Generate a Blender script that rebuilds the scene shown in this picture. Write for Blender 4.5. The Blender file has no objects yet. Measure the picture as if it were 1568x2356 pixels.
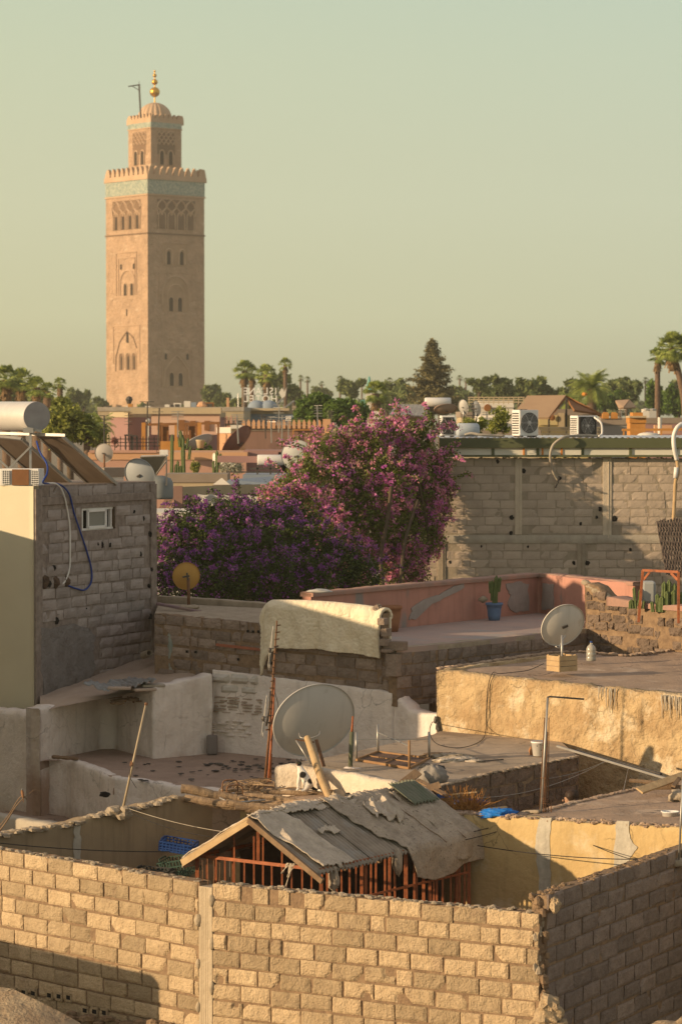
import bpy, bmesh, math, random
from mathutils import Vector, Matrix, noise
random.seed(7)
R = random.Random(11)
sc = bpy.context.scene
COL = sc.collection
F = 6533.0; CX = 784.0; CY = 1178.0; E = 14.3
PT = math.atan(218 / F); CP = math.cos(PT); SP = math.sin(PT)
def ray(u, v):
    x = (u - CX) / F; y = -(v - CY) / F
    return Vector((x, CP + y * SP, -SP + y * CP))
def P(u, v, d):
    r = ray(u, v); return Vector((0, 0, E)) + r * (d / r.y)
def PZ(u, v, z):
    r = ray(u, v); return Vector((0, 0, E)) + r * ((z - E) / r.z)
def PL(u, v, A, B):                      # point of a sight line on the vertical plane through A and B
    r = ray(u, v); nx, ny = -(B[1] - A[1]), (B[0] - A[0])
    return Vector((0, 0, E)) + r * ((A[0] * nx + A[1] * ny) / (r.x * nx + r.y * ny))
def px(d): return F / d                  # pixels per metre at distance d
def V(*a): return Vector(a)
def nz(p, s=1.0, o=0.0): return noise.noise(Vector((p[0] * s + o, p[1] * s + o * 1.7, p[2] * s - o)))
def fbm(p, s=1.0, n=3, o=0.0):
    a = 0; k = 1
    for i in range(n):
        a += k * nz(p, s, o + i * 7.3); s *= 2.1; k *= .5
    return a

# ------------------------------------------------------------ materials
def lin(c): return tuple(c) + (1.0,) if len(c) == 3 else tuple(c)
class NT:
    def __init__(s, name):
        s.m = bpy.data.materials.new(name); s.m.use_nodes = True; s.t = s.m.node_tree; s.n = s.t.nodes
        s.b = s.n['Principled BSDF']; s.out = s.n['Material Output']
        s.tc = s.n.new('ShaderNodeTexCoord'); s.geo = s.n.new('ShaderNodeNewGeometry')
    def L(s, a, b): s.t.links.new(a, b)
    def put(s, inp, v):
        if hasattr(v, 'is_linked'): s.L(v, inp)
        else: inp.default_value = v
    def noise(s, scale, detail=4, rough=.6, stretch=None, vec=None, w=0):
        v = vec or s.tc.outputs['Object']
        if stretch or w:
            mp = s.n.new('ShaderNodeMapping'); s.L(v, mp.inputs[0])
            mp.inputs['Scale'].default_value = stretch or (1, 1, 1); mp.inputs['Location'].default_value = (w, w * .7, w * 1.3); v = mp.outputs[0]
        n = s.n.new('ShaderNodeTexNoise'); s.L(v, n.inputs['Vector'])
        n.inputs['Scale'].default_value = scale; n.inputs['Detail'].default_value = detail; n.inputs['Roughness'].default_value = rough
        return n.outputs['Fac']
    def ramp(s, fac, a, b):
        r = s.n.new('ShaderNodeMapRange'); s.L(fac, r.inputs['Value']); r.inputs['From Min'].default_value = a; r.inputs['From Max'].default_value = b
        return r.outputs['Result']
    def mix(s, f, a, b, mode='MIX'):
        m = s.n.new('ShaderNodeMix'); m.data_type = 'RGBA'; m.blend_type = mode
        s.put(m.inputs['Factor'], f)
        s.put(m.inputs['A'], lin(a) if isinstance(a, tuple) else a); s.put(m.inputs['B'], lin(b) if isinstance(b, tuple) else b)
        return m.outputs['Result']
    def math(s, op, a, b=0.0):
        m = s.n.new('ShaderNodeMath'); m.operation = op; s.put(m.inputs[0], a); s.put(m.inputs[1], b); return m.outputs[0]
    def attr(s, name='tint'):
        a = s.n.new('ShaderNodeAttribute'); a.attribute_name = name; return a.outputs['Fac']
    def bump(s, h, strength=.5, dist=.02):
        b = s.n.new('ShaderNodeBump'); b.inputs['Strength'].default_value = strength; b.inputs['Distance'].default_value = dist
        s.L(h, b.inputs['Height']); s.L(b.outputs[0], s.b.inputs['Normal'])
MATS = {}
def M(name, c1, c2=None, sc=2.5, lo=.35, hi=.65, rough=.9, metal=0.0, bump=0.0, bsc=25, bd=.02, tint=0.0, c3=None, s3=.8, t3=.55, w3=.08,
      streak=0.0, dirt=None, spec=.25, fine=0.0, trans=0.0, stretch3=None, extra=None, crack=0.0, cs=1.1):
    """one procedural surface: c1/c2 blotches, c3 patches, vertical streaks, dirt rising from z0 to z1, fine grain, bump"""
    if name in MATS: return MATS[name]
    s = NT(name); col = lin(c1)
    if c2: col = s.mix(s.ramp(s.noise(sc, 6), lo, hi), c1, c2)
    else: col = s.mix(0.0, c1, c1)
    if c3: col = s.mix(s.ramp(s.noise(s3, 7, .65, stretch3, w=3.1), t3, t3 + w3), col, c3)
    if tint:
        k = s.ramp(s.attr(), 0, 1); k = s.math('MULTIPLY_ADD', k, tint * 2); s.n[-1].inputs[2].default_value = 1 - tint
        cc = s.n.new('ShaderNodeCombineColor'); [s.L(k, cc.inputs[i]) for i in range(3)]
        col = s.mix(1.0, col, cc.outputs[0], 'MULTIPLY')
    if streak:
        f = s.ramp(s.noise(2.2, 5, .6, (3.2, 3.2, .28), w=1.7), .52, .8)
        col = s.mix(s.math('MULTIPLY', f, streak), col, tuple(x * .42 for x in c1))
    if fine:
        f = s.ramp(s.noise(45, 3, .6), .42, .72); col = s.mix(s.math('MULTIPLY', f, fine), col, tuple(x * .45 for x in c1))
    if crack:
        vo = s.n.new('ShaderNodeTexVoronoi'); vo.feature = 'DISTANCE_TO_EDGE'; vo.inputs['Scale'].default_value = cs
        nn = s.n.new('ShaderNodeTexNoise'); nn.inputs['Scale'].default_value = 3.0; nn.inputs['Detail'].default_value = 5; s.L(s.tc.outputs['Object'], nn.inputs['Vector'])
        va = s.n.new('ShaderNodeVectorMath'); va.operation = 'MULTIPLY_ADD'; s.L(nn.outputs['Color'], va.inputs[0]); va.inputs[1].default_value = (.55, .55, .55); s.L(s.tc.outputs['Object'], va.inputs[2]); s.L(va.outputs[0], vo.inputs['Vector'])
        f = s.math('MULTIPLY', s.ramp(vo.outputs['Distance'], .016, .003), s.ramp(s.noise(.9, 2, w=8), .48, .6))
        col = s.mix(s.math('MULTIPLY', f, crack), col, tuple(x * .3 for x in c1))
    if dirt:
        z0, z1, dc, ds = dirt
        sx = s.n.new('ShaderNodeSeparateXYZ'); s.L(s.geo.outputs['Position'], sx.inputs[0])
        zz = s.math('ADD', sx.outputs[2], s.math('MULTIPLY', s.noise(3.0, 5), (z1 - z0) * 1.1))
        f = s.ramp(zz, z1 + (z1 - z0) * .3, z0 + (z1 - z0) * .5); col = s.mix(s.math('MULTIPLY', f, ds), col, dc)
    s.L(col, s.b.inputs['Base Color'])
    s.b.inputs['Roughness'].default_value = rough; s.b.inputs['Metallic'].default_value = metal
    s.b.inputs['Specular IOR Level'].default_value = spec
    if bump:
        h = s.math('ADD', s.noise(bsc, 5, .65), s.math('MULTIPLY', s.noise(bsc * .22, 4, .6, w=5), 1.6)); s.bump(h, bump, bd)
    if trans: s.b.inputs['Transmission Weight'].default_value = trans
    if extra: extra(s)
    MATS[name] = s.m; return s.m

def leafmat(name, dark, light, rough=.55, sub=.35):
    s = NT(name); col = s.mix(s.attr(), dark, light)
    s.L(col, s.b.inputs['Base Color']); s.b.inputs['Roughness'].default_value = rough; s.b.inputs['Specular IOR Level'].default_value = .3
    tr = s.n.new('ShaderNodeBsdfTranslucent'); s.L(col, tr.inputs[0])
    mx = s.n.new('ShaderNodeMixShader'); mx.inputs[0].default_value = sub
    s.L(s.b.outputs[0], mx.inputs[1]); s.L(tr.outputs[0], mx.inputs[2]); s.L(mx.outputs[0], s.out.inputs[0])
    return s.m

# ------------------------------------------------------------ mesh builder
class MB:
    def __init__(s): s.v = []; s.f = []; s.t = []; s.m = []
    def add(s, vs, fs, tint=.5, mi=0):
        o = len(s.v); s.v.extend([tuple(x) for x in vs])
        for f in fs: s.f.append(tuple(o + i for i in f)); s.t.append(tint); s.m.append(mi)
        return s
    def obox(s, c, ax, ay, az, tint=.5, mi=0):      # centre and three half-axis vectors
        c = Vector(c); vs = [c + ax * i + ay * j + az * k for k in (-1, 1) for j in (-1, 1) for i in (-1, 1)]
        return s.add(vs, [(0, 2, 3, 1), (4, 5, 7, 6), (0, 1, 5, 4), (2, 6, 7, 3), (0, 4, 6, 2), (1, 3, 7, 5)], tint, mi)
    def box(s, c, sx, sy, sz, rz=0.0, tint=.5, mi=0):
        a = Vector((math.cos(rz), math.sin(rz), 0)); b = Vector((-math.sin(rz), math.cos(rz), 0))
        return s.obox(c, a * sx / 2, b * sy / 2, V(0, 0, sz / 2), tint, mi)
    def beam(s, p, q, w, h=None, up=V(0, 0, 1), tint=.5, mi=0):
        p = Vector(p); q = Vector(q); h = h or w; d = (q - p); a = d.normalized()
        b = a.cross(up)
        if b.length < .05: b = a.cross(V(0, 1, 0))
        b.normalize(); c = b.cross(a)
        return s.obox((p + q) / 2, d / 2, b * w / 2, c * h / 2, tint, mi)
    def tube(s, pts, r, n=8, tint=.5, mi=0, cap=True):
        pts = [Vector(p) for p in pts]; rs = r if isinstance(r, (list, tuple)) else [r] * len(pts)
        vs = []; prev = None
        for i, p in enumerate(pts):
            a = (pts[min(i + 1, len(pts) - 1)] - pts[max(i - 1, 0)]).normalized()
            if prev is None:
                prev = a.cross(V(0, 0, 1))
                if prev.length < .05: prev = a.cross(V(1, 0, 0))
            b = (prev - a * prev.dot(a)).normalized(); prev = b; c = a.cross(b)
            vs += [p + (b * math.cos(k * 2 * math.pi / n) + c * math.sin(k * 2 * math.pi / n)) * rs[i] for k in range(n)]
        fs = [(i * n + k, i * n + (k + 1) % n, (i + 1) * n + (k + 1) % n, (i + 1) * n + k) for i in range(len(pts) - 1) for k in range(n)]
        if cap: fs += [tuple(range(n))[::-1], tuple((len(pts) - 1) * n + k for k in range(n))]
        return s.add(vs, fs, tint, mi)
    def lathe(s, prof, c=V(0, 0, 0), n=24, axis=None, tint=.5, mi=0, rad=None):
        """profile of (radius, height) turned about an axis through c"""
        c = Vector(c); ax = (axis or V(0, 0, 1)).normalized()
        b = ax.cross(V(0, 1, 0));  b = b if b.length > .05 else ax.cross(V(1, 0, 0)); b.normalize(); d = ax.cross(b)
        vs = []
        for r, h in prof:
            for k in range(n):
                a = k * 2 * math.pi / n; rr = r * (rad(a, h) if rad else 1)
                vs.append(c + ax * h + (b * math.cos(a) + d * math.sin(a)) * rr)
        fs = [(i * n + k, i * n + (k + 1) % n, (i + 1) * n + (k + 1) % n, (i + 1) * n + k) for i in range(len(prof) - 1) for k in range(n)]
        return s.add(vs, fs, tint, mi)
    def ball(s, c, r, n=12, sq=(1, 1, 1), jit=0.0, tint=.5, mi=0):
        c = Vector(c); vs = []; m = n // 2; o = R.random() * 50
        for i in range(m + 1):
            th = math.pi * i / m
            for k in range(n):
                a = k * 2 * math.pi / n; q = V(math.sin(th) * math.cos(a), math.sin(th) * math.sin(a), math.cos(th))
                w = 1 + jit * fbm(q, 1.6, 3, o); vs.append(c + V(q.x * sq[0], q.y * sq[1], q.z * sq[2]) * r * w)
        fs = [(i * n + k, (i + 1) * n + k, (i + 1) * n + (k + 1) % n, i * n + (k + 1) % n) for i in range(m) for k in range(n)]
        return s.add(vs, fs, tint, mi)
    def grid(s, fn, nu, nv, tint=.5, mi=0):
        vs = [fn(i / nu, j / nv) for j in range(nv + 1) for i in range(nu + 1)]; w = nu + 1
        fs = [(j * w + i, j * w + i + 1, (j + 1) * w + i + 1, (j + 1) * w + i) for j in range(nv) for i in range(nu)]
        return s.add(vs, fs, tint, mi)
    def build(s, name, mat, parent=None, smooth=False, origin=None, bevel=0.0, solid=0.0, world=True):
        if parent is not None and world: o = parent.get('_w', parent.location); o = Vector(o)
        elif parent is not None: o = V(0, 0, 0)
        elif origin is not None: o = Vector(origin)
        else:
            xs = [p[0] for p in s.v]; ys = [p[1] for p in s.v]; zs = [p[2] for p in s.v]
            o = V((min(xs) + max(xs)) / 2, (min(ys) + max(ys)) / 2, min(zs))
        me = bpy.data.meshes.new(name); me.from_pydata([(p[0] - o.x, p[1] - o.y, p[2] - o.z) for p in s.v], [], s.f)
        for mm in (mat if isinstance(mat, (list, tuple)) else [mat]): me.materials.append(mm)
        me.polygons.foreach_set('material_index', s.m)
        a = me.attributes.new('tint', 'FLOAT', 'FACE'); a.data.foreach_set('value', s.t)
        if smooth: me.polygons.foreach_set('use_smooth', [True] * len(me.polygons))
        me.update()
        ob = bpy.data.objects.new(name, me); COL.objects.link(ob)
        if parent is not None: ob.parent = parent; ob['_w'] = tuple(o)
        else: ob.location = o
        if bevel:
            b = ob.modifiers.new('bevel', 'BEVEL'); b.width = bevel; b.segments = 2; b.limit_method = 'ANGLE'
        if solid:
            b = ob.modifiers.new('solid', 'SOLIDIFY'); b.thickness = solid; b.offset = 0
        return ob
def tag(o, label=None, cat=None, group=None, kind=None):
    if label: o['label'] = label
    if cat: o['category'] = cat
    if group: o['group'] = group
    if kind: o['kind'] = kind
    return o
def empty(name, loc, label, cat, group=None):
    o = bpy.data.objects.new(name, None); COL.objects.link(o); o.location = loc; o.empty_display_size = .2
    o['_w'] = tuple(loc)
    return tag(o, label, cat, group)
def copy_tree(o, parent=None):
    c = o.copy(); COL.objects.link(c); c.parent = parent
    for ch in [x for x in bpy.data.objects if x.parent == o]: copy_tree(ch, c)
    return c
def structure(o): o['kind'] = 'structure'; return o
def curve(pts, n=8):                                     # Catmull-Rom through points
    pts = [Vector(p) for p in pts]; q = [pts[0] * 2 - pts[1]] + pts + [pts[-1] * 2 - pts[-2]]; out = []
    for i in range(1, len(q) - 2):
        for k in range(n):
            t = k / n; a, b, c, d = q[i - 1:i + 3]
            out.append(.5 * ((2 * b) + (c - a) * t + (2 * a - 5 * b + 4 * c - d) * t * t + (3 * b - a - 3 * c + d) * t ** 3))
    return out + [pts[-1]]
def sagline(p, q, sag, n=14):
    p = Vector(p); q = Vector(q); return [p.lerp(q, i / n) - V(0, 0, sag * 4 * (i / n) * (1 - i / n)) for i in range(n + 1)]

# ------------------------------------------------------------ walls
def ribbon(mb, tops, zbot, thick, amp=.012, step=.09, rr=.03, topamp=.015, ns=2.2, seed=0.0, cap=True, back=True, lean=0.0):
    """plastered wall: tops = [(x,y,z)...] read left to right as seen from its front, rounded uneven top, slightly wavy face"""
    T = [Vector(t) for t in tops]; st = []
    for a, b in zip(T[:-1], T[1:]):
        n = max(1, int((b - a).length / step))
        st += [a.lerp(b, i / n) for i in range(n)]
    st.append(T[-1]); N = len(st); zb = zbot if callable(zbot) else (lambda i: zbot)
    nv = max(3, int((sum(t.z for t in T) / len(T) - zb(.5)) / (step * 1.1))); nv = min(nv, 60)
    vs = []; prof_n = 0
    for i, p in enumerate(st):
        a = st[max(i - 1, 0)]; b = st[min(i + 1, N - 1)]; d = V(b.x - a.x, b.y - a.y, 0).normalized(); nrm = V(d.y, -d.x, 0)
        zt = p.z + topamp * fbm(V(p.x * 3, p.y * 3, 0), 1.2, 3, seed + 9); z0 = zb(i / (N - 1))
        col = []
        for j in range(nv + 1):
            k = j / nv; z = z0 + (zt - rr - z0) * k
            q = V(p.x, p.y, z) ; q += nrm * (amp * fbm(q, ns, 3, seed) + lean * (1 - k)); col.append(q)
        top = V(p.x, p.y, zt) + nrm * (amp * .5 * fbm(V(p.x, p.y, zt), ns, 2, seed))
        col.append(top - nrm * rr * .3 - V(0, 0, rr * .35)); col.append(top - nrm * rr)
        if cap:
            m = max(2, int(thick / .1))
            for k in range(1, m + 1):
                q = top - nrm * (rr + (thick - rr) * k / m); q.z += topamp * .6 * fbm(q, 4, 2, seed + 4); col.append(q)
            if back: col.append(V(p.x, p.y, z0) - nrm * thick)
        vs += col; prof_n = len(col)
    fs = [(i * prof_n + j, (i + 1) * prof_n + j, (i + 1) * prof_n + j + 1, i * prof_n + j + 1) for i in range(N - 1) for j in range(prof_n - 1)]
    if cap and back: fs += [tuple(range(prof_n))[::-1], tuple((N - 1) * prof_n + j for j in range(prof_n))]
    mb.add(vs, fs); return mb
def floor_poly(mb, pts, amp=.012, step=.16, seed=0.0, drop=.35, tint=.5):
    """uneven roof or floor inside the outline pts (3-D, any order round), with a skirt below its edge"""
    P2 = [(p[0], p[1]) for p in pts]
    x0 = min(p[0] for p in P2); x1 = max(p[0] for p in P2); y0 = min(p[1] for p in P2); y1 = max(p[1] for p in P2)
    bm = bmesh.new(); vv = [bm.verts.new(p) for p in pts]; bm.faces.new(vv)
    bmesh.ops.triangulate(bm, faces=bm.faces[:])
    n = max(2, int(max(x1 - x0, y1 - y0) / step))
    for k in range(12):
        es = [e for e in bm.edges if e.calc_length() > step * 1.6]
        if not es or len(bm.faces) > 16000: break
        bmesh.ops.subdivide_edges(bm, edges=es, cuts=1, use_grid_fill=False); bmesh.ops.triangulate(bm, faces=bm.faces[:])
    for v in bm.verts:
        if not v.is_boundary: v.co.z += amp * fbm(v.co, 1.3, 4, seed)
    bm.verts.index_update(); bm.faces.index_update()
    mb.add([v.co.copy() for v in bm.verts], [tuple(v.index for v in f.verts) if f.normal.z >= 0 else tuple(v.index for v in f.verts)[::-1] for f in bm.faces], tint)
    n = len(pts)
    for i in range(n):
        a = Vector(pts[i]); b = Vector(pts[(i + 1) % n]); mb.add([a, b, b - V(0, 0, drop), a - V(0, 0, drop)], [(0, 1, 2, 3)], tint)
    bm.free(); return mb
def blocks(bm_, mm, A, B, ztA, ztB, zbot, L=.5, H=.195, joint=.02, proud=.02, rough=.006, nx=8, ny=4, skip=None, seed=1, jit=.006,
           shiftrow=.5, squeeze=0.0, mamp=.006, mstep=.1, thick=.2, mback=True, wob=0.0, course0=0.0, missing=0.0, tone=(0, 1), chip=.35):
    """bm_ gets the blocks, mm the mortar; A,B = (x,y) left and right ends seen from the front"""
    r = random.Random(seed); A = V(A[0], A[1], 0); B = V(B[0], B[1], 0); d = (B - A); W = d.length; d.normalize(); n = V(d.y, -d.x, 0)
    ph = H + joint; rows = int((max(ztA, ztB) - zbot) / ph) + 2
    for row in range(rows):
        s0 = -((row % 2) * shiftrow * (L + joint)) - r.random() * .06 * L; s = s0
        while s < W:
            l = L * (1 + r.uniform(-.05, .05)); 
            if squeeze and r.random() < squeeze: l *= r.uniform(.35, .7)
            a0 = max(s, 0.004); a1 = min(s + l, W - .004); s += l + joint * r.uniform(.6, 1.4)
            if a1 - a0 < .05: continue
            mid = (a0 + a1) / 2; zt = ztA + (ztB - ztA) * mid / W - course0 - row * ph + wob * nz(V(mid * .8, row * .7, seed), 1)
            dz = r.uniform(-jit, jit); h = H * (1 + r.uniform(-.03, .03)); z1 = zt + dz; z0 = z1 - h
            if z1 < zbot: continue
            z0 = max(z0, zbot)
            if skip and skip(mid, (z0 + z1) / 2, a0, a1): continue
            if r.random() < missing: continue
            pr = proud * r.uniform(.7, 1.25); tilt = r.uniform(-.006, .006); tl2 = r.uniform(-.004, .004)
            tn = r.uniform(*tone); o = r.random() * 90; vs = []
            slope = (ztB - ztA) / W
            for j in range(ny + 1):
                for i in range(nx + 1):
                    fu = i / nx; fv = j / ny
                    e = min(fu, 1 - fu) * l; g = min(fv, 1 - fv) * h; ed = min(e, g)
                    x = a0 + (a1 - a0) * fu; z = z0 + (z1 - z0) * fv + slope * (x - mid)
                    q = A + d * x + V(0, 0, z)
                    if ed < .001: x += r.uniform(-.003, .003) ; z += r.uniform(-.003, .003)
                    out = pr + tilt * (fu - .5) * 2 + tl2 * (fv - .5) * 2 + rough * fbm(q, 14, 2, o) - (.5 * pr if ed < .001 else 0)
                    vs.append(A + d * x + V(0, 0, z) + n * out)
            w = nx + 1
            if chip and r.random() < chip:
                cv = vs[r.choice([0, nx, ny * w, ny * w + nx, r.randrange(len(vs))])]; cr_ = r.uniform(.05, .12)
                for q_ in range(len(vs)):
                    dd = (vs[q_] - cv).length
                    if dd < cr_: vs[q_] = vs[q_] - n * (pr + .012) * (1 - (dd / cr_) ** 3)
            fs = [(j * w + i, j * w + i + 1, (j + 1) * w + i + 1, (j + 1) * w + i) for j in range(ny) for i in range(nx)]
            bord = [i for i in range(w)] + [j * w + nx for j in range(1, ny + 1)] + [ny * w + i for i in range(nx - 1, -1, -1)] + [j * w for j in range(ny - 1, 0, -1)]
            k = len(vs); vs += [vs[b] - n * (pr * .5 + .03) for b in bord]; nb = len(bord)
            fs += [(bord[(i + 1) % nb], bord[i], k + i, k + (i + 1) % nb) for i in range(nb)]
            bm_.add(vs, fs, tn)
    if mm is not None:
        N = max(2, int(W / mstep)); Hh = max(ztA, ztB) - zbot; K = max(2, int(Hh / mstep))
        def fn(i, j):
            x = W * i; zt = ztA + (ztB - ztA) * i; z = zbot + (zt - zbot) * j; q = A + d * x + V(0, 0, z)
            return q + n * (mamp * fbm(q, 6, 3, seed))
        mm.grid(fn, N, K)
        if mback:
            m = max(2, int(thick / .06))
            def tp(i, j):
                x = W * i; zt = ztA + (ztB - ztA) * i; q = A + d * x + V(0, 0, zt) - n * (thick * j)
                if j > 0 or True: q.z += .022 * fbm(q, 7, 3, seed + 3) * (1 if 0 < j else .5)
                return q
            mm.grid(tp, max(2, int(W / .05)), m)
            a = A - n * thick; b = B - n * thick
            mm.add([V(a.x, a.y, zbot), V(b.x, b.y, zbot), V(b.x, b.y, ztB), V(a.x, a.y, ztA)], [(0, 3, 2, 1)])
            for q, zt, fl in ((A, ztA, 1), (B, ztB, 0)):
                qb = q - n * thick; f = (0, 1, 2, 3) if fl else (3, 2, 1, 0)
                mm.add([V(qb.x, qb.y, zbot), V(q.x, q.y, zbot), V(q.x, q.y, zt), V(qb.x, qb.y, zt)], [f])
def yl(y0, u, k=.72):                     # point on the line y = y0 - k x seen at column u
    a = (u - CX) / F / CP; y = y0 / (1 + k * a); return (a * y, y)
def zat(v, y): return P(784, v, y).z
HAZE = 0.00035
# ------------------------------------------------------------ shared materials
m_block = M('block_cement', (.60, .455, .285), (.48, .355, .215), 5, .35, .7, rough=.95, bump=.9, bsc=42, bd=.045, tint=.27, fine=.45, c3=(.44, .32, .205), s3=3.0, t3=.56, w3=.14)
m_mort = M('mortar', (.30, .205, .125), (.20, .135, .085), 9, rough=.97, bump=.8, bsc=30, bd=.025)
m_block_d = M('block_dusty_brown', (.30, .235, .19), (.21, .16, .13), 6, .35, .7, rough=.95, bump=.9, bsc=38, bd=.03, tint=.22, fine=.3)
m_gblock = M('block_grey', (.37, .315, .285), (.29, .245, .22), 3, rough=.95, bump=.5, bsc=30, tint=.14)
m_gmort = M('mortar_grey', (.21, .165, .14), (.31, .255, .215), 8, rough=.97, bump=.7, bsc=25)
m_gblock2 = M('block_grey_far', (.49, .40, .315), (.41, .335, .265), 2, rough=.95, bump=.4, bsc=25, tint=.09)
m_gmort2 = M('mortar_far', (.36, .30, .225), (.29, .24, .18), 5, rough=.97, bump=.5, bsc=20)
m_conc = M('concrete', (.42, .345, .255), (.33, .27, .195), 4, rough=.95, bump=.6, bsc=25, streak=.5, fine=.2)
m_conc_l = M('concrete_light', (.45, .40, .32), (.36, .31, .25), 3, rough=.95, bump=.5, bsc=25, streak=.3)
m_white = M('whitewash', (.76, .68, .61), (.66, .59, .52), 1.6, .4, .65, rough=.9, bump=.55, bsc=9, bd=.05, c3=(.52, .43, .36), s3=1.1, t3=.55, w3=.35,
            streak=.35, dirt=(7.6, 8.35, (.40, .25, .165), .8), crack=.5)
m_white2 = M('whitewash_upper', (.80, .72, .65), (.70, .62, .56), 1.6, .4, .65, rough=.9, bump=.5, bsc=9, bd=.05, c3=(.52, .39, .31), s3=1.3, t3=.57, w3=.3, streak=.4, crack=.6)
m_white3 = M('whitewash_low', (.76, .68, .61), (.66, .59, .52), 1.6, .4, .65, rough=.9, bump=.55, bsc=9, bd=.05, c3=(.50, .40, .33), s3=1.1, t3=.55, w3=.35, streak=.35, dirt=(6.85, 7.35, (.40, .25, .165), .8), crack=.5)
m_wtop = M('worn_top', (.38, .29, .22), (.42, .33, .26), 3, rough=.95, bump=.6, bsc=16)
m_floor_r = M('red_dust_roof', (.38, .275, .21), (.30, .215, .165), 1.5, rough=.95, bump=.5, bsc=20, c3=(.20, .145, .115), s3=2.2, t3=.60, w3=.14, stretch3=(1, 2.5, 1), fine=.3, crack=.6, cs=.8)
m_floor_b = M('brown_roof', (.43, .31, .22), (.34, .245, .175), 1.2, rough=.95, bump=.5, bsc=22, c3=(.50, .385, .285), s3=1.1, t3=.55, w3=.08, fine=.35, crack=.7, cs=.8)
m_floor_g = M('cement_roof', (.47, .37, .27), (.38, .30, .215), .8, rough=.9, bump=.35, bsc=22, c3=(.27, .21, .155), s3=.8, t3=.50, w3=.12, fine=.3, crack=.7, cs=.7, streak=.2)
m_yel = M('yellow_plaster', (.57, .42, .205), (.50, .355, .165), 1.5, rough=.92, bump=.4, bsc=9, bd=.05, c3=(.62, .50, .32), s3=1.7, t3=.56, w3=.14, streak=.5, crack=.6, fine=.1)
m_yel2 = M('ochre_plaster', (.57, .42, .235), (.42, .285, .15), 1.9, .38, .62, rough=.94, bump=1.0, bsc=7, bd=.09, c3=(.68, .56, .38), s3=1.3, t3=.53, w3=.10, streak=.45, fine=.2, crack=.75, cs=1.7)
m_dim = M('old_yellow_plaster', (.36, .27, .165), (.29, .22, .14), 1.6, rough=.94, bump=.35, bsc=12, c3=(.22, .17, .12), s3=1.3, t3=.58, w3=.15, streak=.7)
m_cream = M('cream_paint', (.56, .51, .37), (.52, .47, .34), .8, rough=.85, bump=.12, bsc=20)
m_pink = M('pink_plaster', (.50, .255, .195), (.42, .215, .165), 1.4, rough=.9, bump=.3, bsc=12, c3=(.27, .235, .215), s3=.9, t3=.60, w3=.06, streak=.4, stretch3=(1, 1, .45))
m_pinkcap = M('pink_cap', (.40, .225, .17), (.30, .2, .16), 3, rough=.92, bump=.5, bsc=15)
m_pinkfloor = M('pink_floor', (.42, .30, .25), (.34, .27, .24), 1.0, rough=.85, bump=.15, bsc=20, c3=(.32, .31, .29), s3=.6, t3=.55, w3=.1)
m_dwood = M('interior_shade_wood', (.10, .065, .045), (.06, .04, .03), 5, rough=.9)  # near-black wood: the shed interior's shade put into the colour
m_wood = M('weathered_wood', (.26, .175, .105), (.17, .11, .065), 5, rough=.85, bump=.5, bsc=20)
m_wood_l = M('pale_wood', (.50, .36, .2), (.40, .27, .14), 5, rough=.8, bump=.4, bsc=18)
m_log = M('old_log', (.40, .28, .17), (.20, .135, .085), 6, rough=.9, bump=.9, bsc=18, fine=.3)
m_rust = M('rust_red_paint', (.40, .13, .05), (.25, .08, .035), 8, rough=.6, bump=.3, bsc=40, c3=(.12, .05, .03), s3=6, t3=.6, w3=.1)
m_rustm = M('rusty_steel', (.24, .12, .06), (.15, .085, .05), 10, rough=.75, metal=.3, bump=.4, bsc=50)
m_steel = M('galvanised_steel', (.42, .40, .37), (.33, .32, .30), 5, rough=.45, metal=.6, spec=.5)
m_dsteel = M('dark_steel', (.07, .065, .06), (.11, .095, .08), 8, rough=.6, metal=.4)
m_wire = M('black_cable', (.025, .022, .02), rough=.6)
m_dish = M('dish_grey_paint', (.50, .48, .445), (.46, .445, .415), 1.2, rough=.5, c3=(.29, .24, .19), s3=2.0, t3=.62, w3=.16, spec=.3, streak=.3)
m_dishw = M('dish_white_paint', (.60, .56, .49), (.55, .51, .45), 2, rough=.5, c3=(.42, .34, .25), s3=2.4, t3=.58, w3=.2, streak=.4)
m_dishy = M('dish_ochre_paint', (.50, .29, .07), (.42, .23, .06), 2, rough=.6)
m_dishb = M('dish_brown_paint', (.22, .10, .075), (.18, .085, .07), 2, rough=.7)
m_plw = M('white_plastic', (.78, .76, .72), (.72, .69, .64), 3, rough=.45, spec=.4)
m_blk = M('black_plastic', (.03, .03, .03), (.045, .045, .045), 4, rough=.55)
m_blue = M('blue_plastic', (.010, .04, .16), (.012, .05, .19), 5, rough=.4, spec=.4)
m_bluetarp = M('blue_tarp', (.015, .20, .62), (.02, .15, .5), 9, rough=.4, bump=.6, bsc=15)
m_green = M('green_plastic', (.03, .065, .05), (.035, .075, .055), 5, rough=.45, spec=.4)
m_cloth = M('dusty_cloth', (.50, .415, .32), (.36, .295, .225), 5, rough=.98, bump=.7, bsc=18, bd=.03, c3=(.15, .12, .095), s3=20, t3=.60, w3=.05, fine=.55)
m_clothw = M('pale_cloth', (.62, .53, .42), (.45, .38, .30), 5, rough=.95, bump=.6, bsc=16, bd=.03, streak=.4, fine=.3)
m_blanket = M('wool_blanket', (.82, .73, .55), (.74, .64, .46), 5, rough=1.0, bump=.9, bsc=30, bd=.02, streak=.2)
m_corr = M('corrugated_sheet', (.36, .30, .235), (.25, .205, .16), 4, rough=.8, bump=.3, bsc=20, c3=(.34, .31, .27), s3=1.5, t3=.55, w3=.1)
m_greens = M('green_sheet', (.13, .15, .10), (.19, .19, .14), 4, rough=.7)
m_bark = M('palm_bark', (.20, .13, .085), (.12, .08, .055), 8, rough=.95, bump=.6, bsc=20)
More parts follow.
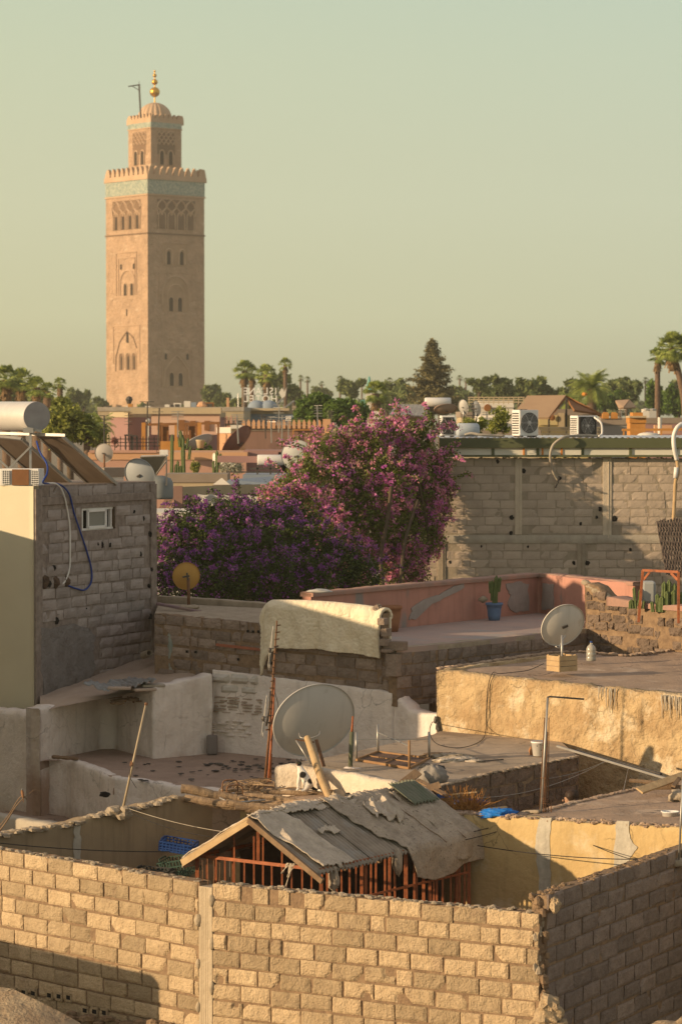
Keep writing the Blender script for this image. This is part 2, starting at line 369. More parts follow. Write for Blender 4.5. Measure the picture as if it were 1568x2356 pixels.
m_trunk = M('tree_bark', (.12, .085, .055), (.08, .06, .04), 8, rough=.95, bump=.5, bsc=20)
l_palm = leafmat('palm_leaf', (.08, .13, .02), (.46, .52, .13), .5, .25)
l_tree = leafmat('tree_leaf', (.05, .10, .015), (.18, .28, .05), .6, .3)
l_olive = leafmat('olive_leaf', (.12, .15, .03), (.42, .44, .10), .6, .35)
l_con = leafmat('conifer_needles', (.07, .07, .035), (.26, .22, .09), .8, .15)
l_far = leafmat('far_tree_leaf', (.08, .12, .04), (.26, .30, .10), .8, .2)
l_dead = leafmat('dead_frond', (.14, .085, .04), (.30, .19, .09), .8, .1)
l_cact = M('cactus_skin', (.08, .115, .035), (.12, .15, .05), 6, rough=.6, bump=.4, bsc=30)
l_boug = leafmat('bougainvillea_leaf', (.05, .08, .015), (.30, .34, .07), .5, .35)
l_boug2 = leafmat('shaded_bougainvillea_leaf', (.025, .045, .01), (.13, .17, .035), .5, .25)  # darker copy of the leaf; the lower bush's shade is put into its colour
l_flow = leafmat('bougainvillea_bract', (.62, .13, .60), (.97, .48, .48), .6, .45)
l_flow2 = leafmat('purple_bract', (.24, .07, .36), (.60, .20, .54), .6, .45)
m_terra = M('terracotta', (.36, .17, .085), (.28, .13, .07), 4, rough=.85, bump=.2, bsc=20)
m_bpot = M('blue_pot_paint', (.10, .17, .30), (.12, .2, .34), 4, rough=.7)
m_glassd = M('dark_opening', (.012, .011, .01), rough=.9)

# ------------------------------------------------------------ camera
cam = bpy.data.cameras.new('camera'); co = bpy.data.objects.new('camera', cam); COL.objects.link(co); sc.camera = co
cam.sensor_fit = 'HORIZONTAL'; cam.sensor_width = 24; cam.lens = F / 1568 * 24
co.location = (0, 0, E); co.rotation_euler = (math.pi / 2 - PT, 0, 0); cam.clip_start = .5; cam.clip_end = 9000
cam.dof.use_dof = True; cam.dof.focus_distance = 42.0; cam.dof.aperture_fstop = 4.0
# ------------------------------------------------------------ sun and sky
PHI = math.radians(22); EL = math.radians(12)
sd = Vector((-math.cos(PHI) * math.cos(EL), -math.sin(PHI) * math.cos(EL), math.sin(EL)))   # towards the sun
sl = bpy.data.lights.new('sun', 'SUN'); so = bpy.data.objects.new('sun', sl); COL.objects.link(so)
sl.energy = 5.0; sl.angle = math.radians(.55); sl.color = (1.0, .73, .44); so.rotation_euler = sd.to_track_quat('Z', 'Y').to_euler()
so.location = (-60, -20, 60)
w = bpy.data.worlds.new('World'); sc.world = w; w.use_nodes = True; nt = w.node_tree; N = nt.nodes; bg = N['Background']
sky = N.new('ShaderNodeTexSky'); sky.sky_type = 'NISHITA'; sky.sun_disc = False; sky.sun_elevation = EL
sky.sun_rotation = math.atan2(sd.x, sd.y); sky.dust_density = 3.0
tc = N.new('ShaderNodeTexCoord'); sx = N.new('ShaderNodeSeparateXYZ'); nt.links.new(tc.outputs['Generated'], sx.inputs[0])
cr = N.new('ShaderNodeValToRGB'); nt.links.new(sx.outputs[2], cr.inputs[0]); el = cr.color_ramp.elements
def srgb(r, g, b):
    f = lambda c: ((c / 255 + .055) / 1.055) ** 2.4 if c > 10 else c / 255 / 12.92
    return (f(r), f(g), f(b), 1)
stops = [(0.0, srgb(174, 165, 126)), (.012, srgb(187, 180, 138)), (.035, srgb(200, 199, 157)), (.075, srgb(201, 205, 169)), (.125, srgb(194, 204, 172)),
         (.19, srgb(180, 200, 178)), (.38, (.40, .36, .33, 1)), (1.0, (.35, .31, .31, 1))]
stops = [(p, tuple((x * .86 + sum(c[:3]) / 3 * .14) * (1 if p > .3 else .93) for x in c[:3]) + (1,)) for p, c in stops]
el[0].position, el[0].color = stops[0]; el[1].position, el[1].color = stops[-1]
for p, c in stops[1:-1]: e = el.new(p); e.color = c
# warmer towards the sun, bluer away from it
dt = N.new('ShaderNodeVectorMath'); dt.operation = 'DOT_PRODUCT'; nt.links.new(tc.outputs['Generated'], dt.inputs[0]); dt.inputs[1].default_value = (-1, 0, 0)
mr = N.new('ShaderNodeMapRange'); nt.links.new(dt.outputs['Value'], mr.inputs[0]); mr.inputs[1].default_value = -.14; mr.inputs[2].default_value = .14
mc = N.new('ShaderNodeMix'); mc.data_type = 'RGBA'; nt.links.new(mr.outputs[0], mc.inputs['Factor'])
mc.inputs['A'].default_value = (.945, .985, 1.04, 1); mc.inputs['B'].default_value = (1.0, .99, .955, 1)
mu = N.new('ShaderNodeMix'); mu.data_type = 'RGBA'; mu.blend_type = 'MULTIPLY'; mu.inputs['Factor'].default_value = 1
nt.links.new(cr.outputs[0], mu.inputs['A']); nt.links.new(mc.outputs['Result'], mu.inputs['B'])
sc10 = N.new('ShaderNodeMix'); sc10.data_type = 'RGBA'; sc10.blend_type = 'MULTIPLY'; sc10.inputs['Factor'].default_value = 1; sc10.inputs['B'].default_value = (10, 10, 10, 1)
nt.links.new(mu.outputs['Result'], sc10.inputs['A'])
fin = N.new('ShaderNodeMix'); fin.data_type = 'RGBA'; fin.inputs['Factor'].default_value = .06
nt.links.new(sc10.outputs['Result'], fin.inputs['A']); nt.links.new(sky.outputs[0], fin.inputs['B']); nt.links.new(fin.outputs['Result'], bg.inputs[0])
bg.inputs[1].default_value = .1
sc.view_settings.view_transform = 'Standard'; sc.view_settings.look = 'None'; sc.view_settings.exposure = .34; sc.view_settings.gamma = 1
sc.cycles.use_denoising = True; sc.cycles.max_bounces = 6; sc.cycles.caustics_reflective = False; sc.cycles.caustics_refractive = False

# ------------------------------------------------------------ ground
g = MB(); g.grid(lambda i, j: V(-2500 + 5000 * i, -200 + 5200 * j, 0), 10, 10)
structure(g.build('ground', M('dusty_ground', (.22, .17, .12), (.16, .13, .09), .05, rough=1), origin=(0, 0, 0)))
# ============================================================ front courtyard
FM_ = V(P(473, 2037, 36.55).x, 36.55, 0); _a = P(0, 1958, 39.4); _d = (V(_a.x, _a.y, 0) - FM_).normalized(); FA = tuple((FM_ + _d * 7.5)[:2]); FB = (P(1240, 2108, 34.3).x, 34.3); zF = 14.3 - 6.03
zbF = zF - 2.35
def fdir(A, B): d = V(B[0] - A[0], B[1] - A[1], 0).normalized(); return d, V(d.y, -d.x, 0)
dF, nF = fdir(FA, FM_); dH, nH = fdir(FM_, FB)
root = empty('block_wall', (FA[0], FA[1], 0), 'sunlit unplastered cement block wall with a concrete post, running across the bottom of the photo', 'wall')
def sF(p): return (V(p[0], p[1], 0) - V(FA[0], FA[1], 0)).dot(dF)
b = MB(); mm = MB()
# left run, right run (own bond either side of the post)
pA = V(*FA, 0); pL = FM_ - dF * .11; pR = FM_ + dH * .11; pB = V(*FB, 0); _h = PL(628, 2070, FM_, FB); hs = (V(_h.x, _h.y, 0) - pR).length
blocks(b, mm, pA, pL, zF, zF, zbF, seed=3, skip=None, L=.46, H=.189, joint=.027, nx=14, ny=7, rough=.006, proud=.026, jit=.011, chip=.22, squeeze=.06)
blocks(b, mm, pR, pB, zF, zF - .01, zbF, seed=5, L=.42, H=.189, joint=.027, nx=14, ny=7, rough=.006, proud=.026, jit=.011, chip=.22, squeeze=.06, shiftrow=.46,
       skip=lambda mid, z, a0, a1: z > zF - .2 and a0 < hs + .05 and a1 > hs - .05)
# half block and the broken hollow one beside it
q = pR + dH * (hs - .17) + V(0, 0, zF - .1); b.obox(q + nH * .0, dH * .11, nF * .025, V(0, 0, .095), .5)
q = pR + dH * (hs + .17) + V(0, 0, zF - .09); b.obox(q + nH * .0, dH * .075, nF * .02, V(0, 0, .09), .6)
b.build('blocks', m_block, root, smooth=False)
mm.build('mortar', m_mort, root, smooth=True)
c = MB(); nM = (nF + nH).normalized(); c.obox((pL + pR) / 2 - nM * .088 + V(0, 0, (zF - .07 + zbF) / 2), (pR - pL) / 2 * 1.04, nM * .11, V(0, 0, (zF - .02 - zbF) / 2))
cp = c.build('concrete_post', M('post_concrete', (.50, .41, .29), (.42, .34, .235), 4, rough=.95, bump=.6, bsc=25, streak=.3, fine=.2), root, bevel=.01)
cr2 = MB()
for k in range(7):
    t = k / 7; cr2.ball((pL if k % 2 else pR) + nF * .03 + V(0, 0, zF - .2 - t * 2), .035 + .02 * R.random(), 8, (1, .5, 1.8), .4)
# thin raised lines of the shuttering
for t in (.3, .62): q = pL.lerp(pR, t) + nF * .045; cr2.beam(q + V(0, 0, zF - .05), q + V(0, 0, zbF), .006, .001)
cr2.build('shuttering_seam', MATS['post_concrete'], root, smooth=True)
# mortar crumbs along the top edge
cb = MB()
for k in range(260):
    t_ = R.random(); q = (pA.lerp(pL, t_) if k % 2 else pR.lerp(pB, t_)) - nH * R.uniform(-.02, .16) + V(0, 0, zF + R.uniform(-.005, .02)); cb.ball(q, R.uniform(.012, .032), 6, (1.6, 1.2, .7), .5)
for k in range(60):
    q = pB - dH * R.random() * .05 + nH * R.uniform(-.12, .02) + V(0, 0, zF - R.random() * 2.2); cb.ball(q, R.uniform(.02, .05), 6, (1, .8, 1.4), .5)
cb.build('mortar_crumbs', m_conc, root)
# rebar ends over the post
for i, (u0, v0, u1, v1) in enumerate([(502, 2040, 500, 1990), (515, 2040, 512, 1987), (528, 2036, 526, 1990), (541, 2034, 540, 1996)]):
    u0 -= 44; u1 -= 44
    a = PL(u0, v0, FM_, FB) - nH * .08; bq = PL(u1, v1 - 8, FM_, FB) - nH * .1
    MB().tube([a, a.lerp(bq, .5) + V(.006, 0, 0), bq], .006, 6).build('rebar', m_rustm, root)

# right wall R
RA = (2.50, 34.36); RB = (2.50 + .5 * 5.2, 34.36 + .866 * 5.2); zR = zat(2062, 34.36)
dR, nR = fdir(RA, RB)
root = empty('block_wall', (RA[0], RA[1], 0), 'shaded brown cement block wall rising to the right edge in the bottom corner', 'wall')
b = MB(); mm = MB(); blocks(b, mm, RA, RB, zR, zR + .03, zR - 2.35, seed=9, L=.49, H=.19, joint=.026, nx=12, ny=6, rough=.007, proud=.026, jit=.011, chip=.25)
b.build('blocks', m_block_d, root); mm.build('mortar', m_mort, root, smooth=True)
cb = MB()
for k in range(90):   # ragged end of the wall
    z = zR - R.random() * 2.0; q = V(RA[0], RA[1], z) - dR * R.uniform(-.03, .05) - nR * R.uniform(0, .2); cb.ball(q, R.uniform(.03, .07), 7, (1, 1, 1.3), .5)
for k in range(120):
    q = V(RA[0], RA[1], zR + R.uniform(-.01, .02)) + dR * R.random() * 5 - nR * R.uniform(-.01, .18); cb.ball(q, R.uniform(.012, .035), 6, (1.4, 1.2, .8), .5)
cb.build('mortar_crumbs', m_mort, root)
cb = MB(); cb.ball(P(1277, 2085, 34.35), .085, 14, (.8, 1, 1.1), .5); cb.ball(P(1273, 2072, 34.4), .06, 12, (1, 1, .8), .5)
cb.build('broken_block', m_block, root, smooth=False)
# stub of rubble closing the gap at the bottom
root = empty('broken_blocks', P(1262, 2356, 34.0), 'pile of broken cement blocks in the gap between the two walls', 'rubble')
for (u, v, r_) in [(1262, 2312, .13), (1256, 2340, .15), (1274, 2330, .12), (1250, 2365, .17), (1275, 2370, .16)]: MB().ball(P(u, v, 34.1), r_, 14, (1, 1, .9), .45).build('block_lump', m_block, root)

# courtyard back wall Y1 (front wall of the low yellow house) and its roof T2
k1 = 42.3
YC = yl(k1, 528); YE = yl(k1, 2200); zYC = zat(1850, YC[1]); zY5 = zat(1906, yl(k1, 1568)[1]); Y5 = yl(k1, 1568); zYE = zY5 + .05
YM = yl(k1, 1040); zYM = zat(1873, YM[1]); zc = 5.4
root = empty('yellow_house', (YM[0], YM[1], 0), 'low yellow plastered house with brown flat roof behind the front block walls', 'house')
wl = MB(); ribbon(wl, [(YC[0], YC[1], zYC), (YM[0], YM[1], zYM), (Y5[0], Y5[1], zY5), (YE[0], YE[1], zYE)], zc, .25, .01, .08, .03, .03, seed=3)
wl.build('wall', m_yel, root, smooth=True)
# cement patches on the yellow wall
def patch(pts, A, B, off, name, mat, par, amp=.012):
    d, n = fdir(A, B); m = MB(); q = [PL(u, v, A, B) + n * off for u, v in pts]; ctr = sum(q, V(0, 0, 0)) / len(q)
    N_ = len(q); rg = []
    for i in range(N_):
        for k in range(5):
            p = q[i].lerp(q[(i + 1) % N_], k / 5); p += d * amp * 2.5 * fbm(p, 9, 2) ; p.z += amp * nz(p, 9); rg.append(p)
    m.add([ctr + n * .004] + rg, [(0, 1 + i, 1 + (i + 1) % len(rg)) for i in range(len(rg))]); m.add([p - n * (off + .02) for p in rg] + rg, [(i, (i + 1) % len(rg), len(rg) + (i + 1) % len(rg), len(rg) + i) for i in range(len(rg))])
    return m.build(name, mat, par)
m_patch = M('cement_patch', (.50, .46, .38), (.38, .35, .29), 5, rough=.95, bump=.6, bsc=16, streak=.5)
patch([(1243, 1882), (1268, 1882), (1264, 1950), (1268, 2010), (1262, 2090), (1240, 2095), (1238, 2000), (1230, 1950), (1236, 1905)], YC, YE, .012, 'cement_patch', m_patch, root)
patch([(1420, 1888), (1446, 1890), (1450, 1930), (1466, 1950), (1448, 1975), (1438, 2030), (1410, 2035), (1412, 1960)], YC, YE, .012, 'cement_patch', m_patch, root)
rf = MB(); bk = [PZ(1195, 1879, zYM - .0), PZ(1250, 1868, zYM + .02), PZ(1312, 1851, zYM + .03), PZ(1357, 1841, zYM + .04), PZ(1465, 1817, zYM + .05), PZ(1545, 1796, zYM + .05), PZ(1640, 1770, zYM + .05), PZ(2200, 1745, zYM + .05)]
fr = [V(*yl(k1 + .1, u), zYM + (zY5 - zYM) * (u - 1040) / 530 - .01) for u in (2200, 1800, 1640, 1500, 1400, 1300, 1200, 1100)]
floor_poly(rf, bk + fr, .02, .14, 2.0, 1.4); rf.build('roof', m_floor_b, root, smooth=True)
ed = MB()
for k in range(240):
    u = R.uniform(1045, 1640); q = V(*yl(k1 + R.uniform(-.02, .25), u), 0); q.z = zYM + (zY5 - zYM) * (u - 1040) / 530 + R.uniform(-.01, .02); ed.ball(q, R.uniform(.012, .04), 6, (1.3, 1.2, .7), .5)
for i in range(len(bk) - 1):
    for k in range(12): ed.ball(bk[i].lerp(bk[i + 1], k / 12) + V(0, 0, .01), R.uniform(.03, .06), 7, (1.6, 1.2, .6), .4)
ed.build('crumbling_edge', m_floor_b, root)

# W1 left courtyard wall
WA = ((-560 - CX) / F * 39.6, 39.6); zWA = zat(1990, 39.6); WM = (P(280, 1862, 42.35).x, 42.35); zWM = zat(1864, 42.35)
W0 = (P(120, 1903, 41.85).x, 41.85); z0_ = zat(1903, 41.85); WN = (P(415, 1830, 42.95).x, 42.95); zWN = zat(1832, 42.95)
root = empty('courtyard_wall', (WM[0], WM[1], 0), 'shaded old yellow plaster wall with sloping crumbling top on the left of the courtyard', 'wall')
wl = MB(); ribbon(wl, [(WA[0], WA[1], zWA), (W0[0], W0[1], z0_), (WM[0], WM[1], zWM), (WN[0], WN[1], zWN), (YC[0] - .01, YC[1], zYC + .03)], zc, .22, .012, .07, .03, .03, seed=5)
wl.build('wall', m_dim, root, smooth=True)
patch([(300 * .573 / .573 * .0 + 172, 1900), (184, 1898), (186, 1930), (184, 2000), (170, 2000), (168, 1940)], W0, WM, .02, 'cement_patch', m_patch, root)
cpm = MB()
tops = [V(WA[0], WA[1], zWA), V(W0[0], W0[1], z0_), V(WM[0], WM[1], zWM), V(WN[0], WN[1], zWN)]
pts = []
for a, c_ in zip(tops[:-1], tops[1:]):
    n_ = int((c_ - a).length / .05); pts += [a.lerp(c_, i / n_) for i in range(n_)]
for p in pts: cpm.ball(p + V(R.uniform(-.02, .02), -.0 + R.uniform(-.06, .15), R.uniform(-.035, .015)), R.uniform(.035, .06), 7, (1.5, 1.2, .7), .5)
cpm.build('crumbling_cap', m_conc, root)
# courtyard floor
g = MB(); floor_poly(g, [V(-7, 43.2, zc + .02), V(-7, 40, zc + .02), V(2.6, 34.6, zc + .02), V(6, 38, zc + .02), V(-1.6, 43.4, zc + .02)], .02, .5)
structure(g.build('courtyard_floor', m_floor_b))

# foreground: bits of roof edge in the bottom corners, lane behind
root = empty('roof_edge', P(40, 2356, 31), 'rough lit roof edge in the bottom left corner', 'roof')
m = MB(); e = [P(-60, 2262, 31.5), P(30, 2276, 31.3), P(85, 2302, 31.1), P(150, 2335, 31), P(215, 2372, 30.9), P(160, 2480, 30.0), P(-60, 2480, 30.0)]
floor_poly(m, e, .05, .06, 8, .8); m.build('roof', M('rough_render', (.42, .33, .22), (.28, .2, .13), 6, rough=.95, bump=1, bsc=18, bd=.05, fine=.3), root, smooth=True)
root = empty('roof_edge', P(1540, 2356, 31), 'small rounded lit plaster lump in the bottom right corner', 'roof')
m = MB(); m.ball(P(1545, 2395, 31), .25, 22, (1.3, 1, .8), .3); m.ball(P(1575, 2362, 31.1), .12, 14, (1.2, 1, .8), .4); m.build('plaster', MATS['rough_render'], root, smooth=True)
g = MB(); structure(g.grid(lambda i, j: V(-8 + 16 * i, 26 + 9.2 * j, zbF + .012 * nz(V(i * 9, j * 9, 0)) ), 30, 20).build('lane', m_floor_r, smooth=True))
# hollow blocks in the shaded foot of the front wall
root = empty('rubble_heap', PL(60, 2300, FA, FM_), 'shaded rubble and hollow blocks at the foot of the front wall, bottom left', 'rubble')
m = MB()
for k in range(140):
    u = R.uniform(-30, 420); v = 2315 + (u * .11) + R.uniform(-6, 40); q = PL(u, v, FA, FM_) + nF * R.uniform(.03, .2); m.ball(q, R.uniform(.02, .07), 7, (1.4, 1, .8), .5)
m.build('rubble', m_mort, root)
for (u, v, n_) in [(15, 2278, 4), (118, 2290, 3), (200, 2325, 3)]:
    m = MB(); dk = MB()
    for k in range(n_):
        q = PL(u + k * 22, v + k * 2.5, FA, FM_) + nF * .035; dk.obox(q, dF * .045, nF * .004, V(0, 0, .028))
        m.obox(q + dF * .06 , dF * .012, nF * .012, V(0, 0, .05)); m.obox(q + V(0, 0, .045), dF * .07, nF * .012, V(0, 0, .014)); m.obox(q - V(0, 0, .045), dF * .07, nF * .012, V(0, 0, .014))
    hb_ = m.build('hollow_block', m_block, root); dk.build('block_cavity', m_glassd, hb_)
# ============================================================ the hut in the courtyard
hA = V(*yl(37.6, 452), 0); hB = V(*yl(37.6, 738), 0); dG, nG = fdir(hA, hB); eR = V(.585, .811, 0)
HW = (hB - hA).length; ze = E - 6.05; zr = E - 5.45; HLn = 3.6; zfl = zc + .05
root = empty('aviary_shed', ((hA.x + hB.x) / 2 + 1.0, (hA.y + hB.y) / 2 + 1.4, zfl), 'rust red barred cage shed with a pitched roof of corrugated sheets and dusty cloth', 'shed')
def HP(s, a, z): return hA + dG * s + eR * a + V(0, 0, z)      # along the gable, back along the ridge
for s, a in ((0, 0), (HW, 0), (HW, HLn), (0, HLn)):
    MB().beam(HP(s, a, zfl), HP(s, a, ze + .02), .05, .05).build('post', m_rust, root)
MB().beam(HP(HW * .5, 0, ze + .02), HP(HW * .5, 0, zr - .04), .045, .045).build('king_post', m_rust, root)
MB().beam(HP(0, 0, ze), HP(HW, 0, ze), .03, .045).build('rail', m_rust, root)
MB().beam(HP(HW, 0, ze), HP(HW, HLn, ze), .03, .045).build('rail', m_rust, root)
MB().beam(HP(0, 0, ze), HP(0, HLn, ze), .03, .045).build('rail', m_rust, root)
MB().beam(HP(0, HLn, ze), HP(HW, HLn, ze), .03, .045).build('rail', m_rust, root)
MB().beam(HP(HW, 0, ze - .5), HP(HW, HLn, ze - .5), .02, .03).build('rail', m_rust, root)
n = 13
for i in range(1, n):
    s = HW * i / n + R.uniform(-.01, .01); a = HP(s, R.uniform(-.01, .01), zfl); bq = HP(s + R.uniform(-.012, .012), 0, ze + (.35 if i in (4, 6, 7, 9) else .02))
    MB().beam(a, bq, .024, .02).build('bar', m_rust, root)
r2 = random.Random(5); a_ = .12
while a_ < HLn - .08:
    w_ = r2.choice([.024, .03, .03, .045]); p = HP(HW, a_, zfl); MB().beam(p, HP(HW + r2.uniform(-.01, .01), a_ + r2.uniform(-.02, .02), ze), w_, .024).build('bar', m_rust, root)
    a_ += r2.choice([.07, .13, .17, .2, .22])
for i in range(1, 9):
    MB().beam(HP(HW * i / 9, HLn, zfl), HP(HW * i / 9, HLn, ze), .026, .02).build('bar', m_rust, root)
    MB().beam(HP(0, HLn * i / 9, zfl), HP(0, HLn * i / 9, ze), .026, .02).build('bar', m_rust, root)
# roof surface: side +1 right slope, -1 left slope; t 0 ridge .. 1 eave
RW_ = HW / 2 + .06; slope_drop = (zr - ze) * (RW_ / (HW / 2))
def RP(side, a, t, lift=0.0):
    s = HW / 2 + side * RW_ * t; z = zr - slope_drop * t + lift; q = HP(s, a, z); return q
LS = math.hypot(RW_, slope_drop)
def corr(a): return .02 * math.cos(a * 2 * math.pi / .085)
def sheet(side, a0, a1, t0, t1, lift, mat, name, nu=None, wavy=.012, corrug=True, solid=.004, tone=.5):
    nu = nu or int((a1 - a0) / .012); m = MB()
    m.grid(lambda i, j: RP(side, a0 + (a1 - a0) * i, t0 + (t1 - t0) * j, lift + (corr(a0 + (a1 - a0) * i) if corrug else 0) + wavy * nz(V(a0 + i * 3, j * 2, side * 5), 1.3)), nu, 10, tone)
    return m.build(name, mat, root, smooth=True, solid=solid)
sheet(1, -.22, 1.2, 0, 1.02, .008, m_corr, 'corrugated_sheet'); sheet(1, 1.1, 2.3, -.02, 1.0, .018, m_corr, 'corrugated_sheet'); sheet(1, 2.2, 3.7, -.02, 1.0, .012, m_corr, 'corrugated_sheet')
sheet(1, 3.05, 3.72, .02, .42, .16, m_greens, 'green_sheet')
sheet(-1, -.22, 1.5, 0, 1.05, .04, m_corr, 'corrugated_sheet'); sheet(-1, 1.4, 3.7, 0, 1.05, .05, m_corr, 'corrugated_sheet')
# barge boards of the gable
MB().beam(RP(-1, -.2, -.01, -.005), RP(-1, -.2, 1.04, -.03), .035, .10).build('barge_board', m_wood_l, root, bevel=.004)
MB().beam(RP(1, -.2, -.01, -.005), RP(1, -.2, 1.1, -.02), .05, .075).build('barge_board', m_wood, root, bevel=.004)
for a in (.5, 1.3, 2.2, 3.1):
    for sd_ in (-1, 1): MB().beam(RP(sd_, a, 0, -.02), RP(sd_, a, 1.0, -.02), .05, .05).build('rafter', m_wood, root)
# cloths: thick wrinkled drapes
def drape(side, a0, a1, t0, t1, mat, name, lift, fold=.03, hang=0.0, seed=0.0, skew=0.0, edge=.12, fs=3.0, nu=90, nv=70, follow=1.0):
    m = MB()
    def fn(i, j):
        a = a0 + (a1 - a0) * i; t = t0 + (t1 - t0) * j
        a += edge * .7 * nz(V(j * 1.6, 0, seed), 1.0) + skew * (j - .5)
        t += edge * .5 * nz(V(i * 1.8, 3, seed), 1.0) * j
        q0 = V(a * fs * .9 + t * fs * .5, t * fs * .45 - a * .5, seed)
        r_ = (1 - abs(noise.noise(q0))) ** 4 * fold + (1 - abs(noise.noise(q0 * 2.3 + V(3, 1, 0)))) ** 3 * fold * .5 + fold * .22 * fbm(q0, 3, 2, seed) 
        l = .045 + max(0, lift - .085) + max(-.012, r_ - fold * .25)
        if t <= 1.0: p = RP(side, a, max(t, -.08), l + follow * .6 * corr(a) * .6); 
        else:
            p = RP(side, a, 1.0, l * .6); ex = (t - 1.0) * LS
            s_ = HW / 2 + side * (RW_ + .03 + .03 * math.sin(a * 8 + seed) * min(1, ex * 4)); p = HP(s_, a, zr - slope_drop - ex * .9 + l * .3)
        if t < 0: p.z -= abs(t) * .3
        return p
    m.grid(fn, nu, nv); return m.build(name, mat, root, smooth=True, solid=.012)
drape(1, -.1, .62, -.04, 1.0, m_clothw, 'pale_cloth', .085, .05, seed=2.0, skew=.18, fs=2.6)
drape(1, 1.75, 3.72, -.05, 1.32, m_cloth, 'dusty_cloth', .085, .065, seed=9.0, skew=.55, edge=.22, fs=2.4, nu=130, nv=100)
drape(1, 3.0, 3.85, .1, 1.22, m_cloth, 'dusty_cloth', .13, .05, seed=19.0, skew=.1, edge=.12, fs=2.2)
drape(1, .45, 2.1, -.09, .09, m_clothw, 'ridge_cloth', .08, .05, seed=12.0, skew=.1, edge=.25)
drape(1, 2.05, 2.65, .22, .55, m_clothw, 'crumpled_rag', .15, .085, seed=14.0, skew=-.1, edge=.25, fs=5)
drape(1, .72, 1.12, .40, .50, m_clothw, 'crumpled_rag', .1, .03, seed=24.0, skew=-.1, edge=.15, fs=5)
drape(-1, -.2, 2.2, -.03, 1.12, m_clothw, 'pale_cloth', .07, .03, seed=21.0, edge=.08)
for k, (a, t) in enumerate([(2.75, .1), (3.25, .1)]):
    MB().tube([RP(1, a + .1 * i / 8, t + .95 * i / 8, .10 + .01 * math.sin(i * 2)) for i in range(9)], .008, 5).build('rope', m_wood, root)
for side_, A_0, A_1 in (('back', HP(.05, HLn - .08, 0), HP(HW - .4, HLn - .08, 0)), ('left', HP(.06, .9, 0), HP(.06, HLn - .1, 0))):
    m = MB(); N_ = 9
    for i in range(N_): a = A_0.lerp(A_1, i / N_); c_ = A_0.lerp(A_1, (i + .94) / N_); m.obox((a + c_) / 2 + V(0, 0, (zfl + ze) / 2), (c_ - a) / 2, V(.01, .01, 0), V(0, 0, (ze - zfl) / 2 - R.random() * .06))
    m.build('shade_boards', m_dwood, root)  # boards added to darken the inside seen through the bars
# hanging tatters and clutter inside
def lumpy(name, c, r_, mat, label=None, cat=None, parent=None, jit=.35, sq=(1, 1, .7), n=20):
    m = MB(); m.ball(c, r_, n, sq, jit); o = m.build(name, mat, parent, smooth=True)
    if label: tag(o, label, cat)
    return o
m = MB()
for (s, a, l) in [(HW * .78, -.03, .42), (HW * .80, -.02, .2), (HW * .76, -.04, .16)]:
    p0 = HP(s, a, ze + .05); m.grid(lambda i, j: p0 + dG * (.05 * (i - .5) * (1 - j * .8) - .12 * j) + V(0, 0, -l * j) + nG * (.02 * math.sin(j * 9 + i * 3)), 3, 8)
m.build('tattered_strip', m_clothw, root, smooth=True, solid=.006)
lumpy('hanging_cloth', HP(HW + .02, .25, ze - .15), .13, m_cloth, parent=root, sq=(.6, .6, 1.4))
lumpy('hanging_cloth', HP(HW + .03, 1.75, ze - .12), .12, m_cloth, parent=root, sq=(.6, .8, 1.5))
# inner clutter
for (c, r_, mt, nm, lb, ct) in [(HP(.75, .7, zfl + 1.0), .42, m_plw, 'covered_bundle', 'white sheeted bundle behind the cage bars at the gable', 'bundle'),
                              (HP(.3, .8, zfl + .75), .3, m_cloth, 'cloth_bundle', 'grey cloth bundle low at the left corner inside the cage', 'bundle'),
                              (HP(1.55, .9, zfl + .7), .36, m_wood, 'sack', 'brown sack in the dark behind the cage bars', 'sack')]:
    lumpy(nm, c, r_, mt, lb, ct)

m = MB()
for k in range(9):
    z = zfl + .95 + .09 * k; m.beam(HP(.8, 1.6, z), HP(2.1, 1.6, z + .01), .03, .045)
m.beam(HP(.85, 1.63, zfl), HP(.85, 1.63, zfl + 1.9), .05, .04); m.beam(HP(2.05, 1.63, zfl), HP(2.05, 1.63, zfl + 1.9), .05, .04)
tag(m.build('slatted_rack', m_dwood), 'dark wooden slatted rack standing inside the cage shed', 'rack')
for k in range(5):
    pts = curve([HP(.2 + k * .45, .2 + k * .1, zfl + 1.1 + .1 * R.random()), HP(.45 + k * .4, .4, zfl + .9 + .5 * R.random()), HP(.7 + k * .35, .3, zfl + 1.2), HP(1.0 + k * .3, .5, zfl + .8)])
    tag(MB().tube(pts, .014, 6).build('branch', m_wood), 'crooked branch stuck behind the cage bars', 'branch', 'branches inside the cage')
# crates
def crate(name, c, sx, sy, sz, rz, mat, label, tilt=(0, 0), handle=True):
    ro = empty(name, c, label, 'crate'); nx_ = 7
    def part(mb, nm): o = mb.build(nm, mat, ro, world=False); return o
    m = MB(); m.box((0, 0, .008), sx, sy, .014)
    part(m, 'crate_bottom')
    for side, (cx, cy, lx, rr) in enumerate([(0, -sy / 2, sx, 0), (0, sy / 2, sx, 0), (-sx / 2, 0, sy, 1), (sx / 2, 0, sy, 1)]):
        m = MB(); k = max(4, int(lx / .055))
        for z in (.02, sz * .36, sz * .68, sz): m.box((cx, cy, z), lx if not rr else .014, .014 if not rr else lx, .016)
        for i in range(k + 1):
            o = -lx / 2 + lx * i / k; m.box((cx + (o if not rr else 0), cy + (o if rr else 0), sz / 2), .016, .016, sz)
        if handle and rr: m.box((cx, cy, sz * 1.16), .014, sy * .5, .02); m.box((cx, cy - sy * .25, sz * 1.08), .014, .02, sz * .18); m.box((cx, cy + sy * .25, sz * 1.08), .014, .02, sz * .18)
        part(m, 'crate_side')
    ro.rotation_euler = (tilt[0], tilt[1], rz); return ro
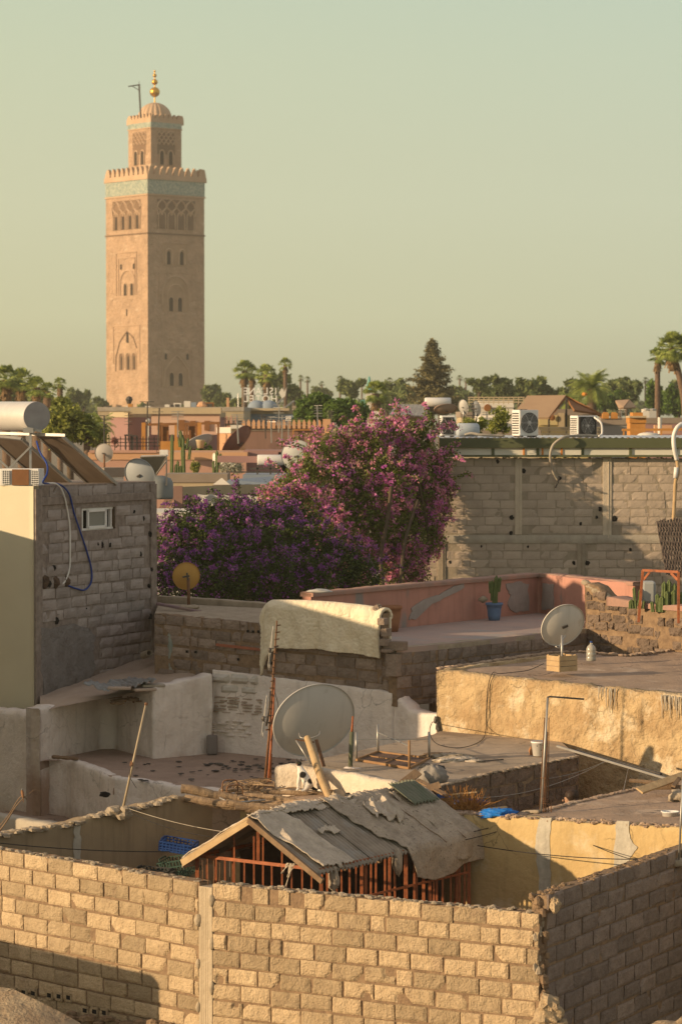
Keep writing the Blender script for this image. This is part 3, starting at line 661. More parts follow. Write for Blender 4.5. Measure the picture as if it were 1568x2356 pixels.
crate('plastic_crate', P(410, 1957, 42.1), .50, .34, .14, -.25, m_blue, 'blue plastic crate stacked on the green one beside the shed', (.1, .12))
crate('plastic_crate', P(417, 2014, 41.9), .50, .36, .26, -.5, m_green, 'green plastic crate under the blue one beside the shed', (.15, -.2))
crate('plastic_crate', P(356, 2022, 41.6), .50, .34, .14, -.3, m_blk, 'black plastic crate peeping over the front wall', (0, .04))

# ============================================================ roof between: logs, junk, cat
zJ = E - 5.72
root = empty('storage_roof', P(740, 1850, 43.6), 'dusty flat roof strip under the log pile behind the shed', 'roof')
m = MB(); jl = [V(YC[0] - .9, 43.2, zYC - .05), V(*yl(k1 + .05, 560), zYC - .02), V(*yl(k1 + .05, 700), zJ - .05), V(*yl(k1 + .05, 900), zJ - .03), V(*yl(k1 + .05, 1095), zYM - .01), V(*yl(42.9, 1150), zYM - .02), V(*yl(43.4, 1010), zJ), V(*yl(43.5, 905), zJ), P(640, 1822, 45.2), P(420, 1842, 44.2)]
floor_poly(m, jl, .03, .12, 4, .5); m.build('roof', m_floor_b, root, smooth=True)
def log(u0, v0, d0, u1, v1, d1, r0, r1=None, name='log', mat=None, lab='log', grp='logs and branches piled on the roof', seed=0, bend=.03):
    a = P(u0, v0, d0); b_ = P(u1, v1, d1); n_ = 14; pts = []; rs = []
    for i in range(n_ + 1):
        t = i / n_; p = a.lerp(b_, t); p.z += bend * fbm(V(t * 2.2, seed, 0), 1, 2); p.y += bend * nz(V(t * 2, 4, seed), 1); pts.append(p); rs.append((r0 + ((r1 or r0) - r0) * t) * (1 + .16 * nz(V(t * 6, seed, 2), 1)))
    o = MB().tube(pts, rs, 10).build(name, mat or m_log, smooth=False); tag(o, lab, 'log', grp); return o
log(417, 1815, 43.2, 545, 1838, 43.2, .075, .065, lab='thick log with a sawn end sticking out furthest left on the pile', seed=1)
log(425, 1836, 42.95, 610, 1868, 42.75, .062, .06, lab='long log lying under the thick one at the left of the pile', seed=2)
log(470, 1830, 43.3, 690, 1855, 43.0, .055, .05, lab='long log low in the middle of the pile', seed=3)
for k, (a, lb) in enumerate([((505, 1822, 43.9, 690, 1816, 43.9, .03, .03), 'thin pole on top of the pile under the cat, left part'), ((560, 1832, 43.3, 760, 1850, 43.0, .05, .04), 'split log running under the cat to the shed ridge'),
        ((520, 1846, 42.8, 700, 1870, 42.7, .055, .05), 'dark log at the foot of the pile above the shed gable'), ((600, 1822, 43.5, 765, 1830, 43.4, .035, .04), 'pale log on which the cat sits'),
        ((540, 1858, 42.75, 730, 1856, 42.8, .045, .045), 'crooked log between the dark log and the dish pole'), ((470, 1848, 42.9, 620, 1866, 42.8, .05, .045), 'stub of log near the shed gable peak'),
        ((700, 1812, 44.0, 780, 1806, 44.1, .03, .025), 'short branch behind the cat and the dish pole'), ((640, 1806, 44.3, 760, 1814, 44.2, .035, .03), 'brown branch lying behind the cat')]):
    log(*a, lab=lb, seed=4 + k)
for k in range(26):
    u = R.uniform(500, 770); v = R.uniform(1808, 1856); d = 43.5 - (v - 1820) * .018; l = R.uniform(20, 90)
    o = log(u - l / 2, v + R.uniform(-6, 6), d + R.uniform(-.2, .2), u + l / 2, v + R.uniform(-6, 6), d + R.uniform(-.2, .2), R.uniform(.008, .02), name='stick', lab='thin dry stick among the logs on the pile', grp='sticks on the log pile', seed=30 + k); o['category'] = 'stick'
# tangle of wire and brush
m = MB()
for k in range(60):
    c = P(R.uniform(530, 625), R.uniform(1803, 1822), 44.0 + R.uniform(-.25, .25)); rr = R.uniform(.05, .2); o = R.random() * 6; pts = [c + V(math.cos(o + t) * rr * 1.3, math.sin(o * 2 + t) * rr * .6, math.sin(o + t * 1.1) * rr * .5) for t in [x * .5 for x in range(9)]]
    m.tube(pts, R.uniform(.004, .009), 5, cap=False)
tag(m.build('brush_tangle', m_log), 'tangle of dry twigs and wire heaped on the log pile', 'brush', kind='stuff')
# bent metal chair-frame tubes
root = empty('tubular_scrap', P(540, 1835, 43.2), 'bent rusty tubular frame lying on the log pile', 'frame')
for (u, v, w_, h_) in [(529, 1836, 34, 40), (540, 1846, 36, 38)]:
    a = P(u - w_ / 2, v, 43.2); c_ = P(u - w_ / 2, v - h_, 43.25); d_ = P(u + w_ / 2, v - h_ - 1, 43.3); e_ = P(u + w_ / 2, v, 43.35)
    MB().tube(curve([a, a.lerp(c_, .8), c_.lerp(d_, .2), c_.lerp(d_, .8), d_.lerp(e_, .2), e_], 6), .011, 8).build('bent_tube', m_rustm, root, smooth=True)
MB().tube([P(505, 1836, 43.1), P(530, 1848, 43.0), P(610, 1841, 43.0)], .014, 8).build('straight_tube', m_steel, root, smooth=True)
tag(MB().lathe([(0, 0), (.09, 0), (.12, .06), (.13, .12), (.12, .12), (.1, .04), (0, .02)], P(812, 1844, 43.0), 22).build('rubber_bowl', m_blk, smooth=True), 'dark round rubber bowl beside the shed ridge', 'bowl')
for (u, v, d, r_, lb) in [(790, 1830, 43.3, .16, 'pinkish stone lying right of the dish pole'), (765, 1822, 43.6, .1, 'small stone beside the foot of the dish pole'), (838, 1838, 43.0, .1, 'stone behind the shed ridge near the bowl'), (742, 1808, 44.2, .09, 'small stone under the two upright boards')]:
    lumpy('stone', P(u, v, d), r_, m_conc, lb, 'stone', jit=.4, sq=(1.3, 1, .6))

# cat ----------------------------------------------------------------
def skin(name, pts, edges, mat, parent=None, sub=2, rootv=0):
    me = bpy.data.meshes.new(name); o = V(*parent.get('_w')) if parent is not None else V(0, 0, 0)
    me.from_pydata([tuple(V(*p[:3])) for p in pts], edges, []); me.materials.append(mat); ob = bpy.data.objects.new(name, me); COL.objects.link(ob)
    if parent is not None: ob.parent = parent
    s = ob.modifiers.new('skin', 'SKIN'); s.use_smooth_shade = True
    for i, p in enumerate(pts):
        sv = me.skin_vertices[0].data[i]; sv.radius = (p[3], p[4] if len(p) > 4 else p[3]); sv.use_root = (i == rootv)
    ss = ob.modifiers.new('sub', 'SUBSURF'); ss.levels = sub; ss.render_levels = sub; return ob
base = P(694, 1820, 43.4)
cat = empty('cat', base, 'white cat with black patches and black head cap sitting on the log pile', 'cat')
def catfur(s):
    # black patches at fixed places on the coat
    tot = None
    for (x, y, z, r_) in [(-.045, -.03, .44, .055), (.015, -.07, .255, .052), (.12, -.075, .155, .045), (.20, .0, .03, .07), (.08, .06, .30, .06), (.055, -.075, .15, .012)]:
        vm = s.n.new('ShaderNodeVectorMath'); vm.operation = 'DISTANCE'; s.L(s.tc.outputs['Object'], vm.inputs[0]); vm.inputs[1].default_value = (x, y, z)
        dd = s.math('ADD', vm.outputs['Value'], s.math('MULTIPLY', s.noise(22, 3), .03)); f = s.ramp(dd, r_ + .022, r_ + .006)
        tot = f if tot is None else s.math('MAXIMUM', tot, f)
    c = s.mix(tot, (.78, .72, .64), (.02, .018, .016)); s.L(c, s.b.inputs['Base Color'])
m_cat = M('cat_fur', (.78, .72, .64), rough=.95, bump=.5, bsc=60, extra=catfur)
# local: x right in picture, -y towards camera, z up (metres)
cp_ = [(.09, 0, .11, .085, .10), (.055, 0, .19, .078, .088), (.015, 0, .27, .06, .068), (-.02, 0, .34, .043, .048), (-.035, 0, .39, .036, .04), (-.04, -.01, .43, .046, .05), (-.055, -.045, .425, .026, .024),
       (-.03, -.03, .24, .034), (-.05, -.035, .13, .022), (-.052, -.04, .04, .018), (-.072, -.06, .012, .02, .014),
       (-.03, .03, .24, .034), (-.03, .03, .13, .022), (-.03, .03, .04, .018), (-.045, .02, .012, .02, .014),
       (.09, -.06, .085, .062, .07), (.05, -.075, .03, .03, .026), (-.01, -.085, .014, .022, .015),
       (.09, .06, .085, .06, .07), (.04, .07, .03, .03, .026),
       (.155, .0, .04, .028), (.20, -.02, .02, .02), (.25, -.06, .018, .018), (.28, -.09, .016, .012)]
ce = [(0, 1), (1, 2), (2, 3), (3, 4), (4, 5), (5, 6), (2, 7), (7, 8), (8, 9), (9, 10), (2, 11), (11, 12), (12, 13), (13, 14), (0, 15), (15, 16), (16, 17), (0, 18), (18, 19), (0, 20), (20, 21), (21, 22), (22, 23)]
skin('body', cp_, ce, m_cat, cat, 2, 0)
for sx_ in (-.028, .026):
    m = MB(); m.add([V(-.04 + sx_ - .018, -.0, .455), V(-.04 + sx_ + .018, -.0, .455), V(-.04 + sx_ + .0, .012, .46), V(-.04 + sx_ * 1.25, -.006, .505), V(-.04 + sx_, -.022, .46)], [(0, 4, 3), (4, 1, 3), (1, 2, 3), (2, 0, 3)])
    m.build('ear', m_blk, cat, world=False)
m = MB(); m.ball(V(-.066, -.068, .418), .009, 8); m.build('nose', M('cat_nose', (.45, .2, .17)), cat, world=False)
for sx_ in (-.018, .01): MB().ball(V(-.052 + sx_, -.055, .435), .006, 8).build('eye', M('cat_eye', (.12, .16, .03), rough=.2), cat, world=False)
cat.scale = (1.08, 1.02, 1.0)

# ============================================================ big dish
def satdish(name, c, axis, rx, rz, roll, mat, label, depth=.16, support=None, group=None, arm=True, lip=.012, bracket=True, img=None):
    """dish whose open face looks along axis; c = centre; shows its back to us"""
    ax = Vector(axis).normalized(); up = V(0, 0, 1); sx_ = ax.cross(up).normalized(); uz = sx_.cross(ax); cr_, sr = math.cos(roll), math.sin(roll)
    if img:                                         # outline measured as half axes (pixels), tilt of the long one and distance: recover the true oval
        a_, b_, ti, dd = img; ti = math.radians(ti); kx = px(dd); a_ /= kx; b_ /= kx
        Q = Matrix(((math.cos(ti), -math.sin(ti)), (math.sin(ti), math.cos(ti)))); Q = Q @ Matrix(((a_ * a_, 0), (0, b_ * b_))) @ Q.transposed()
        M_ = Matrix(((sx_.x, uz.x), (sx_.z, uz.z))).inverted(); C_ = M_ @ Q @ M_.transposed(); tr_, de = C_[0][0] + C_[1][1], C_[0][0] * C_[1][1] - C_[0][1] ** 2
        l1 = tr_ / 2 + math.sqrt(max(0, tr_ * tr_ / 4 - de)); l2 = tr_ - l1; roll = .5 * math.atan2(2 * C_[0][1], C_[0][0] - C_[1][1]); rx, rz = math.sqrt(l1), math.sqrt(l2); cr_, sr = math.cos(roll), math.sin(roll)
    sx2 = sx_ * cr_ + uz * sr; uz2 = uz * cr_ - sx_ * sr
    ro = empty(name, c, label, 'satellite dish', group); m = MB(); vs = []; nr, na = 14, 56
    for i in range(nr + 1):
        r_ = i / nr
        for k in range(na):
            a = 2 * math.pi * k / na; z = depth * (r_ * r_ - 1)
            vs.append(Vector(c) + (sx2 * math.cos(a) * rx + uz2 * math.sin(a) * rz) * r_ + ax * z)
    rimo = len(vs)
    for k in range(na): a = 2 * math.pi * k / na; vs.append(Vector(c) + (sx2 * math.cos(a) * (rx + lip) + uz2 * math.sin(a) * (rz + lip)) + ax * .002)
    for k in range(na): a = 2 * math.pi * k / na; vs.append(Vector(c) + (sx2 * math.cos(a) * (rx + lip) + uz2 * math.sin(a) * (rz + lip)) - ax * .022)
    fs = [(i * na + k, i * na + (k + 1) % na, (i + 1) * na + (k + 1) % na, (i + 1) * na + k) for i in range(nr + 1) for k in range(na)]
    fs += [(rimo + k, rimo + (k + 1) % na, rimo + na + (k + 1) % na, rimo + na + k) for k in range(na)]
    m.add(vs, fs); m.build('reflector', mat, ro, smooth=True, solid=.004)
    bc = Vector(c) - ax * depth
    
    if bracket: br = MB(); br.obox(bc - ax * .015, sx2 * rx * .13, ax * .015, uz2 * rz * .06); br.build('bracket', m_dsteel, ro, bevel=.003)
    if arm:
        f = Vector(c) + ax * rx * 1.15 - uz2 * rz * .35; MB().tube([bc - uz2 * rz * .3 , Vector(c) - uz2 * rz * 1.02, f], .012, 8).build('feed_arm', m_steel, ro, smooth=True)
        MB().lathe([(.0, 0), (.03, 0), (.035, .09), (0, .1)], f, 12, axis=-ax).build('feed_horn', m_plw, ro, smooth=True)
    if support:
        for nm, pts, r_, mt in support: MB().tube([Vector(p) for p in pts], r_, 10).build(nm, mt, ro, smooth=True)
    return ro, bc, ax, sx2, uz2
c = P(721, 1657, 44.6)
ro, bc, ax, sx2, uz2 = satdish('satellite_dish', c, (-.46, .86, .28), .735, .60, math.radians(26), m_dish, 'large grey satellite dish seen from behind on a log pole above the cat', depth=.13, arm=False, bracket=False, img=(95, 80, 30, 44.6))
w2 = MB(); w2.tube([P(706, 1697, 44.0), P(722, 1742, 43.7), P(741, 1800, 43.25), P(763, 1850, 42.9)], [.05, .062, .055, .05], 12); w2.build('log_pole', m_wood_l, ro, smooth=False)
h = MB(); h.tube(curve([P(688, 1687, 44.25), P(692, 1697, 44.15), P(712, 1699, 44.12), P(732, 1692, 44.15), P(736, 1683, 44.25)]), .011, 8); h.build('handle', m_steel, ro, smooth=True)
h = MB(); h.beam(P(680, 1702, 43.95), P(722, 1708, 44.0), .02, .02); h.beam(P(727, 1702, 44.0), P(745, 1764, 43.85), .06, .012); h.build('rusty_bracket', m_rustm, ro)
h = MB(); h.tube([P(681, 1704, 43.95), P(715, 1758, 43.8)], .014, 8); h.tube([P(703, 1766, 43.9), P(706, 1775, 43.9), P(711, 1760, 43.9)], .008, 6); h.build('strut', m_steel, ro, smooth=True)
h = MB(); h.tube(curve([P(712, 1766, 43.9), P(716, 1780, 43.85), P(730, 1800, 43.7), P(728, 1812, 43.7)]), .007, 6); h.build('cable', m_wire, ro, smooth=True)
h = MB(); h.ball(P(756, 1785, 44.0), .06, 10, (.5, .5, 1.2), .3); h.build('junction_box', m_blk, ro)
for (u0, v0, u1, v1, w_) in [(713, 1761, 720, 1820, .055), (724, 1790, 728, 1818, .04)]:
    tag(MB().beam(P(u0, v0, 44.5), P(u1, v1, 44.4), w_, .03).build('board', m_wood_l if w_ > .05 else m_steel, bevel=.003), 'upright wooden board stuck between the logs behind the cat' if w_ > .05 else 'short steel angle standing between cat and dish pole', 'board')

# antenna mast
root = empty('antenna_mast', P(612, 1798, 44.7), 'rusty bundled antenna mast with bent wire elements left of the big dish', 'antenna')
MB().tube([P(609, 1800, 44.7), P(619, 1690, 44.7), P(628, 1560, 44.7), P(637, 1428, 44.7)], [.022, .02, .017, .012], 8).build('mast', m_rustm, root, smooth=True)
MB().tube([P(617, 1800, 44.6), P(623, 1720, 44.65), P(628, 1640, 44.68), P(632, 1560, 44.7)], [.02, .02, .016, .01], 8).build('mast', m_rust, root, smooth=True)
MB().tube([P(622, 1802, 44.8), P(624, 1735, 44.7)], .014, 8).build('rod', m_rustm, root, smooth=True)
MB().tube([P(612, 1670, 44.65), P(618, 1640, 44.6), P(622, 1590, 44.6)], .016, 8).build('boom', m_dsteel, root, smooth=True)
for k in range(16):
    t = k / 15; u = 640 - 24 * t; v = 1440 + 240 * t; MB().beam(P(u - 5, v, 44.65), P(u + 5, v - 2, 44.7), .012, .018).build('clamp', m_rustm, root)
for (u, v, h_) in [(621, 1494, 60), (606, 1652, 58)]:
    m = MB()
    m.tube(curve([P(u - 5, v + h_ * .75, 44.3), P(u, v, 44.3), P(u + 8, v - h_ * .9, 44.3), P(u + 3, v - 4, 44.32), P(u - 2, v + h_ * .8, 44.3)]), .006, 6)
    m.build('element', m_steel, root, smooth=True)
    m = MB(); m.beam(P(u, v, 44.3), P(u + 19, v - 6, 44.66), .01); m.beam(P(u, v + 8, 44.3), P(u + 18, v + 14, 44.66), .01); m.ball(P(u - 1, v + 2, 44.3), .03, 8, (1, 1, 1.4), .3); m.build('element_arm', m_dsteel, root)
m = MB(); m.tube(curve([P(631, 1590, 44.6), P(639, 1620, 44.6), P(640, 1660, 44.6), P(628, 1690, 44.6), P(622, 1705, 44.65)]), .006, 6); m.build('cable', m_wire, root, smooth=True)
# green pipe right of the dish
root = empty('pipe_post', P(806, 1770, 44.2), 'dark green pipe with a rusty upper end standing right of the big dish', 'post')
MB().tube([P(805, 1772, 44.2), P(809, 1684, 44.25)], .035, 12).build('pipe', M('dark_green_paint', (.09, .10, .06), (.13, .13, .08), 6, rough=.6), root, smooth=True)
MB().tube([P(809, 1685, 44.25), P(811.5, 1648, 44.27)], [.02, .014], 8).build('rusty_end', m_rust, root, smooth=True)
lumpy('mortar_foot', P(806, 1776, 44.2), .11, m_white2, parent=root, sq=(1.6, 1, .7))

# ============================================================ cement roof T3
z3 = E - 5.48
YA = (P(1008, 1540, 49.5).x, 49.5); YB = (YA[0] + .766 * 6.2, YA[1] - .643 * 6.2)
def y2(u, v): return PL(u, v, YA, YB)
root = empty('cement_roof_house', P(900, 1760, 45), 'house with flat cement roof and low white parapet in front of the big ochre wall', 'house')
q = [PZ(640, 1763, z3), PZ(776, 1738, z3), PZ(997, 1690, z3)] + [V(*y2(u, v)[:2], z3 - .001) for u, v in ((1012, 1683), (1100, 1702), (1200, 1724), (1290, 1745))] + \
    [PZ(1330, 1741, z3 - .03), PZ(1290, 1749, z3), PZ(1240, 1758, z3), PZ(1190, 1769, z3), PZ(1127, 1780, z3), PZ(1060, 1797, z3), PZ(1012, 1808, z3), PZ(960, 1812, z3), PZ(907, 1800, z3), PZ(780, 1771, z3)]
m = MB(); floor_poly(m, q, .022, .14, 6.0, 1.2); m.build('roof', m_floor_g, root, smooth=True)
pp = [PZ(632, 1763, z3 + .07), PZ(660, 1760, z3 + .1), PZ(700, 1765, z3 + .08), PZ(780, 1776, z3 + .05), PZ(850, 1790, z3 + .05), PZ(907, 1803, z3 + .05)]
m = MB(); ribbon(m, pp, z3 - .55, .16, .03, .06, .06, .02, seed=12); m.build('parapet', M('cream_lime', (.66, .57, .46), (.58, .49, .38), 2, rough=.95, bump=.7, bsc=10, bd=.05, streak=.3, c3=(.42, .3, .2), s3=2.5, t3=.6, w3=.15), root, smooth=True)
# curved stub walls of the light well
wall_pts = [PZ(1330, 1740, z3 + .06), PZ(1290, 1748, z3 + .05), PZ(1240, 1757, z3 + .04), PZ(1190, 1768, z3 + .02), PZ(1127, 1779, z3 + .02), PZ(1060, 1797, z3 + .0), PZ(1000, 1811, z3)]
m = MB(); mo = MB()
for a, b_ in zip(wall_pts[:-1], wall_pts[1:]):
    pass
wp = wall_pts[::-1]
for i, (a, b_) in enumerate(zip(wp[:-1], wp[1:])):
    blocks(m, mo, (a.x, a.y), (b_.x, b_.y), a.z - .02, b_.z - .02, z3 - 1.9, L=.42, H=.19, seed=60 + i, nx=6, ny=4, rough=.014, squeeze=.3, thick=.14, joint=.03, jit=.012, mamp=.02)
m.build('well_blocks', M('block_earthy', (.24, .165, .12), (.17, .12, .09), 5, rough=.95, bump=.9, bsc=26, bd=.04, tint=.2, fine=.3, c3=(.36, .28, .22), s3=2.5, t3=.62), root); mo.build('well_mortar', m_mort, root, smooth=True)
m = MB()
for i, (a, b_) in enumerate(zip(wall_pts[:-1], wall_pts[1:])):
    for k in range(14): m.ball(a.lerp(b_, k / 14) + V(R.uniform(-.03, .03), R.uniform(-.02, .08), .0), R.uniform(.025, .05), 7, (1.4, 1.3, .5), .4)
m.build('crumbling_edge', m_floor_g, root)
# floor of the well
m = MB(); m.grid(lambda i, j: V(.5 + 7 * i, 40.5 + 8.5 * j, E - 7.3), 6, 6); structure(m.build('well_floor', m_floor_b))

# person in the well
pb = P(1312, 1822, 42.9); hz = pb.z
pr = empty('person', (pb.x, pb.y, E - 7.3), 'dark-haired person in a pale garment, only head and shoulder showing in the light well', 'person')
H_ = hz - (E - 7.3); s_ = H_ / 1.62
pts = [(0, 0, .88, .13, .10), (0, 0, 1.05, .12, .09), (0, 0, 1.25, .15, .09), (0, 0, 1.36, .09, .07), (0, -.01, 1.42, .05, .055), (-.01, -.02, 1.50, .075, .09), (-.012, -.025, 1.56, .068, .082),
       (-.17, 0, 1.33, .055), (-.24, -.04, 1.10, .042), (-.22, -.14, .90, .034), (.17, 0, 1.33, .055), (.25, -.03, 1.10, .042), (.26, -.08, .88, .034),
       (-.09, 0, .80, .085), (-.10, -.02, .45, .06), (-.10, .02, .07, .04), (-.10, -.10, .03, .035), (.09, 0, .80, .085), (.11, -.02, .45, .06), (.11, .02, .07, .04), (.12, -.10, .03, .035)]
pts = [(p[0] * s_, p[1] * s_, p[2] * s_) + tuple(r_ * s_ for r_ in p[3:]) for p in pts]
m_skin = M('skin', (.42, .25, .16), rough=.6)
skin('body', pts, [(0, 1), (1, 2), (2, 3), (3, 4), (4, 5), (5, 6), (2, 7), (7, 8), (8, 9), (2, 10), (10, 11), (11, 12), (0, 13), (13, 14), (14, 15), (15, 16), (0, 17), (17, 18), (18, 19), (19, 20)], m_skin, pr, 2, 0)
m = MB(); m.ball(V(.012, .02, 1.555) * s_, .105 * s_, 18, (.95, 1.05, 1.0), .12); m.ball(V(.06, .05, 1.48) * s_, .06 * s_, 12, (1, 1, 1.1), .15); m.build('hair', M('dark_hair', (.03, .018, .012), (.05, .03, .02), 20, rough=.6), pr, smooth=True, world=False)
for sx_ in (-.04, .015): MB().ball(V(sx_ - .01, -.108, 1.515) * s_, .008 * s_, 8).build('eye', m_blk, pr, world=False)
MB().ball(V(-.02, -.118, 1.49) * s_, .013 * s_, 8, (1, 1, 1.4)).build('nose', m_skin, pr, world=False)
m = MB(); m.lathe([(.30 * s_, .55 * s_), (.24 * s_, .8 * s_), (.19 * s_, 1.05 * s_), (.215 * s_, 1.28 * s_), (.15 * s_, 1.38 * s_), (.07 * s_, 1.42 * s_)], V(0, 0, 0), 20, rad=lambda a, h: 1 + .06 * math.sin(a * 5)); m.build('robe', m_plw, pr, smooth=True, world=False)
pr.rotation_euler = (0, 0, math.radians(-70))

# upturned metal table on the roof
root = empty('upturned_table', PZ(905, 1745, z3), 'rusty upturned metal table frame with four legs in the air on the cement roof', 'table')
fc = [PZ(819, 1748, z3 + .02), PZ(941, 1768, z3 + .02), PZ(987, 1745, z3 + .02), PZ(869, 1730, z3 + .02)]
m = MB()
for i in range(4): m.beam(fc[i], fc[(i + 1) % 4], .035, .035)
m.beam((fc[0] + fc[3]) / 2, (fc[1] + fc[2]) / 2, .02, .02); m.beam(fc[0].lerp(fc[1], .5), fc[3].lerp(fc[2], .5), .02, .02)
m.build('table_frame', M('rusty_angle', (.32, .19, .09), (.25, .14, .07), 8, rough=.75, bump=.3), root)
m = MB(); m.add([f + V(0, 0, -.008) for f in fc], [(0, 1, 2, 3)]); m.build('table_top', M('rust_sheet', (.17, .10, .065), (.11, .07, .05), 5, rough=.85, bump=.4), root)
for i, (u, v) in enumerate([(820, 1686), (941, 1704), (985, 1684), (866.5, 1667)]):
    t_ = P(u, v, fc[i].y); MB().tube([fc[i], V(fc[i].x + .3 * (t_.x - fc[i].x), fc[i].y, t_.z)], .02, 10).build('leg', m_steel if i != 1 else MATS['rusty_angle'], root, smooth=True)
m = MB(); m.beam(P(820, 1702, fc[0].y), P(985, 1701, fc[2].y), .01); m.beam(P(870, 1686, fc[3].y), P(940, 1717, fc[1].y), .02, .012); m.build('cross_bar', m_steel, root)
# bag, rags, boards
def wrinkled(c, r_, sq, mat, name, label, cat_, seed, folds=.18, n=40):
    m = MB(); c = Vector(c); vs = []
    for i in range(n // 2 + 1):
        th = math.pi * i / (n // 2)
        for k in range(n):
            a = k * 2 * math.pi / n; q = V(math.sin(th) * math.cos(a), math.sin(th) * math.sin(a), math.cos(th))
            w_ = 1 + folds * ((1 - abs(noise.noise(q * 2.2 + V(seed, 0, 0)))) ** 3 - .4) + folds * .4 * fbm(q, 5, 2, seed); vs.append(c + V(q.x * sq[0], q.y * sq[1], max(q.z, -.6) * sq[2]) * r_ * w_)
    fs = [(i * n + k, (i + 1) * n + k, (i + 1) * n + (k + 1) % n, i * n + (k + 1) % n) for i in range(n // 2) for k in range(n)]
    m.add(vs, fs); o = m.build(name, mat, smooth=True); tag(o, label, cat_); return o
wrinkled(P(996, 1787, 42.5), .21, (1.0, .8, .8), M('grey_fabric', (.30, .27, .235), (.2, .185, .17), 4, rough=.95, bump=.4), 'fabric_bag', 'crumpled grey fabric bundle at the edge of the cement roof', 'bundle', 3)
wrinkled(P(994, 1766, 42.6), .1, (1.7, 1, .4), m_blk, 'cloth_scrap', 'dark scrap of cloth on top of the grey bundle', 'rag', 8, .5)
for k, (u, v, sx_, lb, mt) in enumerate([(1010, 1742, .22, 'brown rag lying next to the upturned table', m_wood), (1040, 1745, .26, 'pinkish rag in the middle of the row on the cement roof', m_conc), (1065, 1751, .2, 'pale rag nearest the stick end of the row', m_clothw), (1030, 1754, .18, 'pale rag in front of the pinkish one', m_clothw), (1092, 1755, .12, 'small whitish rag touching the thin stick', m_clothw)]):
    wrinkled(PZ(u, v, z3) + V(0, 0, .02), sx_, (1.2, .7, .22), mt, 'rag', lb, 'rag', 20 + k, .45, 32)
tag(MB().tube([PZ(1095, 1757, z3) + V(0, 0, .03), PZ(1157, 1752, z3) + V(0, 0, .03)], .01, 6).build('stick', m_dsteel, smooth=True), 'thin dark stick beside the rags on the cement roof', 'stick')
boards = [((908, 1818, 42.0), (962, 1776, 42.3), .14, 'dark plank leaning up against the grey bundle'), ((940, 1832, 41.8), (1012, 1806, 41.9), .12, 'dark plank lying across the gap below the bundle'),
          ((960, 1795, 42.2), (1030, 1832, 41.6), .08, 'weathered plank sloping down from the bundle'), ((945, 1802, 42.2), (985, 1822, 41.8), .06, 'narrow grey plank beside the sloping one'),
          ((1040, 1829, 41.9), (1096, 1824, 42.0), .03, 'pale lath over the dry bush'), ((998, 1862, 41.9), (1043, 1856, 41.8), .05, 'broken branch end lying below the dry bush'),
          ((1110, 1864, 41.3), (1165, 1858, 41.6), .04, 'pale board edge just above the blue tarpaulin'), ((1000, 1845, 42.0), (1030, 1840, 42.0), .05, 'short pale board left of the dry bush'), ((1008, 1832, 42.0), (1008, 1852, 42.0), .06, 'upright post stub beside the dry bush')]
for a, b_, w_, lb in boards:
    tag(MB().beam(P(*a), P(*b_), w_, .025, up=V(.2, -.6, .7)).build('plank', m_wood if 'pale' not in lb else m_wood_l, bevel=.003), lb, 'plank')
wrinkled(P(1146, 1873, 40.85), .19, (1.25, .8, .36), m_bluetarp, 'blue_tarpaulin', 'crumpled bright blue tarpaulin on the edge of the yellow wall', 'tarpaulin', 31, .6)
wrinkled(P(1012, 1832, 42.0), .10, (1.3, .8, .3), m_bluetarp, 'blue_tarpaulin', 'small blue plastic scrap among the planks', 'tarpaulin', 33, .6)
wrinkled(P(1080, 1846, 41.9), .12, (1.8, .6, .35), m_blue, 'blue_tarpaulin', 'dark blue plastic behind the dry bush', 'tarpaulin', 35, .6)
tag(MB().tube(curve([P(1156, 1884, 41.1), P(1185, 1880, 41.1), P(1205, 1870, 41.0), P(1240, 1868, 40.9)]), [.03] * 25, 8).build('rolled_mat', m_conc, smooth=True), 'grey rolled mat on the wall top beside the blue tarpaulin', 'mat')
# dry bush
m = MB(); bc_ = P(1068, 1870, 41.45)
for k in range(420):
    a = R.uniform(0, 2 * math.pi); el_ = R.uniform(.25, 1.45); l = R.uniform(.12, .42); d_ = V(math.cos(a) * math.cos(el_), math.sin(a) * math.cos(el_) * .6, math.sin(el_)); s0_ = bc_ + V(R.uniform(-.2, .22), R.uniform(-.1, .1), 0)
    p1 = s0_ + d_ * l * .5 + V(0, 0, .02); p2 = s0_ + d_ * l + V(R.uniform(-.05, .05), 0, R.uniform(-.04, .04)); m.tube([s0_, p1, p2], [.004, .003, .002], 3, R.random(), cap=False)
tag(m.build('dry_bush', leafmat('dry_twigs', (.30, .13, .03), (.60, .30, .08), .8, .2)), 'orange dry bush growing on the wall behind the shed', 'bush')
m = MB(); bc_ = P(826, 1790, 44.0)
for k in range(160):
    a = R.uniform(0, 2 * math.pi); el_ = R.uniform(.2, 1.45); l = R.uniform(.06, .2); d_ = V(math.cos(a) * math.cos(el_), math.sin(a) * math.cos(el_) * .6, math.sin(el_)); s0_ = bc_ + V(R.uniform(-.1, .12), 0, 0)
    m.tube([s0_, s0_ + d_ * l], [.004, .002], 3, R.random(), cap=False)
tag(m.build('dry_bush', leafmat('grey_twigs', (.30, .22, .17), (.45, .34, .27), .8, .2)), 'small grey dry bush at the foot of the green pipe', 'bush')
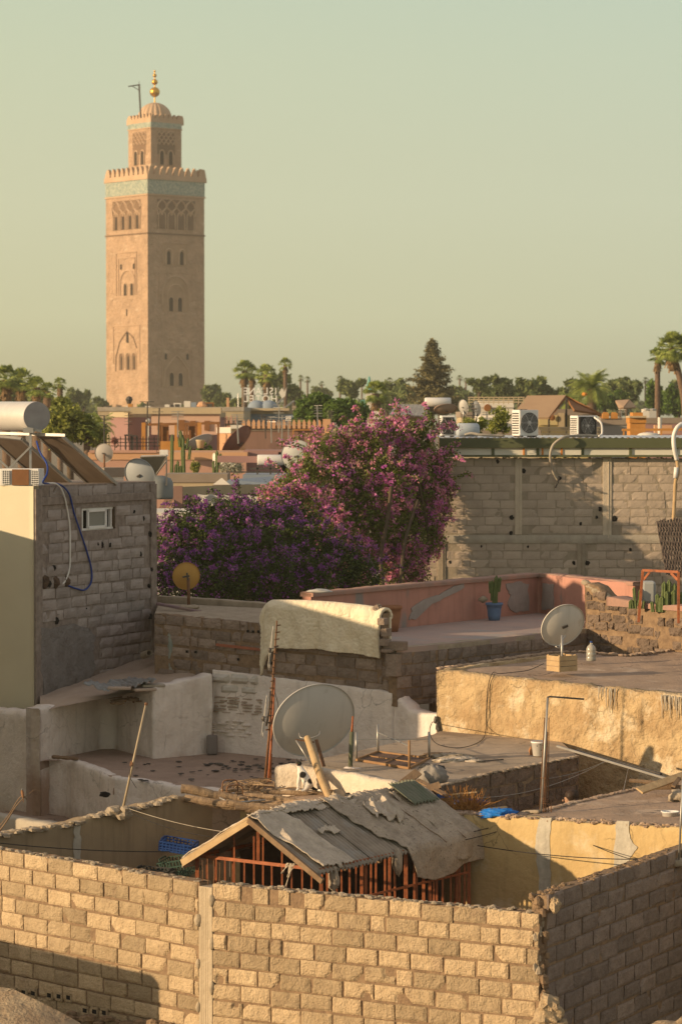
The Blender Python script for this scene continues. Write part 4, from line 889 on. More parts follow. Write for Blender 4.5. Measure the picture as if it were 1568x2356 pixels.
# bucket
root = empty('bucket', PZ(1239, 1739, z3), 'white plastic bucket with drain holes standing at the foot of the ochre wall', 'bucket')
bu = PZ(1239, 1739, z3)
MB().lathe([(0, 0), (.095, 0), (.125, .21), (.135, .21), (.135, .235), (.12, .235), (.09, .03), (0, .03)], bu, 28).build('bucket_body', m_plw, root, smooth=True)
MB().ball(bu + V(0, 0, .2), .1, 14, (1, 1, .4), .3).build('soil', m_floor_b, root); 
m = MB()
for k, (a, z) in enumerate([(-1.9, .17), (-1.3, .1), (-1.5, .19), (-1.1, .18)]): m.ball(bu + V(.118 * math.cos(a), .118 * math.sin(a), z), .009, 6)
m.build('drain_hole', m_blk, root)
lumpy('stone', PZ(1222, 1734, z3) + V(0, 0, .03), .07, M('orange_stone', (.45, .22, .1)), 'orange stone leaning on the white bucket', 'stone', sq=(.6, .6, 1.2))
# L-shaped pipe with bundled rods
root = empty('bent_pipe', P(1246, 1888, 41.0), 'tall grey pipe bent over at the top, wired to rebar on the yellow wall', 'pipe')
MB().tube([P(1243, 1888, 41.0), P(1251, 1750, 41.0), P(1259, 1606, 41.0)], .016, 10).build('pipe', m_steel, root, smooth=True)
MB().tube([P(1258, 1605, 41.0), P(1264, 1603, 41.0), P(1343, 1609, 41.0)], .013, 10).build('bent_arm', m_dsteel, root, smooth=True)
for (a, b_, c_, d_, r_) in [(1240, 1884, 1252, 1652, .009), (1249, 1886, 1257, 1655, .010), (1254, 1886, 1258, 1684, .012), (1260, 1880, 1262, 1652, .007), (1268, 1884, 1266, 1840, .008)]:
    MB().tube([P(a, b_, 41.05), P((a + c_) / 2, (b_ + d_) / 2, 41.04), P(c_, d_, 41.05)], r_, 6).build('rebar', m_rustm, root, smooth=True)
for v in (1838, 1843, 1848, 1790):
    MB().lathe([(.055, -.006), (.06, 0), (.055, .006)], P(1252, v, 41.03), 14, axis=V(.1, 0, 1)).build('wire_tie', m_rustm, root)
lumpy('mortar_foot', P(1240, 1887, 41.0), .09, m_conc, parent=root, jit=.5, sq=(1.3, 1, .8))
# pole at the right edge
tag(MB().tube([P(1561, 1978, 37.7), P(1570, 1790, 37.7)], .014, 10).build('pole', m_steel, smooth=True), 'thin grey pole standing on the brown wall at the right edge', 'pole')
lumpy('broken_block', P(1558, 1985, 37.8), .12, m_conc, 'broken lump of block at the foot of the thin pole, right edge', 'rubble', jit=.5, sq=(1.5, 1, .5))
# white bowl
root = empty('plastic_tub', PZ(1541, 1885, zYM + .04), 'round white plastic tub on the brown flat roof at the right', 'tub'); bu = PZ(1541, 1885, zYM + .04)
MB().lathe([(0, 0), (.10, 0), (.122, .1), (.128, .1), (.128, .112), (.115, .112), (.095, .015), (0, .015)], bu, 30).build('tub_body', m_plw, root, smooth=True)
MB().lathe([(.126, .1), (.134, .104), (.134, .114), (.124, .114)], bu, 30).build('rim', m_plw, root, smooth=True)
# poles and planks over the well
tag(MB().beam(P(1281, 1717, 45.5), P(1533, 1792, 43.2), .035, .03).build('pole', m_steel), 'long pale metal bar slanting over the light well', 'pole')
tag(MB().beam(P(1325, 1727, 45.3), P(1520, 1782, 43.5), .05, .03).build('pole', m_dsteel), 'dark bar lying parallel just above the long pale bar', 'pole')
for a, b_, w_, lb in [((1470, 1820, 42.3), (1575, 1783, 43.0), .14, 'wide pale plank at the right edge above the roof'), ((1447, 1796, 43.4), (1560, 1806, 43.2), .06, 'narrow plank lying behind the wide one at the right edge'),
                      ((1480, 1812, 42.8), (1575, 1812, 42.7), .08, 'plank under the wide one at the right edge'), ((1548, 1810, 42.5), (1562, 1790, 42.8), .06, 'short prop under the wide plank')]:
    tag(MB().beam(P(*a), P(*b_), w_, .03, up=V(.1, -.5, .8)).build('plank', m_wood_l if 'pale' in lb else m_wood, bevel=.003), lb, 'plank')
lumpy('rock', P(1562, 1832, 41.9), .13, m_conc, 'pale rock at the right edge under the wide plank', 'rock', jit=.45, sq=(1.2, 1, .7))
# ============================================================ white house (left middle)
zT5 = E - 6.24; zW = E - 5.05
k5 = 51.2
def k5p(u): return V(*yl(k5, u), 0)
g_ = lambda u, v: PZ(u, v, zT5)
base_pts = {110: g_(110, 1748), 231: g_(231, 1723), 262: g_(262, 1722), 352: g_(352, 1745), 488: g_(488, 1733)}
def top_of(p, u, v): return V(p.x, p.y, P(u, v, p.y).z)
root = empty('white_house', g_(300, 1760), 'whitewashed house with stepped walls, sunken red-dust roof and stained plaster, left middle', 'house')
E0 = k5p(488); E1 = k5p(906)
tops = [top_of(P(-500, 1625, 56.2), -500, 1615), top_of(P(-60, 1625, 53.2), -60, 1628), top_of(P(88, 1638, 51.6), 88, 1640)]
m = MB(); ribbon(m, tops, 6.2, .3, .02, .09, .1, .03, seed=21); m.build('wall', m_white3, root, smooth=True)
b1 = base_pts[110]; b1 = V(b1.x - .12, b1.y - .2, 0)
tl = [top_of(V(b1.x, b1.y, 0), 95, 1630), top_of(base_pts[231].lerp(base_pts[110], .4), 185, 1608), top_of(base_pts[231], 235, 1606), top_of(base_pts[262], 262, 1598), top_of(base_pts[352], 350, 1584), top_of(base_pts[488].lerp(base_pts[352], .5), 420, 1566), top_of(base_pts[488], 486, 1552)]
m = MB(); ribbon(m, tl, 6.2, .3, .025, .08, .04, .03, seed=23); m.build('wall', m_white, root, smooth=True)
te = [V(E0.x, E0.y - .09, zat(1540, E0.y)), V(E1.x, E1.y - .09, zat(1592, E1.y))]
bx = k5p(1012)
te2 = te + []
m = MB(); ribbon(m, [te[0], te[0].lerp(te[1], .5), te[1]], 6.2, .3, .018, .08, .02, .02, seed=25); m.build('wall', m_white2, root, smooth=True)
e2_ = [te[1], top_of(k5p(918) - V(0, .12, 0), 918, 1612), top_of(k5p(940) - V(0, .2, 0), 940, 1632), top_of(k5p(975) - V(0, .2, 0), 975, 1642), top_of(k5p(1025) - V(0, .2, 0), 1025, 1643)]
m = MB(); ribbon(m, e2_, 6.2, .3, .02, .06, .06, .02, seed=26); m.build('wall', m_white2, root, smooth=True)
# exposed courses in the whitewash
def exposed(u0, v0, u1, v1, rows, mat, name, seed, L=.45, H=.17, A=None, B=None, off=.02, par=None):
    a = PL(u0, v0, A, B); b_ = PL(u1, v0, A, B); z1 = a.z; z0 = PL(u0, v1, A, B).z; m = MB()
    blocks(m, None, (a.x, a.y), (b_.x, b_.y), z1, z1, z0, seed=seed, L=L, H=H, nx=5, ny=3, rough=.01, proud=off, squeeze=.2, missing=.1, jit=.01)
    return m.build(name, mat, par)
exposed(492, 1548, 600, 1592, 2, M('white_blocks', (.60, .56, .5), (.5, .46, .4), 4, bump=.5), 'painted_blocks', 31, A=E0, B=E1, par=root, off=.125)
exposed(496, 1600, 610, 1640, 4, m_wtop, 'worn_courses', 32, L=.3, H=.035, A=E0, B=E1, par=root, off=.108)
exposed(490, 1652, 585, 1690, 4, m_white, 'worn_courses', 33, L=.3, H=.045, A=E0, B=E1, par=root, off=.115)
fl = [V(b1.x, b1.y, zT5), base_pts[231], base_pts[262], base_pts[352], base_pts[488], V(*k5p(488)[:2], zT5), V(*k5p(700)[:2], zT5), V(*k5p(850)[:2], zT5), g_(760, 1835), g_(640, 1840), g_(520, 1822), g_(400, 1812), g_(320, 1797), g_(265, 1795), g_(240, 1785), g_(190, 1762)]
fl = [V(p.x, p.y, zT5) for p in fl]
m = MB(); floor_poly(m, fl, .03, .13, 9, .3); _f = m
pw = [PZ(98, 1738, zT5 + .06), PZ(150, 1745, zT5 + .04), PZ(190, 1758, zT5 + .03), PZ(225, 1772, zT5 + .0), PZ(262, 1790, zT5), PZ(320, 1795, zT5), PZ(400, 1808, zT5), PZ(520, 1818, zT5 + .01), PZ(640, 1832, zT5 + .02), PZ(720, 1845, zT5 + .02)]
fl2 = fl[:-9] + [V(p.x, p.y + .07, zT5) for p in pw[::-1]]; m = MB(); floor_poly(m, [V(p.x, p.y, zT5 - .01) for p in fl2], .02, .13, 9, .3); m.build('roof', m_floor_r, root, smooth=True)
m = MB(); ribbon(m, pw, 6.3, .16, .03, .07, .05, .02, seed=28, lean=.0); m.build('parapet', m_white3, root, smooth=True)
m = MB(); m.ball(g_(242, 1826) + V(0, -.12, 0), .07, 12, (1.2, .5, .7), .4); m.build('drain_hole', m_glassd, root)
# debris roof between it and the block house
droot = empty('debris_roof', P(330, 1570, 53), 'small shaded roof strewn with rubble and bent metal sheet at the foot of the block house', 'roof')
dr = [V(t.x - .02, t.y + .2, t.z - .05) for t in tl] + [P(560, 1520, 53.9), P(470, 1500, 56), P(357, 1500, 57.3), P(92, 1600, 53.2)]
m = MB(); floor_poly(m, dr, .05, .12, 11, .4); m.build('roof', m_wtop, droot, smooth=True)
m = MB()
for k in range(190):
    u = R.uniform(250, 470); t = R.random(); v = 1578 - (u - 240) * .17 - t * 34 + R.uniform(-3, 3); d = 51.7 + (u - 240) * .004 + t * 3.5; q = P(u, v, d); q.z = dr[2].z + R.uniform(0, .08) + .05
    m.ball(q, R.uniform(.03, .1), 7, (1.5, 1, .5), .5)
m.build('rubble', m_mort, droot)
m = MB(); A0 = P(190, 1572, 51.9); A1 = P(330, 1560, 53.0); B0 = P(240, 1592, 51.4); B1_ = P(360, 1566, 51.8)
m.grid(lambda i, j: A0.lerp(A1, i).lerp(B0.lerp(B1_, i), j) + V(0, 0, .02 * math.sin(i * 60) + .06 * fbm(V(i * 3, j * 2, 0), 1.5, 3)), 120, 14)
tag(m.build('metal_sheet', M('bent_sheet', (.27, .29, .3), (.2, .19, .18), 5, rough=.5, metal=.2, c3=(.2, .11, .07), s3=3, t3=.58), smooth=True, solid=.006), 'bent bluish corrugated metal sheet on the rubble at the foot of the block house', 'sheet')
for k, (u, v, d, lb) in enumerate([(275, 1583, 51.6, 'broken tile slab on the left of the white wall top'), (352, 1577, 52.0, 'long pale slab of plaster on the corner of the white wall'), (330, 1586, 51.8, 'cracked slab under the long pale one'), (408, 1538, 53.8, 'broken hollow block next to the grey drain pipe')]):
    m = MB(); m.box(P(u, v, d), .42 if k != 3 else .3, .3, .05 if k != 3 else .15, rz=.2 * k); tag(m.build('slab' if k != 3 else 'hollow_block', m_wtop if k != 1 else m_conc_l, bevel=.015), lb, 'slab' if k != 3 else 'block')
# drain pipes
root = empty('drain_pipe', P(396, 1540, 53.6), 'vertical grey-green drain pipe with an elbow in front of the brown brick wall', 'pipe')
MB().tube(curve([P(396, 1545, 53.6), P(395, 1500, 53.6), P(394, 1465, 53.6), P(398, 1452, 53.7), P(408, 1450, 53.9)]), .075, 14).build('pipe', M('grey_green_pipe', (.22, .25, .22), (.3, .3, .26), 3, rough=.5), root, smooth=True)
tag(MB().lathe([(.05, 0), (.07, 0), (.07, .3), (.05, .3), (.05, 0)], P(330, 1508, 55.2), 16, axis=V(.5, -1, .25)).build('pipe_stub', m_conc), 'short pipe stub poking out low on the block house', 'pipe')
# grey block leaning on the white wall
m = MB(); c_ = P(488, 1735, 52.4); m.box(c_ + V(0, 0, .17), .2, .15, .36, rz=.1); tag(m.build('grey_block', M('dark_block', (.2, .175, .16), (.16, .14, .13), 5, rough=.9, bump=.3), bevel=.03), 'dark grey block standing upright in the corner of the white walls', 'block')
m = MB(); q = curve([PZ(122, 1742, zT5 + .08), PZ(150, 1744, zT5 + .1), PZ(178, 1746, zT5 + .06)]); m.tube(q, [.035 + .015 * nz(p, 9) for p in q], 7); tag(m.build('bark_piece', m_wood), 'piece of brown bark on the left end of the white parapet', 'bark')
m = MB()
for k in range(110):
    u = R.gauss(600, 60) if k % 3 else R.uniform(280, 640); v = R.gauss(1765, 8) if k % 3 else R.uniform(1745, 1800); m.ball(PZ(u, v, zT5 + .012), R.uniform(.012, .05), 6, (1.6, 1.2, .35), .5)
tag(m.build('roof_litter', m_dsteel), 'dark litter scattered over the red-dust roof', 'litter', kind='stuff')
# lower left floor, ledge and pink wall
m = MB(); zz = E - 7.25; floor_poly(m, [V(-9, 50, zz), V(-9, 42.9, zz), V(-4.2, 43.2, zz), V(-1, 45, zz), V(-3.5, 50.6, zz), V(-5.5, 52.5, zz)], .03, .3, 3, .2); structure(m.build('lower_yard', m_floor_r, smooth=True))
root = empty('low_wall', P(60, 1885, 45), 'low wall with a beige ledge over pink plaster, bottom left behind the courtyard wall', 'wall')
a = [P(-60, 1868, 46.0), P(0, 1877, 45.6), P(70, 1889, 45.2), P(150, 1902, 44.8)]
m = MB(); ribbon(m, a, E - 6.78, .25, .01, .1, .04, .01, seed=41); m.build('ledge', m_conc_l, root, smooth=True)
m = MB(); ribbon(m, [p + V(.0, .03, -.25) for p in a], E - 7.6, .2, .01, .12, .02, .0, seed=42); m.build('wall', m_pink, root, smooth=True)

# ============================================================ block house on the left
GA = (P(78, 1122, 53).x, 53.0); GB = (P(357, 1110, 57.2).x, 57.2); zG = zat(1121, 53.0)
LA = (GA[0] - .811 * 6.0, GA[1] + .585 * 6.0)
root = empty('block_house', (GA[0], GA[1], E - 5.4), 'tall grey cement block house with a small white window and cream painted side', 'house')
b = MB(); mm = MB()
wn = [PL(u, v, GA, GB) for u, v in ((188, 1170), (265, 1216))]; dG2, nG2 = fdir(GA, GB); ws0 = (V(wn[0].x - GA[0], wn[0].y - GA[1], 0)).length; ws1 = (V(wn[1].x - GA[0], wn[1].y - GA[1], 0)).length; wz1, wz0 = wn[0].z, wn[1].z
WG = (V(*GB, 0) - V(*GA, 0)).length
def skG(mid, z, a0, a1):
    if a0 < ws1 + .02 and a1 > ws0 - .02 and z > wz0 - .12 and z < wz1 + .10: return True
    if mid < .28 or mid > WG - .28: return True
    p = GA[0] + dG2.x * mid, GA[1] + dG2.y * mid; vv = 960 + (E - z) / p[1] * F; uu = 784 + p[0] / p[1] * F
    if vv > 1438 and uu < 215 - (vv - 1438) * .0 + 20 * nz(V(vv * .02, 0, 0)): return True
    return 1141 < vv < 1166
blocks(b, None, GA, GB, zG - .01, zG - .01, E - 5.0, seed=14, L=.5, H=.185, joint=.028, nx=6, ny=3, rough=.010, proud=.03, squeeze=.12, jit=.008, skip=skG, wob=.03)
# mortar plane with a real window opening: four pieces
def mpiece(s0, s1, z0, z1):
    nn = max(2, int((s1 - s0) / .1)); kk = max(2, int((z1 - z0) / .1))
    def fn(i, j):
        q = V(*GA, 0) + dG2 * (s0 + (s1 - s0) * i) + V(0, 0, z0 + (z1 - z0) * j); return q + nG2 * (.012 * fbm(q, 5, 3) if 0 < i < 1 and 0 < j < 1 else 0)
    mm.grid(fn, nn, kk)
zb_ = E - 5.6
mpiece(0, ws0, zb_, zG); mpiece(ws1, WG, zb_, zG); mpiece(ws0, ws1, zb_, wz0); mpiece(ws0, ws1, wz1, zG)
b.build('blocks', m_gblock, root); mm.build('mortar', m_gmort, root, smooth=True)
# joint lips, corner posts, lintel band, patch of render
m = MB()
for s in (.12, WG - .12): 
    a = V(*GA, 0) + dG2 * s + nG2 * .012; m.obox(a + V(0, 0, (zG - .03 + zb_) / 2), dG2 * .115, nG2 * .03, V(0, 0, (zG - .03 - zb_) / 2))
zl = zG - .27; m.obox((V(*GA, 0) + V(*GB, 0)) / 2 + nG2 * .01 + V(0, 0, zl), dG2 * (WG / 2 - .24), nG2 * .028, V(0, 0, .075))
m.build('concrete_frame', m_gmort, root, bevel=.008)
m = MB()
A_, B_ = V(*GA, 0), V(*GB, 0)
m_rend = M('rough_grey_render', (.25, .23, .215), (.19, .165, .15), 3, rough=.95, bump=.9, bsc=12, bd=.05, c3=(.14, .11, .1), s3=2, t3=.58)
patch([(128, 1445), (160, 1436), (200, 1446), (214, 1470), (210, 1500), (216, 1540), (195, 1572), (180, 1606), (150, 1618), (96, 1625), (92, 1540), (88, 1445)], GA, GB, .045, 'render_patch', m_rend, root, .03)
# holes in the blocks
m = MB()
for (u, v, r_) in [(222, 1252, .03), (232, 1253, .05), (250, 1254, .04), (532 * .573 / .573 * 0 + 306, 1177, .03), (327, 1193, .04), (353 * 0 + 343, 1228, .05), (320, 1275, .045), (178 * 0 + 110, 1343, .06), (342, 1418, .055), (345, 1310, .045), (340, 1348, .04), (128, 1428, .06), (150, 1545, .03), (196, 1400, .015), (121, 1307, .05), (206, 1168, .0)]:
    if r_: q = PL(u - 0, v, GA, GB); MB().ball(q + nG2 * .028, r_, 9, (.8, .5, 1.2), .5).build('hole', m_glassd, root)
m = MB()
for (u, v, r_) in [(100, 1338, .12), (125, 1340, .11), (150, 1337, .1)]: q = PL(u, v, GA, GB); MB().ball(q + nG2 * .0, r_, 14, (1, .55, 1), .35).build('broken_cavity', M('cavity', (.14, .09, .06), (.06, .04, .03), 8, bump=.8), root)
# window
wr = MB(); wq = lambda s, z, o=0.0: V(*GA, 0) + dG2 * s + nG2 * o + V(0, 0, z)
wi = wr; wc = (ws0 + ws1) / 2
m = MB(); m.obox(wq(wc, (wz0 + wz1) / 2, -.25), dG2 * (ws1 - ws0) / 2 * 1.2, nG2 * .02, V(0, 0, (wz1 - wz0) / 2 * 1.2)); 
win = MB()
for (s, z, hs_, hz_) in [(wc, wz0 + .02, (ws1 - ws0) / 2 - .06, .02), (wc, wz1 - .02, (ws1 - ws0) / 2 - .06, .02), (ws0 + .06, (wz0 + wz1) / 2, .02, (wz1 - wz0) / 2), (ws1 - .12, (wz0 + wz1) / 2, .02, (wz1 - wz0) / 2)]:
    win.obox(wq(s, z, -.05), dG2 * hs_, nG2 * .03, V(0, 0, hz_))
wo = win.build('window', m_plw, root)
m.build('dark_room', m_glassd, wo)
sw = (ws1 - ws0) * .29; m = MB(); sc_ = wc - .04
for (s, z, hs_, hz_) in [(sc_, wz0 + .05, sw, .03), (sc_, wz1 - .05, sw, .03), (sc_ - sw + .03, (wz0 + wz1) / 2, .025, (wz1 - wz0) / 2 - .03), (sc_ + sw - .04, (wz0 + wz1) / 2, .03, (wz1 - wz0) / 2 - .03)]:
    m.obox(wq(s, z, -.02), dG2 * hs_, nG2 * .02, V(0, 0, hz_))
m.build('sash', m_plw, wo, bevel=.003)
m = MB(); m.obox(wq(sc_, (wz0 + wz1) / 2, -.03), dG2 * (sw - .03), nG2 * .004, V(0, 0, (wz1 - wz0) / 2 - .06)); m.build('pane', M('frosted_glass', (.20, .21, .19), rough=.25, spec=.6), wo)
# top slab and cream side wall
m = MB(); floor_poly(m, [V(*GA, zG + .02), V(*GB, zG + .02), V(GB[0] - 3.2, GB[1] + 2.3, zG + .02), V(LA[0], LA[1], zG + .02)], .012, .2, 2, .1); m.build('roof', m_gmort, root, smooth=True)
m = MB(); ribbon(m, [V(LA[0], LA[1], zG + .02), V(GA[0] - .01, GA[1] - .01, zG + .02)], E - 6.0, .15, .006, .12, .01, .004, seed=51); m.build('painted_wall', m_cream, root, smooth=True)
# side return
m = MB(); m.add([V(*GB, zb_), V(GB[0] - 3, GB[1] + 2.2, zb_), V(GB[0] - 3, GB[1] + 2.2, zG), V(*GB, zG)], [(0, 1, 2, 3)]); m.build('rear_wall', m_gblock, root)
# unseen neighbour boxes and wall, added and shaped to throw the evening shade
root = empty('shade_casters', (-9, 47, 0), 'unseen shade-casting boxes standing for neighbouring walls beyond the left edge', 'house')
def bxw(x0, x1, y0, y1, z0, z1): m = MB(); m.box(((x0 + x1) / 2, (y0 + y1) / 2, (z0 + z1) / 2), x1 - x0, y1 - y0, z1 - z0); return m
CASTERS = [(-11.5, -8.6, 45.95, 52.9, 0, E - 1.62), (-11.5, -8.6, 44.0, 45.94, 0, E - 4.2)]
m = MB(); qa, qb = V(-12.5, 41.7, 0), V(-7.02, 35.4, 0); dq = (qb - qa).normalized(); nq = V(-dq.y, dq.x, 0) * -1; m.obox((qa + qb) / 2 + nq * .2 + V(0, 0, (E - 6.32) / 2), (qb - qa) / 2, nq * .2, V(0, 0, (E - 6.32) / 2)); m.build('shade_wall', m_cream, root)
for c_ in CASTERS: bxw(*c_).build('wall', m_cream, root, bevel=.05)
# hoses on the block wall
def gw(u, v, o=.05): return PL(u, v, GA, GB) + nG2 * o
root_h = empty('hose', gw(95, 1112), 'dark blue hose looping down the grey block wall', 'hose')
MB().tube(curve([P(84, 1015, 53.6), P(92, 1040, 53.4), P(108, 1068, 53.2), P(108, 1090, 53.1), P(100, 1105, 53.0), gw(96, 1112, .06), gw(125, 1114, .1), gw(150, 1135, .08), gw(165, 1180), gw(180, 1225), gw(195, 1270), gw(205, 1310), gw(204, 1340), gw(190, 1357), gw(170, 1354), gw(150, 1345, .0)]), .018, 8).build('blue_hose', M('blue_hose_rubber', (.015, .04, .2), (.02, .05, .25), 3, rough=.5), root_h, smooth=True)
tag(MB().tube(curve([P(70, 1000, 53.6), gw(96, 1112, .04), gw(118, 1113, .1), gw(135, 1130, .08), gw(148, 1165), gw(155, 1210), gw(156, 1260), gw(155, 1305), gw(148, 1335, .03), gw(142, 1345, .0)][1:]), .016, 8).build('white_pipe', m_plw, smooth=True), 'thin white pipe hanging in a curve down the grey block wall', 'pipe')

# things on its roof: solar heater, AC, dish
root = empty('solar_water_heater', P(80, 1118, 54.2), 'silver water tank on a frame above tilted solar panels, left edge', 'water heater')
c0 = P(-80, 956, 57.2); c1 = P(84, 958, 54.4); axd = (c1 - c0).normalized(); r_ = .285
m = MB(); m.lathe([(0, 0), (r_ * .9, 0), (r_, .03), (r_, (c1 - c0).length - .03), (r_ * .97, (c1 - c0).length)], c0, 40, axis=axd); m.build('tank', M('brushed_tank', (.74, .71, .66), (.68, .65, .6), 6, rough=.35, metal=.35, spec=.6), root, smooth=True)
m = MB(); m.lathe([(r_ * .985, 0), (r_ * .985, .02), (0, .025)], c1, 40, axis=axd); m.build('tank_end', M('tank_end', (.36, .34, .33), (.3, .28, .27), 4, rough=.6), root)
m = MB(); m.beam(P(70, 992, 54.3), P(70, 1080, 54.2), .045); m.beam(P(70, 1028, 54.2), P(20, 1078, 54.2), .035); m.beam(P(-10, 1050, 54.2), P(20, 1078, 54.2), .035); m.beam(P(62, 985, 54.3), P(96, 992, 54.3), .05); m.beam(P(-20, 996, 54.9), P(150, 1001, 54.1), .035, .05); m.obox(P(66, 990, 54.3), V(.10, 0, .0), V(0, .1, 0), V(0, 0, .05))
m.build('frame', m_steel, root)
m_panel = M('panel_back', (.20, .155, .115), (.17, .13, .10), 2, rough=.55, metal=.2)
def panel(tl_, tr_, bl_, br_, name, roo, mat, wdt=.05):
    a, b_, c_, d_ = tl_, tr_, bl_, br_; n_ = (b_ - a).cross(c_ - a).normalized(); m = MB(); m.grid(lambda i, j: a.lerp(b_, i).lerp(c_.lerp(d_, i), j), 2, 2); o = m.build(name, mat, roo, solid=.03)
    m = MB()
    for p, q in ((a, b_), (b_, d_), (d_, c_), (c_, a)): m.beam(p, q, wdt, wdt * 1.1, up=n_)
    m.build('panel_frame', m_steel, roo); return o
panel(P(86, 1000, 54.6), P(140, 1001, 54.2), P(205, 1115, 56.0), P(268, 1113, 55.7), 'collector_panel', root, m_panel)
panel(P(-25, 1002, 55.0), P(50, 1010, 54.6), P(105, 1118, 56.3), P(165, 1113, 56.0), 'collector_panel', root, m_panel)
root = empty('air_conditioner', P(45, 1118, 53.1), 'old white air conditioner housing with a brown board on the corner of the cream wall', 'air conditioner')
m = MB(); ca = P(47, 1098, 53.3); m.obox(ca + V(0, .25, 0), V(.375, -.06, 0), V(.03, .22, 0), V(0, 0, .16)); m.build('casing', m_plw, root, bevel=.01)
m = MB(); m.obox(ca + V(.0, -.0, 0), V(.16, -.026, 0), V(0, .015, 0), V(0, 0, .15)); m.build('board', M('brown_board', (.22, .10, .04), (.17, .08, .035), 3, rough=.8), root)
m = MB()
for sx_ in (-.28, .28):
    MB().obox(ca + V(sx_, -.0 - sx_ * .16, 0), V(.07, -.011, 0), V(0, .008, 0), V(0, 0, .13)).build('grille_recess', m_blk, root)
m = MB()
for sx_ in (-.28, .28):
    for k in range(7): m.obox(ca + V(sx_, -.02 - sx_ * .16, -.12 + .04 * k), V(.075, -.012, 0), V(0, .006, 0), V(0, 0, .006))
    for k in range(4): m.obox(ca + V(sx_ - .06 + .04 * k, -.022 - sx_ * .16 + .006 * (1.5 - k), 0), V(.005, 0, 0), V(0, .006, 0), V(0, 0, .13))
m.build('grille', m_plw, root)
# dish on the roof corner
dr_, *_ = satdish('satellite_dish', P(322, 1092, 57.8), (.25, .93, .25), .30, .34, .5, M('dish_blue_grey', (.34, .36, .37), (.31, .33, .34), 2, rough=.5), 'bluish grey dish peeping over the right end of the block house roof', depth=.08, arm=False, support=[('pole', [P(322, 1112, 57.9), P(322, 1090, 57.85)], .02, m_steel)])

# ============================================================ brown brick wall B1
root = empty('brick_wall', k5p(640) + V(0, 0, E - 4.9), 'brown uneven brick wall standing on the white wall, with a blanket thrown over its right part', 'wall')
m_brn = M('brick_earthy', (.34, .265, .21), (.25, .19, .15), 4, rough=.95, bump=.9, bsc=24, bd=.04, tint=.25, fine=.3)
b = MB(); mm = MB(); kb = k5 + .03
BA = yl(kb, 355); BM_ = yl(kb, 615); BB = yl(kb, 880); zB0 = zat(1425, yl(kb, 430)[1]); zB1 = zat(1436, BM_[1]); zB2 = zat(1412, BB[1]); zB1b = zat(1392, BM_[1])
blocks(b, mm, BA, BM_, zat(1412, BA[1]), zB1 - 0, E - 5.1, seed=22, L=.42, H=.17, joint=.035, nx=6, ny=3, rough=.016, proud=.03, squeeze=.35, jit=.015, missing=.05, mamp=.03, wob=.05)
blocks(b, mm, BM_, BB, zB1b, zB2, E - 5.2, seed=23, L=.43, H=.18, joint=.03, nx=6, ny=3, rough=.014, proud=.03, squeeze=.2, jit=.012, missing=.03, mamp=.025, wob=.03)
BC = yl(kb, 905)
blocks(b, mm, BB, BC, zat(1480, BC[1]), zat(1490, BC[1]), E - 5.2, seed=24, L=.3, H=.18, joint=.03, nx=4, ny=3, rough=.014, squeeze=.3, jit=.012)
b.build('bricks', m_brn, root); mm.build('mortar', m_mort, root, smooth=True)
m = MB()
for (u, v) in [(570, 1452), (582, 1453), (594, 1453), (430, 1499), (450, 1500), (548, 1517), (623, 1526)]: q = PL(u, v, BA, BB) + V(0, -.045, 0); MB().box(q, .05, .01, .045, rz=-.6).build('block_cavity', m_glassd, root)
m = MB(); a = PL(500, 1483, BA, BB) + V(-.02, -.04, 0); q = PL(625, 1497, BA, BB) + V(-.02, -.04, 0); m.beam(a, q, .03, .05); m.build('red_bricks', M('red_brick', (.36, .13, .07), (.28, .11, .07), 6), root)
# broken right end with loose blocks
m = MB()
for (u, v, w_, h_) in [(886, 1478, .14, .12), (905, 1530, .22, .4), (893, 1497, .2, .06), (915, 1486, .3, .16), (888, 1455, .12, .14), (880, 1430, .14, .12)]:
    MB().box(P(u, v, 50.4), w_, .2, h_, rz=-.5 + R.uniform(-.1, .1)).build('loose_block', m_brn, root, bevel=.012)
# ledge roof behind B1 with the curb under the bush
root = empty('ledge_roof', P(480, 1410, 54.5), 'narrow dark roof ledge behind the brown brick wall, under the bougainvillea', 'roof')
zz = zB0 + .02
m = MB(); floor_poly(m, [V(BA[0], BA[1] + .02, zat(1412, BA[1]) - .01), V(BM_[0], BM_[1] + .02, zB1 + 0), P(640, 1398, 54.2), P(620, 1400, 55.6), P(365, 1388, 57.4)], .02, .15, 13, .3); m.build('roof', m_conc, root, smooth=True)
m = MB(); ribbon(m, [P(355, 1371, 57.6), P(480, 1378, 56.7), P(650, 1391, 55.6)], zz - .5, .2, .012, .1, .02, .01, seed=54); m.build('curb', m_conc, root, smooth=True)
tag(MB().beam(P(362, 1389, 55.0), P(460, 1408, 54.2), .09, .05).build('beam', M('purple_stained_wood', (.20, .13, .17), (.26, .19, .15), 6, rough=.9, bump=.4), bevel=.01), 'old beam with purple stains lying on the ledge below the ochre dish', 'beam')
satdish('satellite_dish', P(428, 1325, 55.6), (-.25, .95, .12), .26, .26, 0, m_dishy, 'round ochre yellow satellite dish in front of the bougainvillea', depth=.055, arm=False, support=[('pole', [P(434, 1395, 55.3), P(433, 1330, 55.35)], .032, m_rustm)])
m = MB(); m.beam(P(420, 1328, 55.2), P(436, 1325, 55.2), .05, .03); m.beam(P(430, 1318, 55.2), P(432, 1335, 55.2), .07, .03); tag(m.build('dish_clamp', m_dsteel), 'dark clamp at the centre of the ochre dish', 'clamp')
lumpy('mortar_lump', P(436, 1398, 55.2), .12, m_conc, 'pale lump of mortar round the foot of the ochre dish pole', 'mortar', sq=(1.6, 1, .5))
